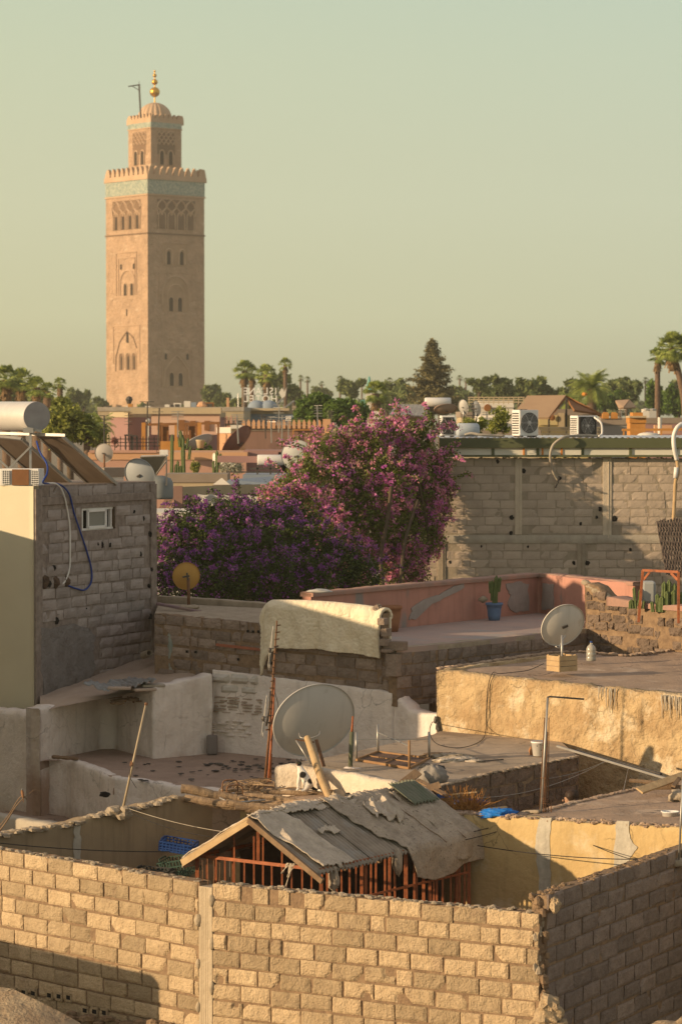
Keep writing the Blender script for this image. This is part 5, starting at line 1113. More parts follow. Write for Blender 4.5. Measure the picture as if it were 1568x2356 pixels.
# blanket over B1
root = None
BD0 = yl(kb, 615); BD1 = yl(kb, 878); dB, nB = fdir(BD0, BD1); WB = (V(*BD1, 0) - V(*BD0, 0)).length
m = MB()
def bl(i, j):                                     # i along, j from bottom front over the top to the back
    s = -.08 + (WB + .12) * i; zt = zB1b + .07 + (zB2 - zB1b) * i + .05 * math.sin(i * 3) ; L_ = 1.22; q = V(*BD0, 0) + dB * s
    front = .68 + .03 * nz(V(i * 3, 0, 3), 1.5) + .30 * max(0, 1 - i * 7) ; rr = .17
    t = j * (front + .5 + .5)
    wv = .014 * math.sin(s * 9 + 3 * nz(V(s, 0, 0), 2)) * max(0, 1 - t / front) + .055 * fbm(V(s * 2.2, t * 1.2, 0), 1, 4) + .010 * nz(V(s * 26, t * 26, 0), 1) + .02 * nz(V(s * 9, t * 2, 4), 1)
    if t < front: z = zt - rr - (front - t); o = .10 + wv + .03 * (1 - t / front)
    elif t < front + .5: a = (t - front) / .5 * math.pi; z = zt - rr + rr * math.sin(a); o = -.06 + .16 * math.cos(a) + wv
    else: z = zt - rr - (t - front - .5); o = -.22
    edge = min(1, i * 14); z -= (1 - edge) ** 2 * .22
    return q + nB * o + V(0, 0, z)
m.grid(bl, 200, 130); tag(m.build('wool_blanket', m_blanket, smooth=True, solid=.05), 'cream wool blanket hung over the brown brick wall, partly sunlit', 'blanket')
wrinkled(P(868, 1412, 50.8), .13, (.8, .7, 1.2), m_brn, 'stone', 'tall rough stones at the right end of the blanket', 'stone', 44, .35)
tag(lumpy('paper_sheet', P(735, 1360, 52), .12, m_dish, sq=(1.8, 1, .3)), 'bluish cloth corner behind the top of the blanket', 'cloth')

# ============================================================ pink terrace
zPf = E - 4.10; zPc = E - 3.28
eA = PZ(912, 1491, zPf); e1_ = PZ(1007, 1483, zPf); e2p = PZ(1250, 1457, zPf)
pA_ = PZ(715, 1366, zPc); pC = PZ(1239, 1320, zPc); pD = PZ(1352, 1334, zPc); pE = PZ(1460, 1341, zPc)
root = empty('pink_terrace', PZ(1060, 1450, zPf), 'roof terrace with faded pink plaster parapet patched in grey', 'terrace')
m = MB(); ribbon(m, [pA_, pA_.lerp(pC, .5), pC], zPf - .1, .2, .008, .1, .02, .01, seed=61); ribbon(m, [pC, pD, pE], zPf - .3, .2, .008, .1, .02, .01, seed=62); m.build('parapet', m_pink, root, smooth=True)
m = MB()
for a, b_ in ((pA_, pC), (pC, pE)):
    d_ = (b_ - a).normalized(); n_ = V(d_.y, -d_.x, 0); a2 = a + n_ * .05 + V(0, 0, .02); b2 = b_ + n_ * .05 + V(0, 0, .02); ribbon(m, [a2, a2.lerp(b2, .5), b2], min(a.z, b_.z) - .06, .3, .008, .08, .02, .012, seed=63)
m.build('coping', m_pinkcap, root, smooth=True)
m = MB(); floor_poly(m, [V(eA.x, eA.y, zPf), e1_, e2p, V(pD.x, pD.y - .3, zPf), V(pC.x, pC.y - .02, zPf), V(pA_.x, pA_.y, zPf), V(*yl(51.9, 715), zPf), V(*yl(51.75, 905), zPf)], .008, .18, 15, .1); m.build('floor', m_pinkfloor, root, smooth=True)
m = MB(); eR_ = V(P(1348, 1400, 55.1).x, 55.1, zPf); ribbon(m, [eA, e1_, e2p, eR_], zPf - .10, .22, .008, .08, .02, .01, seed=65); m.build('floor_edge', m_conc, root, smooth=True)
b = MB(); mm = MB(); pe = [eA, e1_, e2p, eR_]
for i, (a, c_) in enumerate(zip(pe[:-1], pe[1:])): blocks(b, mm, (a.x, a.y), (c_.x, c_.y), zPf - .1, zPf - .1, E - (5.15 if i == 0 else 6.0), seed=70 + i, L=.42, H=.19, joint=.025, nx=5, ny=3, rough=.012, proud=.022, squeeze=.15)
b.build('blocks', m_block_d, root); mm.build('mortar', m_mort, root, smooth=True)
for a_, b_, q_ in ((pA_, pC, [(940, 1425), (944, 1400), (975, 1378), (1010, 1368), (1040, 1350), (1062, 1343), (1066, 1352), (1040, 1366), (1000, 1386), (965, 1400), (955, 1425)]), (pA_, pC, [(1160, 1345), (1190, 1338), (1214, 1345), (1216, 1405), (1180, 1409), (1165, 1395), (1172, 1370)]), (pC, pD, [(1250, 1342), (1275, 1345), (1272, 1400), (1246, 1404)])):
    patch(q_, a_, b_, .02, 'grey_patch', M('grey_patching', (.36, .315, .285), (.30, .26, .235), 4, rough=.95, bump=.4), root, .03)
# pots
def pot(name, c, r_, h, mat, label, neck=.85):
    ro = empty(name, c, label, 'pot'); MB().lathe([(0, 0), (r_ * .68, 0), (r_ * .80, h * .3), (r_ * neck, h * .62), (r_ * .97, h * .86), (r_ * 1.08, h * .87), (r_ * 1.08, h), (r_ * .92, h), (r_ * .8, h * .8), (0, h * .78)], c, 28).build('pot_body', mat, ro, smooth=True); return ro
c_ = PZ(899, 1453, zPf); pot('clay_pot', c_, .20, .5, m_terra, 'brown clay pot between the blanket and the pink parapet', .95)
c_ = PZ(1136, 1428, zPf); ro = pot('flower_pot', c_, .165, .36, m_bpot, 'blue painted pot with a cactus by the pink parapet')
def cactus(name, c, cols, label, par=None, scale=1.0, mat=None, grp=None):
    m = MB()
    for (dx, dy, h, r_, lean, z0) in cols:
        pts = [V(c[0] + dx * scale, c[1] + dy * scale, c[2] + z0 * scale)]
        n_ = 8
        for i in range(1, n_ + 1): t = i / n_; pts.append(V(c[0] + (dx + lean * t) * scale, c[1] + dy * scale, c[2] + (z0 + h * t) * scale))
        N_ = 14; vs = []
        for i, p in enumerate(pts):
            t = i / n_; rr = r_ * scale * (1.0 if t < .85 else math.sqrt(max(0.02, 1 - ((t - .85) / .15) ** 2))) * (1 + .05 * math.sin(i * 2))
            vs += [p + V(math.cos(k * 2 * math.pi / N_), math.sin(k * 2 * math.pi / N_), 0) * rr * (1 if k % 2 else .74) for k in range(N_)]
        fs = [(i * N_ + k, i * N_ + (k + 1) % N_, (i + 1) * N_ + (k + 1) % N_, (i + 1) * N_ + k) for i in range(n_) for k in range(N_)] + [tuple(n_ * N_ + k for k in range(N_))]
        m.add(vs, fs, R.random())
    o = m.build(name, mat or l_cact, par)
    if par is None: tag(o, label, 'cactus', grp)
    return o
cactus('cactus', c_ + V(0, 0, .3), [(0, 0, .62, .045, .05, 0), (.03, 0, .5, .04, .03, .05), (-.04, 0, .42, .035, .0, .1), (.09, 0, .3, .035, .03, .28), (-.07, .02, .25, .03, -.02, .25)], '', ro)
tag(lumpy('stone', c_ + V(-.22, .15, .42), .09, m_conc), 'dark stone beside the rim of the blue pot', 'stone')
# rubble wall right
RWA = PZ(1350, 1338, zPc); m_stone = M('rubble_stone', (.25, .185, .14), (.17, .125, .095), 3, rough=.95, bump=1, bsc=16, bd=.06, tint=.2, fine=.25)  # stone colour darkened to stand in for the wall's shade
RA_ = (P(1350, 1400, 55.2).x, 55.2); RB_ = (P(1350, 1400, 55.2).x + (P(1630, 1400, 52.6).x - P(1350, 1400, 55.2).x) * 1.9, 55.2 - 2.6 * 1.9)
root = empty('rubble_wall', (RA_[0], RA_[1], E - 4.6), 'rough wall of stone and broken blocks with a pink coping behind the flat brown roof, right', 'wall')
tp = [PL(u, v, RA_, RB_) for u, v in ((1346, 1342), (1372, 1348), (1398, 1378), (1420, 1388), (1500, 1397), (1850, 1420))]
m = MB(); ribbon(m, tp, E - 5.0, .3, .03, .07, .04, .03, seed=71, ns=3.0); m.build('wall', MATS['mortar'], root, smooth=True)
b = MB(); dS, nS = fdir(RA_, RB_); LS_ = (V(*RB_, 0) - V(*RA_, 0)).length
def skr(mid, z, a0, a1):
    zt_ = [t for t in tp if (t - V(*RA_, t.z)).dot(dS) <= mid]; th = zt_[-1].z if zt_ else tp[0].z
    return z + .1 > th - .03
blocks(b, None, RA_, RB_, tp[0].z, tp[0].z + .1, E - 4.9, seed=44, L=.34, H=.16, joint=.035, nx=6, ny=4, rough=.035, proud=.03, squeeze=.5, jit=.03, missing=.12, skip=skr, wob=.12)
b.build('stones', m_stone, root, smooth=False)
m = MB(); ribbon(m, [tp[2] + nS * .04 + V(0, 0, .05), tp[4] + nS * .04 + V(0, 0, .06), tp[5] + nS * .04 + V(0, 0, .05)], min(tp[3].z, tp[5].z) - .06, .42, .012, .07, .03, .02, seed=72); m.build('coping', m_pinkcap, root, smooth=True)
m = MB()
for k in range(40):
    t = R.random(); q = tp[0].lerp(tp[2], t); m.ball(q + V(0, .1, .02), R.uniform(.05, .09), 8, (1.3, 1, .7), .4)
m.build('mortar_cap', m_conc, root, smooth=True)
# red frame
root = empty('welded_gateway', P(1515, 1430, 52.4), 'rusty red welded frame standing in front of the rubble wall, right edge', 'frame')
m = MB(); a = [P(1468, 1432, 52.3), P(1478, 1312, 52.3), P(1560, 1316, 51.9), P(1560, 1434, 51.9)]
m.beam(a[0], a[1], .045); m.beam(a[1], a[2], .045); m.beam(a[2], a[3], .045); m.beam(P(1480, 1334, 52.3), P(1494, 1316, 52.25), .04); m.beam(P(1544, 1318, 52), P(1559, 1334, 51.9), .05); m.build('frame', m_rust, root)
zc2 = tp[4].z + .02
cactus('cactus', V(P(1461, 1385, 53.8).x, 53.8, zc2 - .05), [(0, 0, .42, .035, -.03, 0), (.08, 0, .36, .035, .0, 0), (.03, 0, .25, .03, .06, .05), (-.05, 0, .18, .03, -.03, 0), (.14, 0, .16, .03, .02, 0), (-.1, 0, .15, .03, 0, 0)], 'small cactus with three upright arms left of the grey container')
cactus('cactus', V(P(1538, 1390, 53.6).x, 53.6, zc2 - .1), [(0, 0, .62, .05, 0, 0), (-.1, 0, .5, .05, .01, .08), (.1, 0, .5, .05, .0, .05), (-.2, 0, .35, .045, -.02, 0), (.2, 0, .38, .05, .03, 0), (-.05, -.06, .4, .05, 0, 0), (.08, -.06, .42, .05, 0, 0), (-.3, 0, .2, .04, -.02, 0), (-.14, -.05, .3, .05, 0, 0)], 'large many-armed cactus behind the rusty red frame')
m = MB(); q = P(1490, 1362, 54.0); m.box(q, .27, .3, .42); tag(m.build('container', M('pale_container', (.36, .37, .36), (.32, .33, .33), 3, rough=.6), bevel=.05), 'pale grey plastic container between the two cacti', 'container')

# ============================================================ ochre wall Y2 and its roof T4
z4 = y2(1008, 1540).z
root = empty('ochre_house', (YA[0], YA[1], E - 5.5), 'house with big sunlit ochre plaster wall and flat brown roof in the right middle', 'house')
tp = [y2(1004, 1541) , y2(1100, 1551), y2(1300, 1573), y2(1460, 1588), y2(1568, 1600), y2(1680, 1611), y2(2250, 1660)]
def zb2(t): return E - 7.4
m = MB(); ribbon(m, tp, zb2, .25, .035, .07, .07, .03, seed=81, ns=1.9); m.build('wall', m_yel2, root, smooth=True)
z4 = tp[0].z - .02
lf = PZ(1004, 1545, z4)
m = MB(); ribbon(m, [PZ(1272, 1504, z4 + .05), PZ(1140, 1521, z4 + .04), PZ(1020, 1538, z4 + .02), V(tp[0].x + .03, tp[0].y, z4)][::-1][::-1], E - 6.8, .2, .02, .08, .04, .03, seed=83); m.build('side_wall', m_yel2, root, smooth=True)
bk = [PZ(1012, 1541, z4), PZ(1140, 1522, z4), PZ(1270, 1504, z4), PZ(1340, 1502, z4 + .02), PZ(1440, 1511, z4 + .0), PZ(1510, 1503, z4 + .02), PZ(1568, 1494, z4 + .04), PZ(1680, 1484, z4 + .05), PZ(2300, 1470, z4 + .05)]
fr = [V(t.x, t.y + .05, t.z - .03) for t in tp[::-1]]
m = MB(); floor_poly(m, bk + fr, .02, .13, 17, .6); m.build('roof', m_floor_b, root, smooth=True)
m = MB()
for a, b_ in zip(bk[:-1], bk[1:]):
    n_ = int((b_ - a).length / .08) + 1
    for k in range(n_): m.ball(a.lerp(b_, k / n_) + V(R.uniform(-.03, .03), R.uniform(-.04, .04), .02), R.uniform(.03, .06), 7, (1.5, 1.2, .6), .45)
m.build('rough_rim', m_floor_b, root, smooth=True)
# lime runs and pale patches
m = MB()
for (u0, u1, n_) in [(1378, 1422, 7), (1526, 1568, 9)]:
    for k in range(n_):
        u = u0 + (u1 - u0) * k / n_ + R.uniform(-2, 2); v = 1575 + (u - 1378) * .13; l = R.uniform(12, 60); a = y2(u, v + 4); d_, n__ = fdir(YA, YB); pts = [y2(u + R.uniform(-1, 1), v + 4 + l * t / 4) + n__ * .035 for t in range(5)]; m.tube(pts, [.012, .011, .009, .007, .004], 6)
m.build('lime_run', m_conc_l, root, smooth=True)
# cable on the ochre wall
d_, n2 = fdir(YA, YB); yw = lambda u, v, o=.05: y2(u, v) + n2 * o
tag(MB().tube(curve([PZ(1250, 1527, z4 + .04), PZ(1215, 1542, z4 + .03), PZ(1170, 1548, z4 + .02), yw(1148, 1550, .02), yw(1136, 1548, .04), yw(1126, 1580), yw(1122, 1640), yw(1122, 1675, .06), PZ(1110, 1700, z3 + .02), PZ(1085, 1715, z3 + .02), PZ(1050, 1721, z3 + .02), PZ(1010, 1714, z3 + .02), PZ(993, 1700, z3 + .1), PZ(988, 1680, z3 + .3), PZ(994, 1662, z3 + .5), yw(1006, 1664, .06)], 8), .0065, 6).build('cable', m_wire, smooth=True), 'black cable hanging down the ochre wall and looping over the cement roof', 'cable')
tag(MB().tube(curve([yw(1140, 1550, .03), yw(1131, 1575), yw(1124, 1620), yw(1124, 1680)], 6), .005, 6).build('cable', m_wire, smooth=True), 'second black cable hanging straight down the ochre wall', 'cable')
root = empty('junction_box', yw(1008, 1662), 'tangle of old wiring at the left foot of the ochre wall', 'wiring')
m = MB(); m.ball(yw(1007, 1656, .05), .06, 10, (.8, .8, 1.1), .5); m.ball(yw(1011, 1672, .05), .06, 10, (.7, .7, 1.5), .5); m.build('box', m_dsteel, root)
# crate with dish, bottle
cz = z4 + .03; c_ = PZ(1286, 1547, cz)
root = empty('wooden_crate', c_, 'yellow wooden fruit crate holding the pole of the white dish', 'crate'); rz = .62
ca_, sa_ = math.cos(rz), math.sin(rz); ux = V(ca_, sa_, 0); uy = V(-sa_, ca_, 0); W_, D_, H_ = .40, .34, .29; cx_ = c_ + uy * (D_ / 2 + .0) + ux * (W_ / 2)
for nm, n_, off, axx, hl in (('front', 1, -uy * D_ / 2, ux, W_ / 2), ('back', 1, uy * D_ / 2, ux, W_ / 2), ('left', 1, -ux * W_ / 2, uy, D_ / 2), ('right', 1, ux * W_ / 2, uy, D_ / 2)):
    for k in range(3):
        z = .045 + k * .095; m = MB(); m.obox(cx_ + off + V(0, 0, z + R.uniform(-.003, .003)), axx * hl, (uy if axx == ux else ux) * .007, V(0, 0, .042)); m.build('slat', m_wood_l if nm != 'right' else m_wood_l, root, bevel=.002)
for i in (-1, 1):
    for j in (-1, 1): m = MB(); m.obox(cx_ + ux * i * (W_ / 2 - .02) + uy * j * (D_ / 2 - .02) + V(0, 0, H_ / 2), ux * .014, uy * .014, V(0, 0, H_ / 2)); m.build('corner_post', m_wood_l, root)
m = MB(); m.obox(cx_ + V(0, 0, .12), ux * (W_ / 2 - .01), uy * (D_ / 2 - .01), V(0, 0, .11)); m.build('earth_fill', m_floor_b, root)
cd = P(1293, 1438, 50.1)
satdish('satellite_dish', cd, (-.42, .88, .25), .385, .33, math.radians(30), m_dishw, 'pale cream satellite dish standing in the wooden crate on the brown roof', depth=.085, arm=False, img=(53, 43, 38, 50.1),
        support=[('pole', [cx_ + V(0, 0, .05), V(cx_.x, cx_.y, P(1296, 1462, cx_.y).z)], .022, m_steel), ('feed_arm', [P(1300, 1462, 49.6), P(1290, 1480, 49.55), P(1284, 1492, 49.5), P(1277, 1487, 49.5)], .012, m_steel)])
root = empty('water_bottle', PZ(1359, 1521, cz), 'large half-full clear plastic water bottle on the brown roof right of the dish', 'bottle')
bo = PZ(1359, 1521, cz)
m_bot = M('bottle_plastic', (.75, .72, .62), (.7, .66, .56), 6, rough=.15, spec=.5, trans=.55)
MB().lathe([(0, 0), (.08, 0), (.088, .012), (.088, .07), (.083, .08), (.088, .09), (.088, .15), (.083, .158), (.088, .166), (.088, .22), (.07, .265), (.032, .30), (.022, .315), (.022, .335)], bo, 28).build('bottle_body', m_bot, root, smooth=True)
MB().lathe([(0, .003), (.08, .003), (.082, .14), (0, .14)], bo, 24).build('water', M('cloudy_water', (.55, .50, .38), rough=.2, trans=.3), root, smooth=True)
MB().lathe([(.026, .33), (.026, .36), (0, .362)], bo, 16).build('cap', m_blue, root, smooth=True)
# ============================================================ big grey block wall G2 and the metal roof on it
yG = 69.6; GX0 = P(880, 1100, yG).x; GX1 = P(2300, 1100, yG).x; zG2 = zat(1052, yG)
root = empty('block_building', (P(1300, 1330, yG).x, yG, E - 4.4), 'long grey block building with green metal roof edge and white strip, right background', 'building')
def ux_(u, d=yG): return P(u, 1100, d).x
colsG = [(1184, 1200, 1055, 1230), (1386, 1406, 1050, 1238), (1327, 1345, 1250, 1340), (1007, 1024, 1250, 1345)]
def skG2(mid, z, a0, a1):
    u = 784 + (GX0 + mid) / yG * F; v = 960 + (E - z) / yG * F
    if 1231 < v < 1250: return True
    for (a, b_, c_, d_) in colsG:
        if c_ - 6 < v < d_ and a - 6 < u < b_ + 6: return True
    return False
b = MB(); mm = MB(); zmid = zat(1234, yG)
blocks(b, mm, (GX0, yG), (GX1, yG), zG2 - .03, zG2 - .03, zmid, seed=91, L=.43, H=.186, joint=.02, nx=5, ny=3, rough=.005, proud=.012, skip=skG2, thick=.2, mback=True, wob=.01, mstep=.2, squeeze=.05)
blocks(b, mm, (GX0, yG), (GX1, yG), zat(1249, yG), zat(1249, yG), E - 5.2, seed=92, L=.43, H=.186, joint=.022, nx=5, ny=3, rough=.007, proud=.012, skip=skG2, mback=False, wob=.02, mstep=.2, squeeze=.15)
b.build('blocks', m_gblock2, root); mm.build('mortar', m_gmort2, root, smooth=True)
for (a, b_, c_, d_) in colsG:
    m = MB(); x0, x1 = ux_(a), ux_(b_); m.box(((x0 + x1) / 2, yG + .02, (zat(c_, yG) + zat(d_, yG)) / 2), x1 - x0, .1, zat(c_, yG) - zat(d_, yG)); m.box(((x0 * .35 + x1 * .65), yG - .035, (zat(c_, yG) + zat(d_, yG)) / 2), .02, .02, zat(c_, yG) - zat(d_, yG)); m.build('pillar', M('pale_post', (.60, .51, .39), (.50, .42, .32), 3, rough=.95, bump=.4, streak=.3) if c_ < 1200 else m_gmort2, root, bevel=.006)
m = MB(); m.grid(lambda i, j: V(GX0 + (GX1 - GX0) * i, yG - .03 - .015 * math.sin(math.pi * j) + .01 * fbm(V(i * 60, j, 0), 1, 3), zat(1250, yG) + (zat(1231, yG) - zat(1250, yG)) * j + .012 * nz(V(i * 40, 0, 0))), 160, 6); m.build('concrete_band', m_conc_l, root, smooth=True)
m = MB()
for (u, v, r_) in [(1204, 1083, .06), (1144, 1062, .05), (1176, 1191, .06), (1175, 1226, .05), (1286, 1225 * 0 + 1226, .0), (1380, 1171, .055), (1372, 1190, .04), (1335, 1205, .04), (1413, 1193, .07), (1287, 1100, .05), (1450, 1265, .04), (1214, 1258, .03), (1320, 1295, .05), (1351, 1295, .06), (1035, 1293, .04), (1107, 1257, .03), (1500, 1240, .03)]:
    if r_: MB().ball(V(ux_(u), yG - .012, zat(v, yG)), r_, 9, (.9, .3, 1.1), .5).build('hole', m_glassd, root)
m = MB()
for k in range(200): m.ball(V(R.uniform(GX0, GX1), yG + R.uniform(-.02, .1), zG2 - .02 + R.uniform(-.01, .02)), R.uniform(.012, .03), 5, (2, 1, .7), .5)
m.build('mortar_crumbs', m_conc_l, root)
m_gfas = M('green_fascia', (.105, .115, .055), (.09, .1, .05), 1.5, rough=.6)
m = MB(); xa, xb = ux_(1010, 69.3), ux_(2350, 69.3); zf1, zf0 = zat(1008, 69.3), zat(1031, 69.3); m.box(((xa + xb) / 2, 69.4, (zf1 + zf0) / 2), xb - xa, .12, zf1 - zf0); m.build('fascia', m_gfas, root, bevel=.01)
m = MB(); m.box(((xa + xb) / 2, 69.42, zat(1049, 69.4)), xb - xa, .14, .05); m.build('sill', m_gfas, root, bevel=.005)
m = MB(); m.box(((xa + xb) / 2, 69.45, (zat(1031, 69.5) + zat(1048, 69.5)) / 2), xb - xa, .04, zat(1031, 69.5) - zat(1048, 69.5)); m.build('white_strip', M('white_cladding', (.72, .68, .58), (.66, .62, .52), 1.5, rough=.5), root)
m = MB()
for u in (1037, 1133, 1236, 1339, 1449, 1553): MB().box((ux_(u, 69.45), 69.43, (zat(1031, 69.5) + zat(1048, 69.5)) / 2), .07, .06, zat(1031, 69.5) - zat(1048, 69.5)).build('mullion', m_gfas, root)
m = MB()
for u in (1204, 1247, 1291): m.box((ux_(u, 69.45), 69.43, (zat(1031, 69.5) + zat(1048, 69.5)) / 2), .04, .05, zat(1031, 69.5) - zat(1048, 69.5))
m.build('orange_strap', M('orange_paint', (.6, .22, .04)), root)
m = MB(); zr0 = zf1 + .012
m.grid(lambda i, j: V(xa + (xb - xa) * i, 69.34 + 8 * j, zr0 + .0 * j + .012 * math.cos(i * 600)), 900, 2); m.build('metal_roof', M('roof_metal', (.42, .45, .5), (.38, .41, .46), 1, rough=.45, metal=.3), root)
# hoses on G2
tag(MB().tube(curve([V(ux_(1378, 70.5), 70.5, zr0 + .03), V(ux_(1340), 69.9, zr0 + .05), P(1300, 1005, 69.2), P(1275, 1020, 69.1), P(1266, 1040, 69.1), P(1266, 1062, 69.2), P(1272, 1085, 69.3), P(1283, 1105, 69.45)]), .035, 8).build('hose', m_conc_l, smooth=True), 'grey hose hanging from the metal roof over the grey block wall', 'hose')
tag(MB().tube(curve([P(1285, 1096, 69.4), P(1284, 1106, 69.35), P(1277, 1122, 69.3)]), .02, 6).build('cable', m_dsteel, smooth=True), 'short dark cable end at the tip of the hanging hose', 'cable')
tag(MB().tube(curve([P(1568, 975, 68.9), P(1556, 985, 68.8), P(1549, 1005, 68.8), P(1550, 1030, 68.8), P(1556, 1058, 68.9)]), .055, 10).build('flexible_duct', m_plw, smooth=True), 'pale flexible duct curving down over the roof edge, right edge', 'duct')
pp = curve([P(1556, 1052, 68.9), P(1559, 1085, 68.9), P(1553, 1110, 68.9), P(1551, 1150, 68.85), P(1548, 1200, 68.8)])
tag(MB().tube(pp, [.045] * len(pp), 10).build('wooden_pole', m_wood_l, smooth=True), 'bent wooden pole in front of the grey block wall, right edge', 'pole')
tag(MB().tube([P(1555, 1075, 68.85), P(1553, 1100, 68.85)], .055, 10).build('tape_wrap', m_plw, smooth=True), 'white tape wrapped round the bent wooden pole', 'tape')
# woven mat
m = MB(); tl_, tr2, bl_, br2 = P(1510, 1198, 67.5), P(1620, 1196, 67.5), P(1532, 1322, 67.0), P(1640, 1345, 67.0)
for i in range(34):
    a = tl_.lerp(tr2, i / 33); c_ = bl_.lerp(br2, i / 33); pts = [a.lerp(c_, t / 12) + V(.008 * (-1) ** t + R.uniform(-.01, .01), .02 * (-1) ** (t + i), 0) for t in range(13)]; pts[0] += V(0, 0, R.uniform(-.03, .06)); m.tube(pts, .018, 5, cap=False)
for t in range(9):
    a = tl_.lerp(bl_, .06 + t / 9); c_ = tr2.lerp(br2, .06 + t / 9); m.beam(a, c_, .03, .05)
tag(m.build('woven_mat', M('dark_reed', (.10, .075, .065), (.14, .11, .09), 8, rough=.9)), 'dark woven reed mat hanging at the right edge before the grey wall', 'mat')
# AC units on the metal roof
def ac(c, wid, hei, dep, rz, label, front='fan', mat=m_plw):
    ro = empty('air_conditioner', c, label, 'air conditioner')
    def B(mb, nm, mt, **k): return mb.build(nm, mt, ro, world=False, **k)
    m = MB(); m.box((0, 0, hei / 2 + .03), wid, dep, hei); B(m, 'casing', mat, bevel=.015)
    m = MB(); m.box((0, -dep / 2 - .004, hei / 2 + .03), wid * .94, .008, hei * .92); B(m, 'front_panel', mat, bevel=.003)
    r_ = hei * .40; fx = wid * .0
    m = MB(); m.lathe([(0, 0), (r_, 0), (r_, .01), (0, .01)], V(fx, -dep / 2 - .01, hei / 2 + .03), 28, axis=V(0, -1, 0)); B(m, 'fan_opening', m_blk)
    m = MB()
    for k in range(7): m.lathe([(r_ * (k + 1) / 7 - .004, .0), (r_ * (k + 1) / 7 + .004, 0), (r_ * (k + 1) / 7 + .004, .008), (r_ * (k + 1) / 7 - .004, .008)], V(fx, -dep / 2 - .022, hei / 2 + .03), 28, axis=V(0, -1, 0))
    for k in range(6): a = k * math.pi / 3; m.beam(V(fx, -dep / 2 - .026, hei / 2 + .03), V(fx + r_ * math.cos(a), -dep / 2 - .026, hei / 2 + .03 + r_ * math.sin(a)), .01)
    m.ball(V(fx, -dep / 2 - .025, hei / 2 + .03), r_ * .22, 10, (1, .3, 1)); B(m, 'fan_grille', m_dish)
    m = MB()
    for k in range(9): m.box((-wid / 2 - .004, 0, .08 + (hei - .1) * k / 9 + .02), .012, dep * .8, hei / 22)
    B(m, 'side_louvre', m_blk)
    for s in (-1, 1): m = MB(); m.box((s * wid * .35, 0, .015), .05, dep * 1.05, .03); B(m, 'foot', m_dsteel)
    ro.rotation_euler = (0, 0, rz); return ro
ac(V(ux_(1207, 70.2), 70.2, zr0 + .01), .56, .64, .34, math.radians(30), 'large white air conditioner with a round fan facing right on the metal roof')
a2 = ac(V(ux_(1341, 70.4), 70.4, zr0 + .01), .60, .5, .32, math.radians(32), 'smaller white air conditioner with a dark coil side, centre of the metal roof')
m = MB(); m.box((.0, -.175, .28), .54, .02, .44); m.build('dark_coil', m_blk, a2, world=False)
m = MB(); 
for k in range(12): m.box((-.25 + .045 * k, -.19, .28), .006, .01, .44)
m.build('coil_fins', m_dsteel, a2, world=False)
a3 = ac(V(ux_(1028, 70.4), 70.4, zr0 + .01), .34, .5, .3, math.radians(8), 'dark-faced air conditioner in white frame behind the bougainvillea top')
m = MB(); m.box((0, -.17, .28), .27, .02, .42); m.build('dark_coil', m_blk, a3, world=False)
tag(MB().tube(curve([V(ux_(1365, 70.3), 70.2, zr0 + .5), V(ux_(1380, 70.3), 70.1, zr0 + .35), V(ux_(1382, 70.3), 70.1, zr0 + .1), V(ux_(1374, 70.3), 70.0, zr0 + .03)]), .025, 8).build('pipe', m_plw, smooth=True), 'white insulated pipe beside the smaller air conditioner', 'pipe')
tag(MB().tube(curve([V(ux_(1068, 70), 70, zr0 + .06), V(ux_(1085, 70), 70, zr0 + .1), V(ux_(1110, 70), 70, zr0 + .06), V(ux_(1160, 70), 70.1, zr0 + .04)]), .035, 8).build('pipe', m_conc_l, smooth=True), 'pale insulated pipe lying on the metal roof left of the large air conditioner', 'pipe')
tag(MB().lathe([(0, 0), (.14, 0), (.17, .04), (.17, .52), (.14, .56), (0, .56)], V(ux_(1050, 71.5), 71.5, zr0 + .18), 24, axis=V(1, .2, 0)).build('water_tank', M('pale_blue_tank', (.45, .5, .53), (.4, .45, .48), 2, rough=.5), smooth=True), 'pale blue horizontal tank right of the dark-faced air conditioner', 'tank')

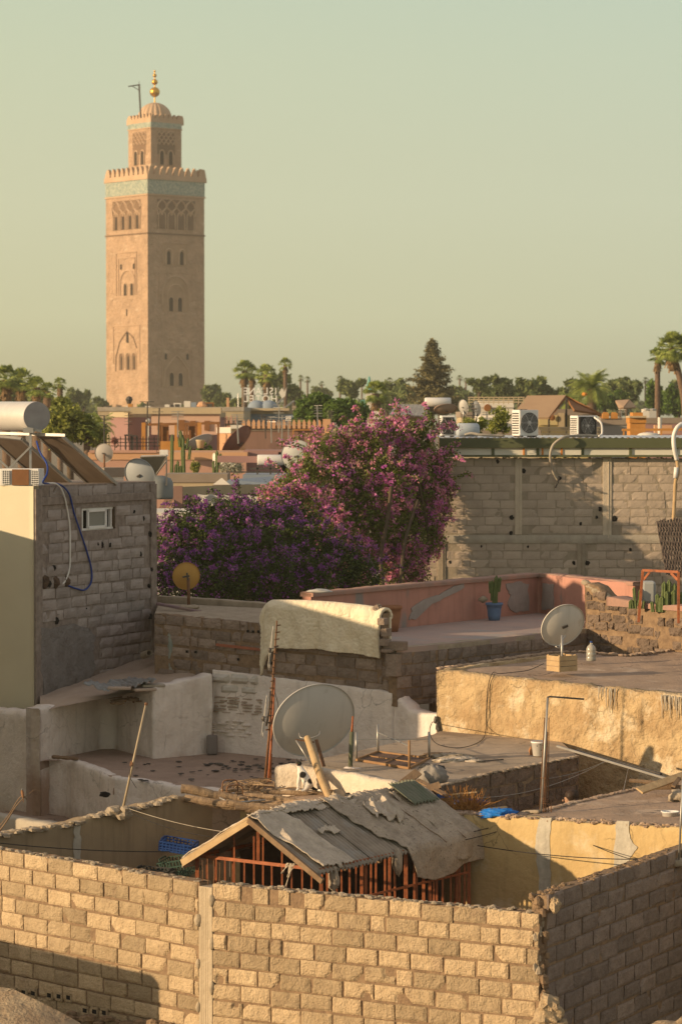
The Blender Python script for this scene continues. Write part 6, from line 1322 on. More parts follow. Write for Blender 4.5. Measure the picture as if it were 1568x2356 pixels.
# ============================================================ bougainvillea
def bush(name, label, blobs, nleaf, nflow, root_at, shade=0.0, sprigs=(), stems=(), fsize=.04, lsize=.05, seed=1, clump=14, fbias=0, fmat=None, nshoot=700, lmat=None, ysq=.8):
    r = random.Random(seed); ro = empty(name, root_at, label, 'bush')
    B_ = []
    for (u, v, d, rp) in blobs: c = P(u, v, d); B_.append((c, rp / px(d)))
    wts = [b_[1] ** 2 for b_ in B_]; lf = MB(); fl_ = MB()
    def pick():
        c, rr = r.choices(B_, wts)[0]; a = r.uniform(0, 2 * math.pi); z = r.uniform(-1, 1); q = V(math.sqrt(1 - z * z) * math.cos(a), math.sqrt(1 - z * z) * math.sin(a) * (ysq if c.x < 0 else ysq * ysq), z)
        return c, rr, q
    def quad(mb, p, s, tn, flat=None):
        n_ = V(r.gauss(0, 1), r.gauss(0, 1), r.gauss(0, 1) + .5).normalized() if flat is None else flat; t = n_.cross(V(r.random() - .5, r.random() - .5, r.random() - .5)).normalized(); b2 = n_.cross(t)
        mb.add([p - t * s * .5, p + b2 * s * .32 + n_ * s * .08, p + t * s * .6, p - b2 * s * .32 + n_ * s * .08], [(0, 1, 2, 3)], tn)
    for k in range(nleaf // 8):
        c, rr, q = pick(); depth = r.random() ** .6; cl = c + q * rr * (.62 + .42 * depth) * (1 + .28 * fbm(q * 2, 1.4, 2, seed)); tn0 = r.random()
        for j in range(8):
            p = cl + V(r.gauss(0, .055), r.gauss(0, .055), r.gauss(0, .055)); quad(lf, p, lsize * r.uniform(.6, 1.3), min(1, max(0, tn0 * .7 + r.random() * .3)))
    for k in range(nflow // clump):
        c, rr, q = pick()
        if q.y > .2: q.y = -q.y
        nn = fbm(c + q * rr, .9, 2, 31)
        if nn < -.02 and r.random() < .8: continue
        if fbias and q.z < 0 and r.random() < -q.z * fbias: continue
        cl = c + q * rr * r.uniform(.92, 1.1) * (1 + .28 * fbm(q * 2, 1.4, 2, seed)); tn0 = r.random(); spread = r.uniform(.03, .055)
        for j in range(clump): quad(fl_, cl + V(r.gauss(0, spread), r.gauss(0, spread), r.gauss(0, spread)), fsize * r.uniform(.7, 1.4), min(1, tn0 * .75 + r.random() * .25))
    shoots = []
    for k in range(nshoot):
        c, rr, q = pick()
        if q.z < -.1 or q.y > .5: continue
        p0 = c + q * rr * .9
        if any((p0 - c2).length < r2 * .8 for c2, r2 in B_): continue
        L_ = r.uniform(.25, .7); dr = (q + V(r.gauss(0, .35), r.gauss(0, .3), .5)).normalized(); shoots.append([p0, p0 + dr * L_ * .5, p0 + dr * L_ * .85 + V(0, 0, -L_ * .08), p0 + dr * L_ * 1.1 - V(0, 0, L_ * .35)])
    for pts in shoots:
        cv = curve(pts, 6); mixf = r.uniform(.2, .8)
        for i, p in enumerate(cv):
            for j in range(5): quad(fl_ if r.random() < mixf * i / len(cv) * 1.6 else lf, p + V(r.gauss(0, .03), r.gauss(0, .03), r.gauss(0, .03)), fsize * r.uniform(.8, 1.2), r.random())
    for pts in sprigs:
        cv = curve([P(*p) for p in pts], 10)
        for i, p in enumerate(cv):
            for j in range(9): quad(fl_ if r.random() < .62 else lf, p + V(r.gauss(0, .05), r.gauss(0, .05), r.gauss(0, .05)), fsize * r.uniform(.8, 1.4), r.random())
        st = MB(); st.tube(cv, .008, 5); st.build('stem', m_trunk, ro)
    o = lf.build('foliage', lmat or l_boug, ro); fl_.build('flowers', fmat or l_flow, ro)
    for pts, rad in stems: st = MB(); st.tube(curve([P(*p) for p in pts], 6), rad, 7); st.build('stem', m_trunk, ro)
    return ro
up = [(700, 1112, 66.5, 52), (650, 1140, 66, 42), (735, 1060, 67, 42), (765, 1150, 66.6, 78), (770, 1030, 67.4, 36), (830, 1075, 67, 72), (850, 1015, 67.6, 38), (905, 1050, 67.4, 70), (950, 1010, 67.8, 40), (965, 1080, 67.6, 66), (1000, 1130, 68.1, 42), (985, 985, 68.2, 26), (1012, 1050, 68.4, 16),
      (860, 1150, 66.6, 84), (930, 1150, 67, 80), (980, 1180, 67.8, 50), (820, 1220, 66.2, 78), (900, 1230, 66.4, 80), (960, 1240, 67.3, 52), (740, 1210, 65.8, 60), (870, 1300, 66.0, 66), (930, 1290, 66.6, 50), (1000, 1245, 68.6, 22), (805, 1290, 65.6, 60), (620, 1160, 65.8, 26), (1005, 1080, 68.6, 18), (905, 985, 68.2, 22), (1045 - 40, 1170, 68.8, 20), (955, 1330, 67.5, 30), (1016, 1062, 69.15, 15), (1024, 1112, 69.15, 17), (1014, 1165, 69.15, 15), (1020, 1085, 69.2, 12), (1004, 1215, 69.15, 15)]
up = [(u, v, d if d > 69.1 else 69.1 - (69.1 - d) * (.28 if u > 860 else .6 if u > 760 else .8), r_) for u, v, d, r_ in up]
bush('bougainvillea', 'big sunlit bougainvillea with pink and magenta flowers climbing over the grey block wall', up, 70000, 38000, P(880, 1345, 66),
     sprigs=[[(790, 1100, 66), (740, 1060, 65.8), (690, 1030, 65.6), (640, 1017, 65.5)], [(930, 1000, 68), (915, 960, 68), (912, 920, 68)], [(920, 990, 68), (935, 950, 68), (905, 935, 68)], [(990, 1010, 68), (1010, 985, 68.3), (1035, 975, 68.6), (1052, 985, 68.6)], [(690, 1110, 66), (630, 1125, 66), (590, 1128, 65.8)],
             [(1000, 1150, 68.6), (1030, 1120, 68.9), (1038, 1105, 69)], [(990, 1180, 68.6), (1012, 1240, 69), (1005, 1285, 69)], [(640, 1140, 65.8), (600, 1150, 65.8)], [(720, 1050, 66), (728, 1000, 66), (735, 985, 66)], [(1000, 1120, 68.6), (1026, 1150, 68.9), (1030, 1175, 69)], [(960, 990, 68), (975, 960, 68.2)]],
     stems=[([(880, 1345, 66.5), (875, 1280, 66.8), (890, 1200, 67), (900, 1120, 67.2)], .05), ([(985, 1300, 68.6), (980, 1200, 68.4), (960, 1100, 68)], .03), ([(920, 1345, 66.5), (930, 1250, 67), (960, 1150, 67.4)], .04)], seed=4, fsize=.062, lsize=.062, clump=13, fbias=.5, ysq=.6)
lo = [(420, 1240, 61.5, 38), (395, 1290, 61, 40), (450, 1210, 62, 38), (500, 1195, 62.5, 42), (470, 1260, 61.5, 62), (540, 1230, 62, 60), (545, 1180, 63, 34), (600, 1220, 62.5, 60), (600, 1290, 61, 66), (520, 1310, 60.5, 66), (440, 1320, 60.3, 50), (660, 1270, 61.8, 62), (680, 1210, 63, 44), (720, 1280, 61.8, 58), (690, 1330, 60.8, 50), (630, 1345, 60, 50), (560, 1350, 59.8, 46), (480, 1355, 59.6, 40), (400, 1350, 59.8, 36), (775, 1310, 61.6, 56), (830, 1330, 61.6, 48), (380, 1330, 60, 26), (375, 1260, 62, 20), (740, 1350, 60.5, 34)]
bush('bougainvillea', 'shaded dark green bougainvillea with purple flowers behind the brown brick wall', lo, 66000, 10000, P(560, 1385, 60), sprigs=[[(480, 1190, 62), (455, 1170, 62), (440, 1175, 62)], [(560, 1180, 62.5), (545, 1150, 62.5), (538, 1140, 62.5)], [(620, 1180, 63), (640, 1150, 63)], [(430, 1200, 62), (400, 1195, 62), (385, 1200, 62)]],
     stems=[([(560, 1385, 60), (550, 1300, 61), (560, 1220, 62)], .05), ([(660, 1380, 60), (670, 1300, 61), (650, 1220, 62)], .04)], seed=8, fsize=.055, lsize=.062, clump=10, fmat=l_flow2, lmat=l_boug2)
# rusty shed corner beside G1
root = empty('rusty_shed', P(400, 1260, 63.5), 'low shed with rusty sheet side and grey-green roof edge behind the block house', 'shed')
m = MB(); m.box(P(400, 1245, 64), .95, .8, .62, rz=.2); m.build('sheet_side', M('rusty_sheet', (.25, .21, .17), (.2, .16, .13), 3, c3=(.30, .13, .06), s3=2.5, t3=.52, rough=.8), root)
m = MB(); m.box(P(395, 1209, 63.9), 1.15, 1.0, .05, rz=.2); m.build('sheet_roof', M('grey_green_sheet', (.15, .18, .16), (.2, .2, .17), 2, rough=.6), root)
# ============================================================ middle distance
m_pinkm = M('far_pink_wall', (.52, .30, .22), (.46, .27, .2), .5, c3=(.55, .38, .28), s3=.4, t3=.6)
m_pinkd = M('far_mauve_wall', (.36, .21, .19), (.32, .19, .17), .5)
m_salm = M('salmon_wall', (.62, .36, .20), (.56, .32, .18), .6)
m_beige = M('beige_wall', (.52, .42, .27), (.45, .36, .23), .6, streak=.3)
m_brwall = M('brown_red_wall', (.26, .155, .12), (.22, .135, .105), .5, c3=(.2, .12, .1), s3=.6, t3=.6, streak=.3)
m_roofg = M('dull_roof', (.32, .26, .2), (.25, .2, .16), .4)
m_bluer = M('blue_grey_roof', (.26, .31, .37), (.22, .27, .33), .5)
m_whw = M('far_white', (.72, .68, .6), (.65, .6, .52), .5)
m_brnw = M('brown_timber', (.28, .13, .05), (.22, .1, .04), 2)
m_orw = M('orange_timber', (.55, .26, .07), (.45, .2, .05), 2)
e1v = V(.82, -.57, 0); e2v = V(.57, .82, 0)
def build_(name, u0, u1, vt, d, label, matf, mats=None, matr=None, depth=5, zb=0, cat_='building', side=None, rot=True, sideu=None, parapet=0):
    """box house with its front from column u0 to u1 at distance d; optional corner where a shaded side begins"""
    x0, x1 = P(u0, 1000, d).x, P(u1, 1000, d).x; zt = zat(vt, d); ro = empty(name, ((x0 + x1) / 2, d, zb), label, cat_)
    if sideu is None:
        m = MB(); m.box(((x0 + x1) / 2, d + depth / 2, (zt + zb) / 2), x1 - x0, depth, zt - zb); m.build('wall', matf, ro)
        rx = [(x0, d), (x1, d), (x1, d + depth), (x0, d + depth)]
    else:
        xc = P(sideu, 1000, d).x; kl = (xc - x0) * .7; kr = (x1 - xc) * 1.43
        rx = [(x0, d + kl), (xc, d), (x1, d + kr), (x1 - (xc - x0), d + kr + kl)]
        m = MB(); c = [V(a, b_, zb) for a, b_ in rx] + [V(a, b_, zt) for a, b_ in rx]; m.add(c, [(0, 1, 5, 4), (1, 2, 6, 5), (2, 3, 7, 6), (3, 0, 4, 7)]); m.build('wall', matf, ro)
    m = MB(); q = [V(a, b_, zt + .02) for a, b_ in rx]; m.add(q + [p - V(0, 0, .25) for p in q], [(0, 1, 2, 3), (0, 1, 5, 4), (1, 2, 6, 5), (2, 3, 7, 6), (3, 0, 4, 7)]); 
    for p in (m,): pass
    m.v = [tuple(V(*p) + (V(*p) - V(sum(a for a, _ in rx) / 4, sum(b_ for _, b_ in rx) / 4, V(*p).z)).normalized() * .06) for p in m.v]
    m.build('roof', matr or m_roofg, ro); return ro, zt, x0, x1
def pbox(ro, name, u0, u1, v0, v1, d, mat, th=.3, cat=None):
    x0, x1, z1, z0 = P(u0, v0, d).x, P(u1, v0, d).x, P(u0, v0, d).z, P(u0, v1, d).z; m = MB(); m.box(((x0 + x1) / 2, d + th / 2, (z0 + z1) / 2), abs(x1 - x0), th, abs(z1 - z0)); return m.build(name, mat, ro)
# strip house behind the lower bush and the yard wall with washing
build_('flat_house', 340, 452, 1181, 68, 'low white roof edge between the block house and the lower bougainvillea', m_whw, matr=m_whw, depth=3)
ro, *_ = build_('yard_house', 402, 640, 1122, 77, 'brown walled yard with pale cloths hung along its top, behind the lower bougainvillea', m_brwall, matr=m_beige, depth=4, sideu=404)
pbox(ro, 'dark_niche', 425, 470, 1150, 1180, 76.9, m_glassd, .1)
m = MB(); A0 = P(455, 1136, 76.4); A1 = P(606, 1140, 76.2)
m.grid(lambda i, j: A0.lerp(A1, i) + V(0, .05 * math.sin(i * 40) * j, -.46 * j - .03 * abs(math.sin(i * 16))), 90, 8)
tag(m.build('hung_sheet', M('grey_white_sheet', (.50, .49, .45), (.45, .43, .39), 3, rough=.9), smooth=True, solid=.01), 'long pale sheet hung on pegs along the brown yard wall', 'sheet')
m = MB(); m.add([P(375, 1180, 75.5), P(405, 1180, 75), P(405, 1124, 76), P(398, 1124, 76)], [(0, 1, 2, 3)]); m.add([P(357, 1182, 75.4), P(420, 1182, 75.4), P(420, 1120, 75.6), P(402, 1120, 75.6)], [(0, 1, 2, 3)]); tag(m.build('sloping_wall', m_brwall, solid=.2), 'sloping brown buttress wall right of the block house corner', 'wall')
ro, *_ = build_('terrace_house', 382, 520, 1092, 84, 'house with long beige terrace wall right of the block house roof', m_beige, matr=m_roofg, depth=2)
ro, *_ = build_('blue_roof_house', 508, 740, 1114, 81, 'low house with a pale blue roof and white gable end', m_brwall, matr=m_bluer, depth=2)
m = MB(); m.add([P(511, 1115, 80.8), P(527, 1103, 80.9), P(622, 1096, 84), P(640, 1114, 81)], [(0, 3, 2, 1)]); m.build('blue_sheet', m_bluer, ro)
m = MB(); m.add([P(489, 1116, 80.5), P(510, 1100, 80.6), P(529, 1116, 80.5)], [(0, 2, 1)]); m.build('white_gable', m_whw, ro, solid=.05)
# grey water tank and tilted panel beside the dish on block house
root = empty('solar_collector', P(355, 1120, 61), 'dark tilted solar panel on thin legs right of the bluish dish', 'solar panel')
panel(P(325, 1050, 60.5), P(384, 1048, 60.0), P(310, 1100, 61.5), P(360, 1092, 61), 'collector', root, M('dark_panel', (.05, .055, .05), (.07, .07, .06), 2, rough=.4), .03)
m = MB(); m.beam(P(383, 1052, 60), P(383, 1116, 60.2), .03); m.beam(P(360, 1090, 60.9), P(383, 1060, 60), .025); m.beam(P(360, 1096, 60.9), P(383, 1116, 60.2), .02); m.build('leg', m_steel, root)
tag(MB().lathe([(0, 0), (.3, 0), (.31, .05), (.31, .34), (.26, .44), (.1, .5), (0, .5)], P(365, 1148, 60.5), 26).build('water_tank', M('grey_tank', (.2, .22, .22), (.24, .25, .24), 3, rough=.6), smooth=True), 'round dark grey water tank just right of the block house', 'tank')
# pink parapet roofs with cactus terrace
ro, *_ = build_('pink_house', 205, 566, 1042, 96, 'long low pink house with pale coping where the tall cacti stand in front', m_pinkm, matr=m_salm, depth=6)
pbox(ro, 'pink_coping', 205, 360, 1036, 1042, 95.9, m_pinkm, .4)
for (a, b_, c_, d_, mt) in [(560, 660, 1036, 1130, m_pinkd), (640, 760, 1040, 1130, m_pinkd)]: pbox(ro, 'wing', a, b_, c_, d_, 97, mt, 3)
ro2, *_ = build_('small_house', 205, 280, 1078, 78, 'small pale blocky roof hut under the white dish', m_whw, mats=None, matr=m_roofg, depth=2, sideu=240)
satdish('satellite_dish', P(239, 1042, 88), (.2, .95, .2), .28, .29, 0, M('dish_faded', (.40, .37, .34), (.35, .32, .3), 2, rough=.6), 'small faded white dish above the solar panels', depth=.07, arm=False, support=[('pole', [P(240, 1085, 87.8), P(240, 1045, 87.9)], .03, m_rustm)])
satdish('satellite_dish', P(457, 1017, 104), (-.5, .45, .75), .62, .42, math.radians(15), m_dish, 'wide grey-white dish tilted upward right of the tallest cactus', depth=.2, arm=False, support=[('pole', [P(445, 1040, 104), P(450, 1022, 104)], .06, m_rustm)])
satdish('satellite_dish', P(543, 1014, 104), (-.72, .45, .5), .74, .55, math.radians(42), m_dishb, 'large brown-red dish tilted upward left of the bougainvillea', depth=.24, arm=False, support=[('pole', [P(540, 1050, 104), P(545, 1022, 104)], .07, m_rustm)])
satdish('satellite_dish', P(684, 1048, 86), (.25, .92, .2), .50, .47, .2, M('dish_pale', (.42, .43, .42), (.38, .39, .38), 2, rough=.5), 'round pale dish half hidden behind the left sprig of bougainvillea', depth=.13, arm=False, support=[('pole', [P(684, 1095, 86), P(684, 1050, 85.9)], .04, m_steel)])
satdish('satellite_dish', P(496, 1060, 93), (.9, .4, .2), .2, .25, 0, m_whw, 'narrow white dish seen edge-on between the cacti', depth=.05, arm=False, support=[('pole', [P(496, 1082, 93), P(496, 1060, 93)], .02, m_steel)])
cg = 'cacti on the pink house terrace'
cactus('cactus', P(395, 1089, 92), [(0, 0, 1.28, .06, .02, 0), (.12, 0, .3, .045, .02, 0), (.2, 0, .42, .045, 0, 0), (.28, 0, .25, .045, 0, 0)], 'slim single-stemmed tall cactus, leftmost on the pink terrace')
cactus('cactus', P(422, 1089, 92), [(0, 0, 1.25, .075, -.02, 0), (-.11, 0, .3, .05, -.03, .85), (.1, 0, .35, .05, .05, .8), (.18, 0, .45, .05, .05, .45), (-.03, 0, .5, .06, -.08, .9)], 'tallest branching cactus on the pink terrace')
cactus('cactus', P(499, 1089, 92), [(0, 0, .75, .06, .0, 0), (.09, 0, .4, .045, .03, .25), (-.1, 0, .4, .045, -.02, 0)], 'short cactus beside the white flowering shrub')
tag(pbox(None, 'air_conditioner', 367, 386, 1035, 1050, 95.2, m_plw, .3), 'small white air conditioner on the pink coping left of the cacti', 'air conditioner')
tag(MB().lathe([(0, 0), (.11, 0), (.15, .25), (.17, .27), (.16, .3), (0, .3)], P(461, 1031, 101), 16).build('flower_pot', m_beige, smooth=True), 'pale pot standing between the white and the brown dish', 'pot')
# leafy helper for small shrubs and trees
def crown(mb, c, rx, ry, rz, n, s, r, seed=0, droop=0.0, gap=.25, tone=1.0, hole=.0):
    for k in range(n):
        a = r.uniform(0, 2 * math.pi); z = r.uniform(-1, 1); rad = r.random() ** .42; q = V(math.sqrt(1 - z * z) * math.cos(a), math.sqrt(1 - z * z) * math.sin(a), z); f = 1 + .38 * fbm(q * 1.6, 1.2, 3, seed)
        p = Vector(c) + V(q.x * rx, q.y * ry, q.z * rz) * rad * f
        if nz(p, 2.2 / max(.6, rx), seed + 5) < -gap: continue
        nn = V(r.gauss(0, 1), r.gauss(0, 1), r.gauss(0, 1) + .4).normalized(); t = nn.cross(V(r.random() - .5, r.random() - .5, r.random() - .5)).normalized(); b_ = nn.cross(t)
        tn = min(1, max(0, .5 + .55 * nz(p, 2.6 / max(.6, rx), seed + 9) + r.uniform(-.25, .25))) * tone; ss = s * r.uniform(.6, 1.4)
        mb.add([p - t * ss, p + b_ * ss * .5, p + t * ss, p - b_ * ss * .5], [(0, 1, 2, 3)], tn)
def tree(name, u, vb, d, blobs, label, mat=l_tree, n=2600, s=.10, group=None, seed=1, cat_='tree', trunk=True, gap=.25, tr=.12):
    """blobs: (u, v, half width px, half height px) of crown masses"""
    r = random.Random(seed); k = px(d); b0 = P(u, vb, d); ro = empty(name, b0 if not trunk else V(b0.x, d, 0), label, cat_, group); lf = MB(); tot = sum(b_[2] * b_[3] for b_ in blobs)
    st = MB(); zb = 0 if trunk else b0.z; tb = V(b0.x, d, zb)
    cs = [P(b_[0], b_[1], d + r.uniform(-.5, .5) * b_[2] / k) for b_ in blobs]; top = cs[0]
    fork = V(b0.x, d, min(c.z for c in cs) - .2 * blobs[0][3] / k)
    st.tube(curve([tb, tb.lerp(fork, .5) + V(.1, 0, 0), fork], 5), [tr * (1.3 - .5 * i / 10) for i in range(11)], 8)
    for b_, c in zip(blobs, cs):
        st.tube([fork, fork.lerp(c, .5) + V(0, 0, .1), c], [tr * .6, tr * .4, tr * .15], 6)
        crown(lf, c, b_[2] / k, b_[2] / k * .8, b_[3] / k, int(n * b_[2] * b_[3] / tot), s, r, seed, gap=gap)
    st.build('trunk', m_trunk, ro, smooth=True); lf.build('crown', mat, ro); return ro
def fanpalm(name, u, v, d, r_, label, trunk_to=None, group=None, seed=1, skirt=True, nf=46, lean=0.0, tr=.16, mat=l_palm, fl=1.0, detail=1):
    """fan palm: crown centre at (u,v), crown radius r_ px"""
    r = random.Random(seed); k = px(d); c = P(u, v, d); rad = r_ / k; base = V(c.x + lean, d, 0) if trunk_to is None else P(*trunk_to)
    ro = empty(name, base, label, 'palm tree', group); st = MB(); q = curve([base, base.lerp(c, .5) + V(-(c.x - base.x) * .25, 0, 0), c], 8); st.tube(q, [tr * (1.15 - .3 * i / len(q)) for i in range(len(q))], 10); st.build('trunk', m_bark, ro, smooth=True)
    lf = MB()
    for f in range(nf):
        a = r.uniform(0, 2 * math.pi); el_ = r.uniform(-.75, 1.35) if f > 4 else 1.3; out = V(math.cos(a) * math.cos(el_), math.sin(a) * math.cos(el_), math.sin(el_)); pl = rad * r.uniform(.5, .62); hub = c + out * pl; tn = r.random()
        lf.add([c, c + V(.02, 0, .02) * rad, hub + V(.02, 0, .02) * rad, hub], [(0, 1, 2, 3)], .8)
        sd_ = out.cross(V(0, 0, 1)).normalized(); upv = sd_.cross(out); fr = rad * r.uniform(.38, .5) * fl; nb = 13 * detail
        for b_ in range(nb):
            t = (b_ / (nb - 1) - .5) * 2.9; dr = (out * math.cos(t) + sd_ * math.sin(t)).normalized(); tip = hub + dr * fr - V(0, 0, fr * (.22 + .35 * abs(math.sin(t)))) + upv * .02; mid = hub + dr * fr * .55 - V(0, 0, fr * .06)
            wv = upv.cross(dr).normalized() * fr * .075; lf.add([hub, mid - wv, tip, mid + wv], [(0, 1, 2, 3)], min(1, max(0, tn + r.uniform(-.2, .2))))
    lf.build('crown', mat, ro)
    if skirt:
        sk = MB()
        for f in range(90):
            a = r.uniform(0, 2 * math.pi); h0 = r.uniform(-.1, -.6) * rad * 1.3; p = c + V(math.cos(a) * rad * .13, math.sin(a) * rad * .13, h0); l = rad * r.uniform(.3, .6); t = p + V(math.cos(a) * rad * r.uniform(.05, .32), math.sin(a) * rad * .2, -l); w_ = V(-math.sin(a), math.cos(a), 0) * rad * .06
            sk.add([p - w_ * .4, p + w_ * .4, t + w_, t - w_], [(0, 1, 2, 3)], r.random())
        sk.build('dead_skirt', l_dead, ro)
    return ro
def feather(name, u, v, d, r_, label, group=None, seed=1, nf=40, trunk_v=None, mat=l_palm, tr=.2):
    """date palm with arching pinnate fronds"""
    r = random.Random(seed); k = px(d); c = P(u, v, d); rad = r_ / k; base = V(c.x, d, 0); ro = empty(name, base, label, 'palm tree', group)
    MB().tube([base, base.lerp(c, .5), c], [tr * 1.1, tr, tr], 10).build('trunk', m_bark, ro, smooth=True); lf = MB()
    for f in range(nf):
        a = r.uniform(0, 2 * math.pi); el_ = r.uniform(-.2, 1.3); h = V(math.cos(a), math.sin(a), 0); L_ = rad * r.uniform(.85, 1.1); tn = r.random(); n_ = 16; pr = c; dr = h * math.cos(el_) + V(0, 0, math.sin(el_))
        for i in range(n_):
            dr = (dr - V(0, 0, .09)).normalized(); p = pr + dr * L_ / n_; sd_ = dr.cross(V(0, 0, 1)).normalized(); w_ = rad * .30 * math.sin(math.pi * (i + 1.6) / (n_ + 2.4)) ; th = rad * .022
            for s in (-1, 1):
                t = p + sd_ * s * w_ + dr * w_ * .55 - V(0, 0, w_ * .35); lf.add([p - dr * th, p + dr * th, t + dr * th * .3], [(0, 1, 2)], min(1, max(0, tn * .7 + r.uniform(0, .3))))
            lf.add([pr, p, p + V(0, 0, rad * .015), pr + V(0, 0, rad * .02)], [(0, 1, 2, 3)], .7); pr = p
    lf.build('crown', mat, ro); return ro
tree('oleander', 531, 1094, 90, [(531, 1068, 26, 16), (515, 1080, 12, 10), (545, 1078, 16, 12)], 'loose white-flowering shrub right of the cacti', leafmat('pale_flowering', (.12, .16, .05), (.75, .7, .6), .7, .3), 900, .045, seed=71, cat_='shrub', trunk=False, tr=.02)
tree('shrub', 449, 1089, 91, [(449, 1075, 12, 16)], 'small yellow-green shrub left of the narrow edge-on dish', l_olive, 400, .04, seed=72, cat_='shrub', trunk=False, tr=.02)
tree('shrub', 472, 1040, 103, [(466, 1032, 14, 14), (480, 1034, 10, 10)], 'dark shrub between white and brown dish', l_tree, 500, .05, seed=73, cat_='shrub', trunk=False, tr=.02)
# solar tank rack
root = empty('solar_water_heater', P(620, 1095, 87), 'small white water tank on a dark rack left of the pale round dish', 'water heater')
m = MB(); m.lathe([(0, 0), (.15, 0), (.16, .03), (.16, .76), (.15, .78), (0, .78)], P(592, 1058, 87), 28, axis=V(1, 0, 0)); m.build('tank', m_plw, root, smooth=True)
m = MB(); m.beam(P(500, 1056, 87.3), P(592, 1057, 87.3), .22, .2); m.build('pipe_bundle', m_pinkd, root)
m = MB()
for u in (592, 622, 640): m.beam(P(u, 1070, 87), P(u, 1098, 87), .05)
m.beam(P(575, 1078, 87), P(645, 1078, 87), .05); m.beam(P(520, 1086, 87), P(645, 1086, 87), .04); m.build('rack', m_dsteel, root)
build_('low_house', 560, 660, 1094, 86.5, 'low grey roof under the small white water tank', m_bluer, matr=m_bluer, depth=3)

# pergola terrace
root = empty('pergola', P(410, 1036, 116), 'brown timber pergola with slim posts on the terrace before the pink house', 'pergola')
for (u, w_) in [(330, 9), (368, 5), (372, 5), (405, 7), (424, 5), (430, 5), (452, 5), (459, 9), (502, 5)]:
    m = MB(); k = px(116); m.beam(P(u, 972, 116), P(u, 1040, 116), w_ / k, w_ / k * .6); m.build('post', m_orw if w_ > 6 else m_brnw, root)
m = MB(); m.beam(P(328, 977, 116), P(506, 973, 116), .09, .1); m.build('beam', m_brnw, root)
for a, b_ in ((374, 388), (434, 448)): pbox(root, 'screen', a, b_, 976, 1014, 116.3, m_brnw, .1)
pbox(root, 'parapet', 366, 440, 1015, 1042, 115.6, m_orw, .2)
m = MB()
for v in (1010, 1018, 1026): m.beam(P(210, v, 113), P(368, v, 113), .03)
for k in range(13): m.beam(P(212 + k * 13, 1004, 113), P(212 + k * 13, 1042, 113), .03)
tag(m.build('railing', m_dsteel), 'thin dark metal railing on the roof terrace left of the pergola', 'railing')
for k, (u, v, a, lb) in enumerate([(295, 1001, .3, 'dark round table on the terrace behind the railing'), (310, 1003, .2, 'small chair on the terrace beside the round table')]):
    m = MB(); q = P(u, v, 118); m.box(q, .5 * a * 2, .4, .06); 
    for sx_ in (-.2, .2): m.beam(q + V(sx_ * a * 2, 0, 0), q + V(sx_ * a * 2, 0, -.6), .05)
    tag(m.build('terrace_table' if k == 0 else 'chair', m_dsteel), lb, 'table' if k == 0 else 'chair')
tree('shrub', 266, 1030, 110, [(264, 1014, 8, 8)], 'little pink flowering shrub at the left end of the railing', leafmat('pink_flowering', (.2, .1, .08), (.6, .3, .25)), 250, .05, seed=74, cat_='shrub', trunk=False, tr=.02)
pbox_ = pbox
root = empty('lamp_post', P(341, 1036, 118), 'thin white post with a small lamp head on the terrace', 'post'); m = MB(); m.beam(P(341, 968, 118), P(341, 1036, 118), .05); m.build('post', m_whw, root); MB().ball(P(341, 968, 118), .1, 8).build('lamp_head', m_whw, root)
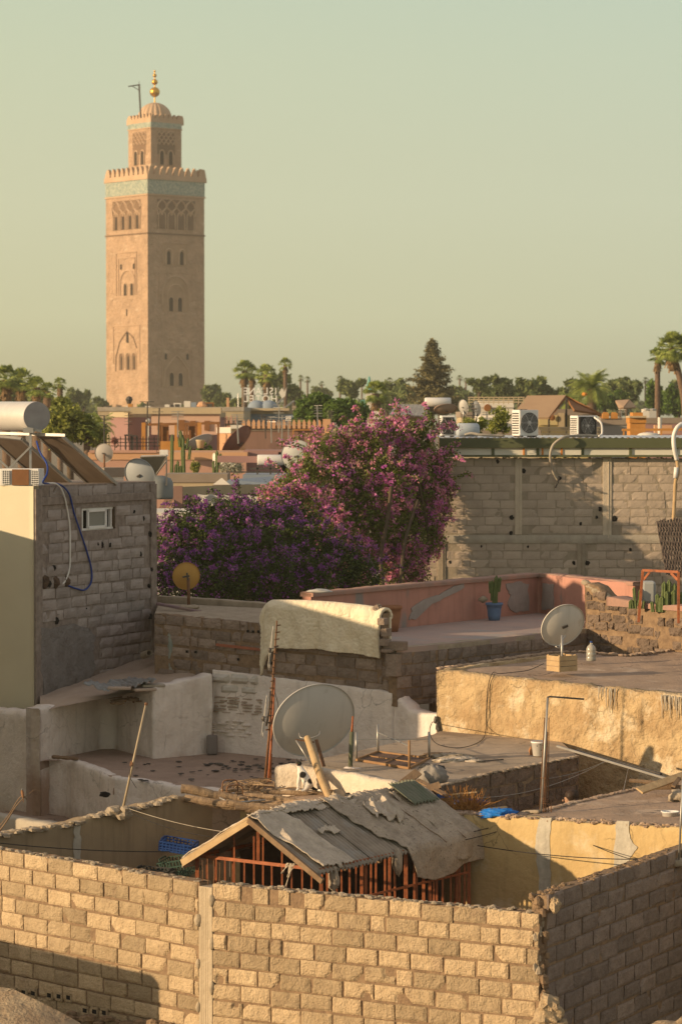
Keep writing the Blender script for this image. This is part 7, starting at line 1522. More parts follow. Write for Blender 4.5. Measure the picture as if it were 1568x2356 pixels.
# big pink house behind with roof clutter
ro, zt, x0, x1 = build_('pink_house', 252, 505, 949, 138, 'big pink house with a salmon lit corner and flat cluttered roof below the minaret', m_pinkd, matr=m_beige, depth=14, sideu=296)
pbox(ro, 'lit_wall', 348, 505, 953, 1000, 137.0, M('lit_cream_pink', (.66, .45, .33), (.6, .4, .3), .4), .6)
pbox(ro, 'roof_band', 300, 508, 938, 952, 136.8, m_beige, 1.2)
for (a, b_, c_, d_) in [(362, 372, 975, 990), (410, 424, 966, 990), (437, 449, 968, 995), (470, 482, 968, 990)]: pbox(ro, 'window', a, b_, c_, d_, 136.9, m_brnw, .2)
ro, *_ = build_('distant_roof', 225, 560, 937, 172, 'long flat roof with many small appliances right under the minaret', m_beige, matr=m_conc_l, depth=22)
for k, (u, v, w_, h_, mt, nm, lb, ct) in enumerate([(292, 938, 6, 8, m_whw, 'air_conditioner', 'tiny white air conditioner on the distant roof under the sunlit face of the minaret', 'air conditioner'), (300, 936, 10, 14, m_orw, 'roof_hatch', 'small orange hatch on the distant roof at the sunlit foot of the minaret', 'hatch'),
        (340, 938, 12, 8, m_whw, 'air_conditioner', 'low white unit on the distant roof near the corner of the minaret', 'air conditioner'), (385, 936, 11, 11, m_whw, 'air_conditioner', 'round-fronted white unit on the distant roof under the shaded face', 'air conditioner'), (397, 937, 8, 12, m_dsteel, 'chimney', 'dark small chimney on the distant roof', 'chimney'),
        (408, 934, 17, 14, m_whw, 'window_frame', 'white square frame standing on the distant roof', 'frame'), (431, 933, 15, 21, m_whw, 'cabinet', 'tall white cabinet on the distant roof, biggest item under the shaded face', 'cabinet'), (446, 934, 12, 17, m_bluer, 'cabinet', 'blue-grey cabinet next to the tall white one', 'cabinet'),
        (482, 933, 20, 15, m_brnw, 'shelter', 'brown open shelter on the distant roof right of the minaret', 'shelter'), (247, 938, 14, 10, m_dsteel, 'cabinet', 'dark low cabinet at the left end of the distant roof', 'cabinet'), (320, 940, 16, 7, m_brnw, 'box', 'flat brown box on the distant roof near the minaret', 'box'), (360, 941, 14, 7, m_bluer, 'box', 'flat blue-grey box on the distant roof', 'box'), (524, 926, 6, 22, m_salm, 'chimney', 'slender salmon chimney left of the sign letters', 'chimney')]):
    k_ = px(172); q = P(u, v, 173); m = MB(); m.box(q, w_ / k_, .5, h_ / k_ * 1.0)
    if nm in ('window_frame', 'shelter'): m.box(q + V(0, -.26, 0), w_ / k_ * .6, .03, h_ / k_ * .6, mi=1)
    o = m.build(nm, [mt, m_dsteel]); tag(o, lb, ct)
tag(MB().ball(P(466, 934, 173), .42, 12, (1, 1, .7), .3).build('roof_dome', m_salm), 'small salmon rounded dish shape right of the blue-grey cabinet', 'dish')
m = MB(); q = P(297, 934, 173); m.beam(P(297, 934, 173), P(297, 916, 173), .08); m.ball(P(297, 919, 173), .22, 8); m.ball(P(297, 925, 173), .16, 8); tag(m.build('weather_vane', m_dsteel), 'dark finial on the distant roof before the sunlit foot of the minaret', 'finial')
# crenellated red-brown building
ro, zt, *_ = build_('crenellated_house', 556, 762, 980, 132, 'brown-red building with a row of sunlit merlons, behind the round pale dish', m_brwall, matr=m_roofg, depth=10)
for k in range(18):
    u = 560 + k * 11.6; c_ = P(u, 972, 131.8); m = MB(); m.add([c_ + V(a, b_, z) for z, w_ in ((-.28, .07), (.0, .08), (.13, .02)) for a, b_ in ((-w_, 0), (w_, 0), (w_, .25), (-w_, .25))], [(0, 1, 5, 4), (1, 2, 6, 5), (2, 3, 7, 6), (3, 0, 4, 7), (4, 5, 9, 8), (5, 6, 10, 9), (6, 7, 11, 10), (7, 4, 8, 11)]); m.build('merlon', m_salm, ro)
pbox(ro, 'lit_tower', 742, 760, 964, 1000, 131.5, m_salm, 1)
pbox(ro, 'yellow_frame', 673, 675, 990, 1010, 131.8, m_orw, .1); pbox(ro, 'yellow_frame', 673, 716, 988, 990, 131.8, m_orw, .1)
ro, zt, *_ = build_('crenellated_wall', 420, 560, 968, 150, 'long wall with a row of small dark merlons right of the pink house', m_pinkm, matr=m_roofg, depth=6)
for k in range(19):
    u = 428 + k * 11.5; c_ = P(u, 962, 130.0 if u > 552 else 149.8); m = MB(); m.add([c_ + V(a, b_, z) for z, w_ in ((-.28, .075), (.0, .08), (.13, .02)) for a, b_ in ((-w_, 0), (w_, 0), (w_, .25), (-w_, .25))], [(0, 1, 5, 4), (1, 2, 6, 5), (2, 3, 7, 6), (3, 0, 4, 7), (4, 5, 9, 8), (5, 6, 10, 9), (6, 7, 11, 10), (7, 4, 8, 11)])
    if u < 552: m.build('merlon', m_pinkm, ro)
ro, *_ = build_('yellow_house', 500, 562, 984, 121, 'small sunny orange-yellow house with white top behind the brown-red dish', m_salm, matr=m_whw, depth=4, sideu=531)
pbox(ro, 'cap', 530, 556, 978, 986, 120.5, m_whw, 1.2)
ro, *_ = build_('blue_grey_hall', 575, 683, 944, 186, 'distant hall with a blue-grey fascia under the sign letters', m_bluer, matr=m_beige, depth=30)
pbox(ro, 'ochre_edge', 500, 665, 939, 945, 185.5, m_beige, .6)
ro, *_ = build_('white_house', 672, 706, 934, 190, 'small white house left of the big green trees', m_whw, depth=8)
ro, *_ = build_('white_house', 846, 872, 962, 150, 'narrow bright white wall below the fan palm', m_whw, depth=4)
pbox(ro, 'wall_step', 858, 872, 946, 1000, 149.5, m_whw, .5)
ro, *_ = build_('low_crenellated_wall', 760, 846, 992, 130, 'low wall with pale merlons peeping over the bougainvillea', m_pinkd, depth=3)
for k in range(7): pbox(ro, 'merlon', 766 + k * 12, 773 + k * 12, 985, 992, 129.8, m_beige, .3)
# hotel sign seen from behind
m_signw = M('sign_white', (.9, .88, .84), rough=.5)
root = empty('rooftop_sign', P(608, 925, 232), 'white free-standing rooftop letters of a hotel sign seen mirrored from behind', 'sign')
def letter(ch, u, v, d, h, mirror=True, par=None, name='letter', mat=None, w=None):
    cu = bpy.data.curves.new(name, 'FONT'); cu.body = ch; cu.size = 1; cu.extrude = .08; cu.align_x = 'CENTER'; ob = bpy.data.objects.new('t', cu); COL.objects.link(ob); dg = bpy.context.evaluated_depsgraph_get()
    me = bpy.data.meshes.new_from_object(ob.evaluated_get(dg)); bpy.data.objects.remove(ob, do_unlink=True); zs = [x.co.y for x in me.vertices]; xs = [x.co.x for x in me.vertices]; hh = max(zs) - min(zs); c = P(u, v, d); s = h / hh; mx = (max(xs) + min(xs)) / 2
    m = MB(); m.add([c + V((x.co.x - mx) * s * (w or 1) * (-1 if mirror else 1), x.co.z * s, (x.co.y - min(zs)) * s - h / 2) for x in me.vertices], [tuple(p.vertices) for p in me.polygons]); return m.build(name, mat or m_signw, par)
kk = px(232)
for ch, u in zip('ENALSI', (565, 579, 594, 611, 624, 634)): letter(ch, u, 899.5, 232, 15.5 / kk, par=root, w=.95)
for ch, u in zip('LETOH', (565, 579, 594, 611, 630)): letter(ch, u, 917, 232, 15.5 / kk, par=root, w=.95)
m = MB(); c_ = P(650, 903, 232); m.add([c_ + V(a / kk, b_, z / kk) for b_ in (-.05, .05) for a, z in ((-9, 0), (-2, 11), (4, 2), (9, 12), (6, -8), (-2, -14))], [tuple(range(6)), tuple(range(11, 5, -1))]); m.build('emblem', m_whw, root)
m = MB()
for u in (560, 585, 605, 625, 640, 652): m.beam(P(u, 890, 232.4), P(u, 942, 232.4), .07)
m.beam(P(558, 910, 232.4), P(645, 910, 232.4), .07); m.beam(P(558, 924, 232.4), P(640, 924, 232.4), .07); m.beam(P(652, 915, 232), P(628, 938, 231), .1); m.beam(P(676, 922, 232), P(655, 938, 231), .1); m.build('support_frame', m_steel, root)
for (u, lb) in [(590, 'left of two grey domes behind the rooftop letters'), (618, 'right of two grey domes behind the rooftop letters')]: tag(MB().ball(P(u, 938, 205), .55, 16, (1.2, 1, 1)).build('grey_dome', m_bluer, smooth=True), lb, 'dome')
# right side roofs
root = empty('white_shed', P(940, 955, 98), 'white corrugated roof shed behind the bougainvillea top', 'shed'); m = MB(); a, b_, c_, d_ = P(895, 955, 97), P(973, 958, 97), P(984, 931, 103), P(912, 931, 103); m.grid(lambda i, j: a.lerp(b_, i).lerp(d_.lerp(c_, i), j) + V(0, 0, .03 * math.cos(i * 160)), 160, 4); m.build('corrugated_roof', m_whw, root, smooth=True); pbox(root, 'wall', 895, 975, 956, 1010, 97.5, m_beige, 2)
root = empty('solar_water_heater', P(1005, 960, 88), 'horizontal white tank on a stand above the bougainvillea top', 'water heater'); m = MB(); m.lathe([(0, 0), (.13, 0), (.14, .02), (.14, .79), (.13, .8), (0, .8)], P(977, 925, 88), 26, axis=V(1, .1, 0)); m.build('tank', m_plw, root, smooth=True); m = MB(); m.beam(P(981, 935, 88), P(981, 975, 88), .05); m.beam(P(1035, 935, 88), P(1035, 975, 88), .05); m.build('stand', m_steel, root)
satdish('satellite_dish', P(1024, 940, 86), (-.3, .6, .7), .38, .2, 0, M('dish_tan', (.40, .28, .2), (.35, .25, .18), 2, rough=.7), 'tan dish lying nearly flat right of the horizontal white tank', depth=.1, arm=False)
satdish('satellite_dish', P(1066, 936, 92), (.5, .8, .3), .17, .24, 0, m_dish, 'tall narrow grey-white dish left of the round-holed white cabin', depth=.06, arm=False, support=[('pole', [P(1066, 965, 92), P(1066, 940, 92)], .03, m_steel)])
satdish('satellite_dish', P(1095, 940, 92), (.5, .8, .2), .15, .25, 0, M('dish_slate', (.22, .23, .24), (.19, .2, .21), 2, rough=.6), 'dark slate dish beside the railing left of the white cabin', depth=.06, arm=False, support=[('pole', [P(1095, 975, 92), P(1095, 945, 92)], .03, m_steel)])
ro, *_ = build_('white_cabin', 1104, 1180, 923, 104, 'white roof cabin with a round dark hole left of the tan canopy', m_whw, matr=m_whw, depth=4)
m = MB(); m.lathe([(0, 0), (.14, 0), (.12, .03), (0, .03)], P(1121, 938, 103.95), 18, axis=V(0, -1, 0)); m.build('round_hole', m_brnw, ro)
m = MB()
for v in (914, 919, 925): m.beam(P(1076, v, 103), P(1206, v, 103), .035)
for k in range(12): m.beam(P(1078 + k * 11.4, 914, 103), P(1078 + k * 11.4, 930, 103), .03)
tag(m.build('railing', m_beige), 'pale yellow roof railing above the white cabin', 'railing')
root = empty('tan_canopy', P(1260, 1005, 112), 'tan tent-like canopy roof with dark timber underside on the right', 'canopy')
m = MB(); a = P(1175, 962, 110); b_ = P(1212, 962 - 50, 113); c_ = P(1301, 911, 113); d_ = P(1262, 962, 110); m.add([a, d_, c_, b_], [(0, 1, 2, 3)]); m.build('roof_slope', M('tan_tiles', (.50, .33, .19), (.45, .29, .17), 1), root, solid=.08)
m = MB(); m.add([c_, P(1262, 962, 110), P(1268, 958, 110.1), P(1302, 917, 113)], [(0, 1, 2, 3)]); m.add([c_, P(1301, 911, 113) + V(0, .1, 0), P(1382, 952, 112), P(1385, 962, 111.9)], [(0, 1, 2, 3)]); m.add([P(1300, 914, 113.4), P(1382, 954, 112.4), P(1320, 945, 110.5)], [(0, 1, 2)]); m.build('dark_gable', m_brnw, root, solid=.08)
m = MB()
for u, v0 in ((1302, 915), (1262, 962), (1235, 962)): m.beam(P(u, v0, 111.5), P(u, 1004, 111.5), .07)
m.build('post', m_dsteel, root)
ro, *_ = build_('yellow_cabin', 1238, 1352, 942, 114, 'mustard yellow cabin under the tan canopy with lattice fence', M('mustard', (.50, .40, .19), (.45, .36, .17), 1), depth=3)
pbox(ro, 'door', 1284, 1298, 950, 985, 113.9, m_beige, .1); pbox(ro, 'window', 1240, 1282, 955, 978, 113.9, M('mustard_light', (.58, .47, .24)), .08); MB().lathe([(0, 0), (.12, 0), (0, .03)], P(1270, 961, 113.8), 12, axis=V(0, -1, 0)).build('round_vent', m_brnw, ro)
m = MB(); k = 0
A0, A1 = P(1238, 1004, 105), P(1382, 1004, 105); hgt = 20 / px(105)
n_ = 34
for i in range(n_):
    p = A0.lerp(A1, i / n_); q = A0.lerp(A1, (i + 1.2) / n_); m.beam(p, q + V(0, 0, hgt), .03); m.beam(q, p + V(0, 0, hgt), .03)
m.beam(A0 + V(0, 0, hgt), A1 + V(0, 0, hgt), .06); tag(m.build('lattice_fence', m_beige), 'pale lattice fence in front of the mustard cabin', 'fence')
build_('grey_house', 1382, 1450, 963, 106, 'plain grey rooftop wall right of the smaller air conditioner', M('far_grey', (.33, .30, .27), (.3, .27, .24), 1), depth=4)
build_('pink_house', 1440, 1700, 962, 122, 'dim pink-brown house behind the orange timber tower, right', m_pinkd, depth=4)
ro, *_ = build_('orange_tower', 1449, 1484, 958, 101, 'bright orange timber roof turret with a stepped cap, right', m_orw, matr=m_orw, depth=1.2); pbox(ro, 'cap', 1455, 1478, 949, 958, 101, m_orw, 1); pbox(ro, 'cap_top', 1447, 1486, 957, 961, 100.8, m_beige, 1.3)
for (u, lb) in [(1392, 'orange merlon furthest left on the grey rooftop wall'), (1412, 'orange merlon right of the first on the grey rooftop wall')]: 
    m = MB(); m.box(P(u, 957, 106), .25, .25, .2); m.box(P(u, 952, 106), .16, .2, .12); tag(m.build('merlon', m_orw), lb, 'merlon')
m = MB(); m.beam(P(1430, 989, 96), P(1568, 988, 96), .08); m.beam(P(1434, 990, 96), P(1434, 1002, 96), .06); m.beam(P(1520, 990, 96), P(1520, 1002, 96), .06); tag(m.build('long_bench', m_orw), 'long orange plank bench in front of the orange turret', 'bench')
tag(MB().tube([P(1517, 960, 98), P(1517, 998, 98)], .07, 10).build('white_pipe', m_whw), 'upright white pipe right of the orange turret', 'pipe')
tag(pbox(None, 'planter', 1505, 1545, 978, 998, 99, m_salm, .3), 'salmon planter box behind the white pipe', 'planter')
tag(MB().ball(P(1490, 1003, 80), .3, 16, (1.1, 1, .35), .1).build('cloth_heap', m_whw, smooth=True), 'pale heap on the metal roof below the orange turret', 'cloth'); 
ro = empty('gabled_roof', P(1432, 945, 150), 'small tan gabled roof among the trees at the right', 'roof'); m = MB(); m.add([P(1415, 923, 150), P(1447, 921, 150), P(1434, 938, 148), P(1424, 941, 148)], [(0, 1, 2, 3)]); m.add([P(1447, 921, 150), P(1462, 938, 150), P(1434, 940, 148)], [(0, 1, 2)]); m.build('tiles', M('tan_tiles2', (.48, .32, .2)), ro, solid=.1)
for k, (u, lb) in enumerate([(1372 + 1490 - 1372 , 'white roof vent left of the white pipe'), (1375 + 130, 'grey roof vent right of the white one')]):
    m = MB(); m.box(P(1484 + k * 16, 953, 121), .3, .3, .3); m.lathe([(.12, 0), (.2, .12), (0, .16)], P(1484 + k * 16, 948, 121), 12); tag(m.build('roof_vent', m_whw if k == 0 else m_dish), lb, 'vent')
ra = random.Random(77)
for k in range(34):
    d = ra.choice([88, 96, 104, 118, 136, 150, 172]); u = ra.uniform(215, 760) if k % 3 else ra.uniform(1060, 1560); v = 960 + 9 * 100 / d * ra.uniform(.2, 3.6) * (1 if k % 3 else .5); h = ra.uniform(.6, 1.3); p = P(u, v, d + 1.5)
    m = MB(); m.tube([p - V(0, 0, .6), p + V(ra.uniform(-.05, .05), 0, h * .5)], .025, 5); w_ = ra.uniform(.25, .5)
    for i in range(ra.randint(2, 5)): z = h * (.5 - .1 * i); a = ra.uniform(-.6, .6); m.beam(p + V(-w_ / 2, a * .2, z), p + V(w_ / 2, -a * .2, z), .02)
    tag(m.build('aerial', m_steel if k % 2 else m_dsteel), 'thin television aerial on a distant rooftop', 'aerial', 'thin aerials on the distant rooftops')
tree('olive_bush', 1150, 1004, 84, [(1150, 958, 24, 24), (1135, 980, 18, 18), (1160, 985, 14, 14)], 'pale olive bush growing left of the large air conditioner', l_olive, 1500, .05, seed=81, tr=.03, cat_='bush', trunk=False)
tree('olive_bush', 1085, 1000, 83, [(1080, 978, 22, 20), (1105, 975, 16, 18), (1062, 985, 12, 12)], 'low olive green bush between dark dish and pale blue tank', l_olive, 1200, .05, seed=82, tr=.03, cat_='bush', trunk=False)
build_('beige_wall', 1060, 1240, 990, 86, 'low beige roof wall behind the olive bushes', m_beige, depth=2)
build_('far_roofs', 1060, 1240, 948, 125, 'low cream house behind the olive bushes', m_beige, depth=5)
# ============================================================ minaret
TD = 511.0; tc0 = P(340.5, 900, TD); ax_ = V(.762, .648, 0); ay_ = V(-.648, .762, 0); TW = 12.8
m_tow = M('tower_stone', (.60, .405, .26), (.43, .285, .18), .55, .3, .7, rough=.95, bump=1.0, bsc=1.6, bd=.5, c3=(.64, .47, .32), s3=.35, t3=.60, w3=.08, streak=.45, stretch3=(1, 1, 2.2))
m_tile = M('green_tile_band', (.20, .26, .22), (.43, .44, .34), 2.6, .4, .6, rough=.4, spec=.5)
m_dark = M('tower_opening', (.05, .035, .022), rough=1)  # flat panels; darkness of the window depth put into the colour
m_reld = M('tower_relief_shade', (.24, .15, .09), (.19, .12, .075), .5, rough=1)  # shade of the carved hollows put into a darker stone colour
m_relf = M('tower_relief', (.56, .39, .255), (.48, .33, .21), .5, rough=.95)
m_gold = M('gilded_ball', (.75, .42, .06), (.65, .35, .05), 2, rough=.35, metal=.85, spec=.6)
def tz(v): return zat(v, TD)
root = empty('minaret', (tc0.x + ax_.x * 6 + ay_.x * 6, tc0.y + ax_.y * 6 + ay_.y * 6, 0), 'tall square stone minaret with tiled band, lantern, ribbed dome and gilded balls', 'tower')
O = V(tc0.x, tc0.y, 0); ztop = tz(406); nR_ = V(.648, -.762, 0); nL_ = V(-.762, -.648, 0)
def TB(o, w, z0, z1, name, mat, grow=0.0, par=root):
    m = MB(); c = o + (ax_ + ay_) * (w / 2); m.obox(V(c.x, c.y, (z0 + z1) / 2), ax_ * (w / 2 + grow), ay_ * (w / 2 + grow), V(0, 0, (z1 - z0) / 2)); return m.build(name, mat, par)
TB(O, TW, 0, ztop, 'shaft', m_tow)
TB(O, TW, tz(444), tz(411), 'tile_band', m_tile, .06)
TB(O, TW, tz(448), tz(445), 'string_course', m_relf, .2); TB(O, TW, tz(411), tz(408), 'string_course', m_relf, .22)
TB(O, TW, tz(537), tz(534), 'string_course', m_reld, .15)
def merlons(o, w, z, n, mw, h, par, off=.0):
    for (a0, d_, nn) in [(o, ax_, nR_), (o, ay_, nL_), (o + ay_ * w, ax_, nR_), (o + ax_ * w, ay_, nL_)]:
        for i in range(n):
            c = a0 + d_ * (w * (i + .5) / n) + V(0, 0, z); t = -nn if a0 == o else -nn
            m = MB(); st = [(0, 1.0), (.35, 1.0), (.36, .78), (.62, .78), (.63, .52), (.85, .52), (.86, .28), (1, .22)]
            vs = []
            for (f, ww) in st: vs += [c + d_ * (-mw / 2 * ww) + V(0, 0, h * f), c + d_ * (mw / 2 * ww) + V(0, 0, h * f), c + d_ * (mw / 2 * ww) + t * .55 + V(0, 0, h * f), c + d_ * (-mw / 2 * ww) + t * .55 + V(0, 0, h * f)]
            m.add(vs, [(4 * i_ + k, 4 * i_ + (k + 1) % 4, 4 * i_ + 4 + (k + 1) % 4, 4 * i_ + 4 + k) for i_ in range(len(st) - 1) for k in range(4)] + [(28, 29, 30, 31)]); m.build('merlon', m_relf, par)
    for (a0, d_, nn) in [(o, ax_, nR_), (o, ay_, nL_), (o + ay_ * w, ax_, nR_), (o + ax_ * w, ay_, nL_)]:
        m = MB(); c = a0 + d_ * w / 2 + V(0, 0, z - .5) - nn * .27; m.obox(c, d_ * (w / 2 + .0), nn * .28, V(0, 0, .5)); m.build('parapet', m_relf, par)
merlons(O, TW, ztop + 1.0 - .45, 9, 1.0, 1.5, root)
LWd = 6.9; LO = O + (ax_ + ay_) * ((TW - LWd) / 2); zl1 = zat(275, TD + 4)
TB(LO, LWd, ztop - .2, zl1, 'lantern', m_tow); TB(LO, LWd, zat(291, TD + 4), zat(279, TD + 4), 'tile_band', m_tile, .05); TB(LO, LWd, zat(293.5, TD + 4), zat(291.5, TD + 4), 'string_course', m_relf, .15)
merlons(LO, LWd, zl1 + .5, 7, .75, .75, root)
dc = LO + (ax_ + ay_) * (LWd / 2); zd = zl1 + .65
m = MB(); prof = [(3.15 * math.cos(t), 3.0 * math.sin(t)) for t in [math.pi / 2 * i / 14 for i in range(15)]]; prof = [(3.15, -.6)] + prof[:-1] + [(.05, 3.0)]
m.lathe(prof, V(dc.x, dc.y, zd), 120, rad=lambda a, h: .93 + .07 * abs(math.sin(a * 10))); m.build('dome', m_relf, root, smooth=True)
zk = zd + 2.9; m = MB(); m.tube([V(dc.x, dc.y, zk), V(dc.x, dc.y, zat(162, TD + 9))], .12, 8); fo = m.build('finial_rod', m_gold, root)
for v, r_ in ((211, .93), (188, .55), (173, .36), (163, .2)): MB().ball(V(dc.x, dc.y, zat(v, TD + 9)), r_, 20).build('gilded_ball', m_gold, root, smooth=True)
gp = V(P(322, 240, TD).x, TD + 2, 0); m = MB(); m.beam(V(gp.x, gp.y, zat(268, TD)), V(gp.x - .3, gp.y, zat(190, TD)), .3, .3); m.beam(V(gp.x - .1, gp.y, zat(191, TD)), V(gp.x - 2.2, gp.y - .5, zat(196, TD)), .2); m.beam(V(gp.x - .3, gp.y, zat(204, TD)), V(gp.x - 1.5, gp.y, zat(195, TD)), .12); m.beam(V(gp.x - .3, gp.y, zat(190, TD)), V(gp.x - .3, gp.y, zat(182, TD)), .07); m.build('gallows', m_dsteel, root)
# facade relief.  fr: frame (origin, dir, normal); s 0..1 across, v in picture rows
def FP(o, d_, nn, s, z, off=0.0): return o + d_ * s + nn * off + V(0, 0, z)
def arch_pts(o, d_, nn, s, w, z0, z1, off, pointed=.0, n=10):
    zs = z1 - w * (.55 + pointed); pts = [FP(o, d_, nn, s - w / 2, z0, off), FP(o, d_, nn, s - w / 2, zs, off)]
    for i in range(1, n): t = math.pi * i / n; pts.append(FP(o, d_, nn, s - w / 2 * math.cos(t), zs + (z1 - zs) * (math.sin(t) ** (1 - .25 * (pointed > 0))), off))
    return pts + [FP(o, d_, nn, s + w / 2, zs, off), FP(o, d_, nn, s + w / 2, z0, off)]
def opening(o, d_, nn, s, w, z0, z1, name='opening', mat=None, par=root, frame=.0, pointed=.2, depth=.05, fm=None):
    q = arch_pts(o, d_, nn, s, w, z0, z1, depth, pointed); m = MB(); m.add(q, [tuple(range(len(q)))]); q2 = arch_pts(o, d_, nn, s, w, z0, z1, -.1, pointed); m.add(q + q2, [(i, i + 1, len(q) + i + 1, len(q) + i) for i in range(len(q) - 1)])
    wo = m.build(name, mat or m_dark, par)
    if frame:
        for side in (1,): f = MB(); f.tube(arch_pts(o, d_, nn, s, w + frame, z0, z1 + frame * .6, depth + .0, pointed), frame * .35, 5); f.build('arch_moulding', fm or m_relf, wo)
    return wo
def rect(o, d_, nn, s0, s1, z0, z1, r_, name='panel_frame', mat=None, off=.04):
    m = MB(); q = [FP(o, d_, nn, s0, z0, off), FP(o, d_, nn, s0, z1, off), FP(o, d_, nn, s1, z1, off), FP(o, d_, nn, s1, z0, off)]; m.tube(q, r_, 4); return m.build(name, mat or m_relf, root)
def recess_shade(o, d_, nn, s0, s1, z0, z1, mat=None): m = MB(); m.add([FP(o, d_, nn, a, b_, .03) for a, b_ in ((s0, z0), (s1, z0), (s1, z1), (s0, z1))], [(0, 1, 2, 3)]); return m.build('recess_shade_panel', mat or m_reld, root)  # flat panel just proud of the face, coloured dark like a shaded hollow
def lattice(o, d_, nn, s0, s1, z0, z1, n, r_, rows=2):
    m = MB(); w = (s1 - s0) / n
    for row in range(rows):
        for i in range(n + (row % 2)):
            c = s0 + w * (i + (0 if row % 2 else .5)); hb = (z1 - z0) / rows; zb = z1 - hb * (row + 1)
            a0 = max(s0, c - w / 2); m.tube([FP(o, d_, nn, max(s0, c - w / 2), zb, .06), FP(o, d_, nn, max(s0, c - w / 2.6), zb + hb * .5, .06), FP(o, d_, nn, min(s1, c), zb + hb, .06), FP(o, d_, nn, min(s1, c + w / 2.6), zb + hb * .5, .06), FP(o, d_, nn, min(s1, c + w / 2), zb, .06)], r_, 4)
    return m.build('interlaced_arches', m_relf, root)
Rt = (O, ax_, nR_); Lf = (O + ay_ * TW, -ay_, nL_)          # right face runs from the near corner; left face runs from far-left to the near corner
def zz_(v): return tz(v)
# top interlaced arcade, both faces
for (o, d_, nn) in (Rt, Lf):
    recess_shade(o, d_, nn, 2.1, 10.7, tz(524), tz(456)); lattice(o, d_, nn, 2.1, 10.7, tz(492), tz(456), 4, .2, 2)
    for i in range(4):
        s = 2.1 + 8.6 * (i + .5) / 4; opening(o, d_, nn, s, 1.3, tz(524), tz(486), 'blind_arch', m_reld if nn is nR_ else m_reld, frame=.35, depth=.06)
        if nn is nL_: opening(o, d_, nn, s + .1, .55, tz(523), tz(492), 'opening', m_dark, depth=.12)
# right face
o, d_, nn = Rt; m_relm = M('tower_niche_shade', (.46, .31, .19), (.38, .25, .155), .5, rough=1)  # mid-tone stone carries the shade of the niches
opening(o, d_, nn, 6.2, 6.0, tz(716), tz(632), 'blind_niche', m_relm, depth=.02, pointed=0); opening(o, d_, nn, 6.2, 6.6, tz(890), tz(812), 'blind_niche', m_relm, depth=.02, pointed=.3); recess_shade(o, d_, nn, 3.4, 8.9, tz(610), tz(558), m_relm)
for s in (4.7, 7.6): opening(o, d_, nn, s, .75, tz(606), tz(575), frame=.6)
rect(o, d_, nn, 3.4, 8.9, tz(612), tz(556), .09, mat=m_relf)
for s in (5.2, 7.2): opening(o, d_, nn, s, .85, tz(714), tz(682), frame=.2)
m = MB(); m.tube(arch_pts(o, d_, nn, 6.2, 3.8, tz(700), tz(652), .05, 0), .14, 5); m.tube(arch_pts(o, d_, nn, 6.2, 6.0, tz(700), tz(632), .05, 0), .16, 5); m.build('arch_moulding', m_relf, root); rect(o, d_, nn, 2.5, 10, tz(690), tz(625), .09)
for s in (5.3, 7.3): opening(o, d_, nn, s, .85, tz(887), tz(857), frame=.2)
m = MB(); m.tube([FP(o, d_, nn, 3.4, tz(888), .06), FP(o, d_, nn, 3.8, tz(850), .06), FP(o, d_, nn, 5.3, tz(828), .06), FP(o, d_, nn, 6.4, tz(816), .06), FP(o, d_, nn, 7.5, tz(828), .06), FP(o, d_, nn, 9.0, tz(850), .06), FP(o, d_, nn, 9.4, tz(888), .06)], .18, 5); m.build('arch_moulding', m_relf, root)
rect(o, d_, nn, 3.2, 9.8, tz(890), tz(802), .08)
for s in (4.0, 8.9): opening(o, d_, nn, s, .5, tz(826), tz(812))
# left face (s measured from its far edge)
o, d_, nn = Lf
rect(o, d_, nn, 3.2, 9.5, tz(676), tz(577), .14); rect(o, d_, nn, 3.9, 9.0, tz(676), tz(590), .12)
for s in (4.7, 8.6): opening(o, d_, nn, s, .55, tz(616), tz(603))
m = MB(); m.tube(arch_pts(o, d_, nn, 6.7, 4.4, tz(676), tz(618), .06, 0), .16, 5); m.build('arch_moulding', m_relf, root)
for s in (6.0, 8.0): opening(o, d_, nn, s, .7, tz(677), tz(650), frame=.25)
opening(o, d_, nn, 6.4, .3, tz(724), tz(708))
rect(o, d_, nn, 2.3, 10.4, tz(835), tz(747), .12)
m = MB(); m.tube([FP(o, d_, nn, 3.0, tz(852), .06), FP(o, d_, nn, 3.1, tz(820), .06), FP(o, d_, nn, 4.2, tz(785), .06), FP(o, d_, nn, 6.5, tz(760), .06), FP(o, d_, nn, 8.4, tz(775), .06), FP(o, d_, nn, 9.5, tz(800), .06)], .10, 5); m.build('arch_moulding', m_reld, root)
opening(o, d_, nn, 6.6, .7, tz(787), tz(762))
for s, k in ((4.7, 0), (6.8, 1), (8.6, 0)):
    opening(o, d_, nn, s, 1.0, tz(850), tz(812), 'blind_arch', m_reld, frame=.3); opening(o, d_, nn, s + .1, .5 if k else .3, tz(849), tz(818), depth=.1)
# lantern openings
for (o, d_, nn) in ((LO, ax_, nR_), (LO + ay_ * LWd, -ay_, nL_)):
    recess_shade(o, d_, nn, 1.4, 5.4, zat(352, TD + 4), zat(300, TD + 4)); lattice(o, d_, nn, 1.4, 5.4, zat(330, TD + 4), zat(300, TD + 4), 4, .12, 4)
    for s in (2.4, 4.4): opening(o, d_, nn, s, .75, zat(376, TD + 4), zat(345, TD + 4), frame=.35, depth=.1)

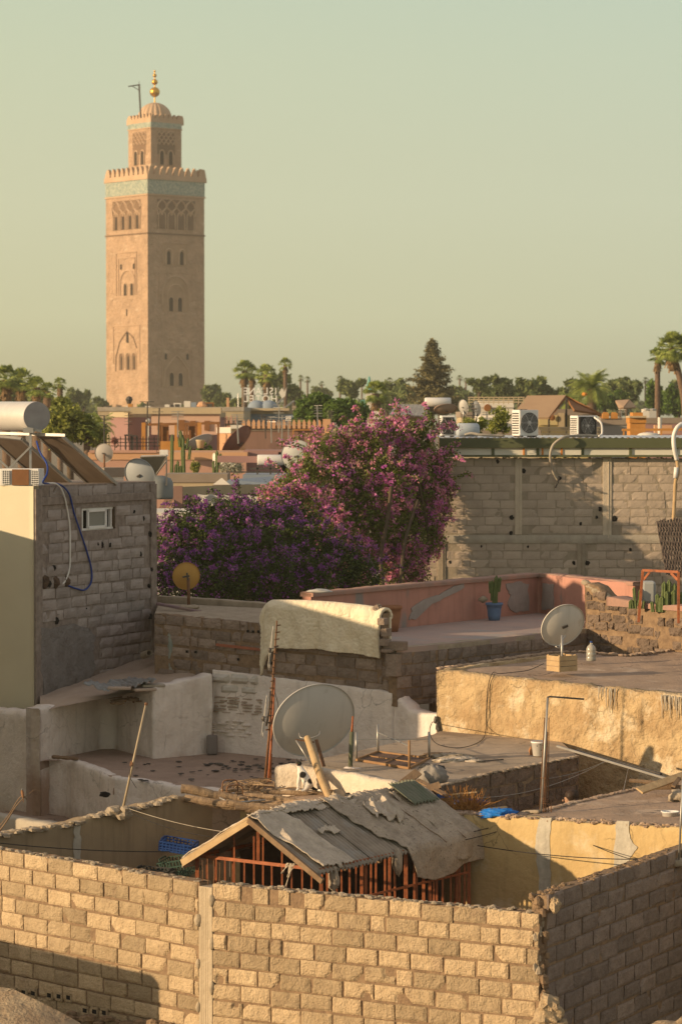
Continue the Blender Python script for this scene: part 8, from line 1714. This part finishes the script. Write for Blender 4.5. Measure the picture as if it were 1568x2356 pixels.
# ============================================================ trees
G1_ = 'fan palms on the skyline'
fanpalm('fan_palm', 562, 853, 270, 31, 'tall fan palm with a broad crown and brown skirt above the sign letters', seed=2, tr=.3, nf=60)
fanpalm('fan_palm', 580, 860, 272, 24, 'fan palm pressed between two others above the sign letters', seed=3, tr=.3)
fanpalm('fan_palm', 612, 862, 268, 30, 'fan palm with golden dead fronds above the right half of the sign', seed=4, tr=.3, nf=60)
fanpalm('fan_palm', 656, 838, 300, 19, 'tallest slender palm with a small round crown right of the sign', seed=5, tr=.25, skirt=True)
for k, (u, v, r_, d, lb) in enumerate([(691, 871, 10, 560, 'tiny slim palm first right of the tallest slender palm'), (707, 874, 10, 560, 'tiny palm with a wide flat crown, second right of the tallest one'), (740, 884, 9, 600, 'tiny palm standing over the left end of the big green trees'), (782, 873, 11, 520, 'tiny dark-headed palm alone over the big green trees'),
        (832, 886, 8, 620, 'tiny palm left of the teal dome'), (896, 876, 10, 560, 'tiny pale palm right of the teal dome'), (1057, 870, 9, 600, 'tiny palm just right of the conifer, taller of a pair'), (1071, 876, 9, 600, 'tiny palm just right of the conifer, lower of a pair'), (1484, 875, 9, 560, 'tiny palm right of the date palm'), (720, 896, 10, 560, 'low tiny palm between the slim palms'), (668, 893, 9, 500, 'small palm crown right behind the sign emblem')]):
    fanpalm('fan_palm', u, v, d, r_, lb, seed=20 + k, tr=.22, nf=26, skirt=False, mat=l_far, group=None)
fanpalm('fan_palm', 864, 905, 170, 36, 'bright green fan palm right of the teal dome', seed=40, tr=.28, nf=60, skirt=True)
fanpalm('fan_palm', 1545, 800, 178, 46, 'large fan palm with a curved trunk at the right edge', trunk_to=(1580, 1020, 178), seed=41, tr=.22, nf=80, detail=1)
fanpalm('fan_palm', 1512, 822, 186, 28, 'smaller fan palm with a brown skirt left of the large one at the right edge', seed=42, tr=.2, nf=46)
fanpalm('fan_palm', 1580, 790, 186, 34, 'fan palm half cut off by the right edge', seed=43, tr=.2, nf=50)
feather('date_palm', 1360, 895, 205, 58, 'broad date palm with arching feather fronds behind the tan canopy', seed=44, nf=70, tr=.35)
feather('date_palm', 1305, 925, 190, 34, 'low date palm with orange fruit at the left of the broad one', seed=45, nf=40)
m = MB(); m.ball(P(1344, 907, 203), .2, 12, (1, 1, .7), .3); tag(m.build('date_cluster', M('orange_dates', (.6, .25, .04))), 'orange date clusters hanging in the broad date palm', 'fruit')
fanpalm('fan_palm', 14, 874, 190, 42, 'fan palm at the left edge above the silver tank', seed=46, tr=.3, nf=70)
fanpalm('fan_palm', 50, 878, 196, 40, 'dense fan palm second from the left edge', seed=47, tr=.3, nf=70)
fanpalm('fan_palm', 84, 892, 186, 32, 'fan palm third from the left edge, lower than its neighbours', seed=48, tr=.3, nf=60)
fanpalm('fan_palm', 108, 900, 190, 26, 'drooping fan palm just left of the dark narrow one', seed=49, tr=.3, nf=50)
fanpalm('fan_palm', 138, 884, 230, 20, 'dark narrow fan palm nearest the minaret on the left', seed=50, tr=.25, nf=46)
fanpalm('fan_palm', 200, 985, 112, 40, 'low palm with drooping fronds before the pink house, left', seed=51, tr=.15, nf=40, skirt=False, detail=1)
feather('date_palm', 235, 975, 118, 40, 'low palm with long arching fronds touching the salmon wall', seed=52, nf=34)
tree('olive_green_tree', 160, 1040, 112, [(150, 965, 44, 36), (185, 985, 42, 32), (130, 1000, 36, 30), (215, 1000, 34, 26), (140, 930, 22, 18)], 'sunny olive-green tree behind the solar panels', l_olive, 9000, .09, seed=60, tr=.15)
tree('green_tree', 730, 1000, 158, [(722, 950, 42, 38), (700, 965, 26, 26), (745, 930, 28, 20), (730, 915, 20, 12)], 'big rounded green tree, left of the two above the crenellated building', l_tree, 7500, .14, seed=61, tr=.2)
tree('green_tree', 800, 1010, 156, [(800, 950, 46, 34), (770, 945, 26, 26), (830, 960, 24, 28), (805, 990, 40, 22)], 'big rounded green tree, right of the two above the crenellated building', l_tree, 7500, .14, seed=62, tr=.2)
# conifer: tiers of drooping branches
r = random.Random(9); root = empty('conifer', V(P(996, 900, 250).x, 250, 0), 'tall dark pointed conifer with drooping tiers, tallest tree on the skyline', 'tree'); lf = MB(); k = px(250); top = P(994, 786, 250)
MB().tube([V(P(996, 900, 250).x, 250, 0), top], [.35, .05], 8).build('trunk', m_trunk, root)
for i in range(46):
    t = i / 45; z = top.z - t * 160 / k; wdt = (5 + 88 * t ** .85) / k * r.uniform(.5, 1.2)
    for j in range(5):
        a = r.uniform(0, 2 * math.pi); L_ = wdt * r.uniform(.6, 1)
        for q in range(int(30 + 110 * t)):
            f = r.random() ** .6; p = V(top.x + math.cos(a) * L_ * f, 250 + math.sin(a) * L_ * f, z - .28 * L_ * f + (.25 * L_ * f * f) + r.gauss(0, .10)) + V(r.gauss(0, .14), r.gauss(0, .14), 0); nn = V(r.gauss(0, 1), r.gauss(0, 1), r.gauss(0, 1)).normalized(); tt = nn.cross(V(.3, .5, .7)).normalized(); b_ = nn.cross(tt); s = r.uniform(.07, .16); lf.add([p - tt * s, p + b_ * s * .5, p + tt * s, p - b_ * s * .5], [(0, 1, 2, 3)], min(1, max(0, .5 + .6 * nz(p, 1.2) + r.uniform(-.2, .2))))
lf.build('crown', l_con, root)
farT = [(165, 915, 420, 22, 22, 'grey-green far tree left of the minaret, bigger of two'), (193, 920, 420, 18, 18, 'grey-green far tree left of the minaret, smaller of two'), (233, 930, 440, 14, 14, 'small far tree touching the left side of the minaret'), (488, 912, 430, 26, 24, 'hazy far tree right of the minaret foot'), (512, 922, 400, 16, 16, 'small hazy tree left of the sign letters'),
        (640, 890, 330, 36, 34, 'dark far tree behind the sign letters'), (675, 905, 340, 22, 20, 'round far tree right of the sign emblem'), (806, 895, 360, 28, 22, 'hazy round tree over the right green tree'), (930, 905, 330, 48, 30, 'broad dark hazy tree between fan palm and conifer'), (1060, 912, 380, 40, 22, 'low hazy tree right of the conifer foot'),
        (1101, 890, 300, 20, 20, 'small dense tree with a palm-like head right of the tiny pair'), (1158, 893, 300, 34, 30, 'rounded tree in the middle of the right-hand row'), (1122, 905, 310, 24, 20, 'tree filling the gap left of the rounded one'), (1228, 893, 300, 38, 28, 'broad tree with a bright front left of the date palm'), (1192, 905, 310, 26, 18, 'low tree between the rounded and the broad one'), (1270, 912, 300, 26, 16, 'low green tree at the left of the date palms'),
        (1440, 903, 300, 48, 34, 'broad green tree right of the broad date palm'), (1425, 885, 320, 20, 16, 'tree crown rising behind the right end of the broad date palm'), (1510, 915, 260, 26, 50, 'dark cypress-like tree left of the curved palm trunk'), (1560, 925, 250, 34, 40, 'shaggy pale green tree at the right edge'), (1570, 890, 400, 24, 20, 'far tree cut by the right edge'), (1330, 900, 330, 34, 24, 'far tree behind the two date palms'),
        (10, 915, 300, 40, 30, 'dark tree below the palms at the left edge'), (75, 930, 300, 44, 26, 'dark hedge-like tree behind the silver tank'), (540, 930, 330, 26, 14, 'low bush left of the sign letters'), (890, 925, 300, 30, 22, 'low tree under the bright green fan palm'), (1010, 925, 330, 40, 18, 'low tree in front of the conifer foot'), (1390, 925, 280, 40, 22, 'low tree under the broad date palm'), (745, 905, 500, 22, 14, 'pale far tree between the tiny palms'), (1140, 925, 420, 60, 18, 'long low hazy tree mass behind the white cabin')]
for i, (u, v, d, w_, h_, lb) in enumerate(farT):
    rr = random.Random(i); bl_ = [(u, v, w_ * .6, h_ * .7)] + [(u + rr.uniform(-.9, .9) * w_, v + rr.uniform(-.75, .6) * h_, w_ * rr.uniform(.18, .42), h_ * rr.uniform(.25, .5)) for _ in range(8)]
    tree('broadleaf_tree', u, 960, d, bl_, lb, l_far if d > 280 else l_tree, int(900 + w_ * 34), .0011 * d, seed=100 + i, tr=.2, gap=.35)
m = MB()
for i in range(150):
    u = -60 + i * 11.5 + R.uniform(-8, 8); d = R.uniform(480, 640); w_ = R.uniform(10, 22) / px(d); crown(m, P(u, 938 + R.uniform(-7, 6), d), w_, w_, R.uniform(9, 17) / px(d), 170, .75, R, i)
structure_ = tag(m.build('distant_woodland', l_far), 'hazy band of far-off tree tops along the horizon', 'woodland', kind='stuff')
# teal domed minaret
root = empty('small_minaret', V(P(848, 900, 380).x, 380, 0), 'small far minaret with a teal dome beside the bright fan palm', 'tower'); m_teal = M('teal_paint', (.12, .38, .33), (.1, .32, .28), 2, rough=.5)
x_ = P(849, 900, 380).x; k = px(380); m = MB(); m.box((x_, 380, zat(900, 380) / 2 + 0), 16 / k, 16 / k, zat(900, 380)); m.build('shaft', m_whw, root); m = MB(); m.lathe([(11 / k, 0), (11 / k, .1), (9.5 / k, 10 / k), (5 / k, 20 / k), (.2, 26 / k), (.12, 36 / k), (0, 38 / k)], V(x_, 380, zat(903, 380)), 20); m.build('dome', m_teal, root, smooth=True)
MB().box((P(836, 912, 380).x, 380, zat(935, 380) / 2 + 1), 14 / k, 14 / k, zat(905, 380) - 2).build('side_turret', m_teal, root)
tag(MB().tube([P(108 * .573 + 488 - 2 - 0, 905, 240), P(548, 940, 240)], .05, 5).build('thin_mast', m_steel), 'thin mast left of the rooftop sign', 'mast')

# ============================================================ wires near the courtyard
def wire(pts, r_, label, mat=m_wire, sag=None):
    tag(MB().tube(pts, r_, 6, cap=False).build('wire', mat, smooth=True), label, 'wire')
d1 = yl(k1, 1100)
wire(sagline(P(1098, 1946, 40.6), P(1560, 1977, 37.8), .07, 20), .007, 'black wire from the shed roof end to the thin pole at the right edge')
wire(sagline(P(1251, 1883, 40.9), P(1442, 1975, 39.0), .05, 16) + sagline(P(1442, 1975, 39.0), P(1560, 1976, 37.9), .01, 6)[1:], .006, 'wire from the foot of the bent pipe down to the thin pole')
wire(sagline(P(1235, 1872, 41.0), P(1040, 1925, 40.6), .02, 12), .006, 'upper of two wires running left from the bent pipe to the shed')
wire(sagline(P(1242, 1880, 41.0), P(1045, 1938, 40.4), .03, 12), .006, 'lower of two wires running left from the bent pipe to the shed')
wire(sagline(P(-20, 1938, 41.0), P(390, 1960, 41.6), .04, 20), .008, 'black wire along the shaded courtyard wall on the left')
wire(sagline(P(285, 1863, 42.3), P(480, 1925, 40.5), .06, 16), .006, 'dark wire from the leaning rod to the shed gable')
wire(sagline(P(288, 1858, 42.3), P(520, 1915, 40.0), .04, 16), .0045, 'thin yellowish wire from the leaning rod to the shed', m_conc_l)
wire(sagline(P(1160, 1790 + 0, 44.5), P(1385, 1755, 44.8), .12, 14), .004, 'thin clothes line over the light well, higher one', m_steel)
wire(sagline(P(1080, 1836, 42.2), P(1392, 1752, 44.8), .15, 14), .004, 'thin clothes line over the light well, lower one', m_steel)
wire([P(1445, 1766, 44.2), P(1432, 1826, 43.0)], .004, 'short string hanging under the slanting metal bars', m_steel)
wire(curve([P(800, 1817, 43.6), P(880, 1818, 43.0), P(960, 1820, 42.6), P(1000, 1822, 42.4)]), .009, 'black cable lying across the white parapet below the cement roof')
wire(curve([PZ(958, 1775, z3 + .05), PZ(968, 1761, z3 + .12), PZ(982, 1757, z3 + .12), PZ(1000, 1765, z3 + .03), PZ(1012, 1776, z3 + .03)]), .006, 'thin black loop of cable behind the grey bundle')
# leaning rod
root = empty('leaning_rod', P(283, 1862, 42.3), 'long pale bamboo rod leaning up from the lump on the courtyard wall', 'rod')
MB().tube([P(282, 1864, 42.3), P(308, 1745, 42.3), P(335, 1622, 42.3)], [.02, .017, .014], 10).build('rod', M('bamboo', (.46, .37, .25), (.38, .3, .2), 6, rough=.6), root, smooth=True)
MB().ball(P(336, 1620, 42.3), .028, 10).build('rod_tip', m_rustm, root); MB().ball(P(303, 1758, 42.3), .03, 10, (1, 1, 1.6), .4).build('knot', m_rustm, root)
m = MB(); m.tube(curve([P(302, 1760, 42.25), P(298, 1785, 42.2), P(305, 1800, 42.2), P(314, 1814, 42.2)]), .005, 5); m.build('loose_end', m_wire, root)
m = MB(); 
for kx in range(9): m.ball(P(278 + R.uniform(-18, 16), 1868 + R.uniform(-8, 10), 42.25 + R.uniform(-.05, .1)), R.uniform(.05, .1), 9, (1.2, 1, .8), .5)
tag(m.build('mortar_lump', m_conc), 'lump of old mortar holding the leaning rod', 'mortar')
# twig with bird
root = empty('bare_twig', P(0, 1905, 39.8), 'bare forked twig rising from the left edge, bird perched on it', 'twig')
tp_ = [P(-25, 1945, 39.9), P(15, 1890, 39.8), P(37, 1855, 39.75), P(53, 1838, 39.7), P(68, 1826, 39.7), P(81, 1814, 39.7)]
MB().tube(curve(tp_), [.013 - .0003 * i for i in range(41)], 7).build('twig', m_wood, root, smooth=True)
MB().tube(curve([P(-25, 1930, 39.9), P(18, 1878, 39.8), P(38, 1845, 39.75), P(50, 1832, 39.7), P(57, 1834, 39.7), P(61, 1840, 39.7)]), .007, 6).build('fork', m_wood, root, smooth=True)
bp = P(53, 1838, 39.68); br_ = empty('bird', bp, 'small brown finch perched on the bare twig at the left edge', 'bird')
skin('body', [(.0, 0, .045, .020), (-.008, 0, .075, .024, .026), (-.012, 0, .105, .018), (-.012, -.004, .122, .016), (-.002, 0, .02, .010), (.004, .004, -.03, .007, .004), (.008, .006, -.055, .006, .003)], [(0, 1), (1, 2), (2, 3), (0, 4), (4, 5), (5, 6)], M('feathers', (.34, .17, .08), (.27, .14, .07), 40, rough=.9, bump=.3, bsc=90), br_, 2, 0)
m = MB(); m.lathe([(.006, 0), (.0, .016)], V(-.014, -.018, .124), 8, axis=V(-.3, -1, 0)); m.build('beak', m_dsteel, br_, world=False)
m = MB(); m.ball(V(-.012, -.002, .128), .016, 10, (1, 1, .8)); m.build('crown', M('grey_feathers', (.2, .2, .19)), br_, world=False)
m = MB(); m.tube([V(-.008, 0, .03), V(-.004, -.006, .0)], .0025, 5); m.tube([V(.006, 0, .03), V(.008, -.006, .0)], .0025, 5); m.build('leg', m_dsteel, br_, world=False)

# ============================================================ air
if HAZE:
    m = MB(); m.box((0, 350, 41), 1200, 820, 84); hz_ = m.build('haze', None, origin=(0, 0, 0)); hz_.data.materials.clear()
    hm = bpy.data.materials.new('haze_air'); hm.use_nodes = True; t = hm.node_tree; t.nodes.remove(t.nodes['Principled BSDF']); pv = t.nodes.new('ShaderNodeVolumePrincipled'); pv.inputs['Color'].default_value = (.90, .86, .74, 1); pv.inputs['Density'].default_value = HAZE; pv.inputs['Anisotropy'].default_value = .2
    t.links.new(pv.outputs[0], t.nodes['Material Output'].inputs['Volume']); hz_.data.materials.append(hm); tag(hz_, 'thin warm evening haze', 'haze', kind='stuff')
for o in bpy.data.objects:
    if '_w' in o: del o['_w']
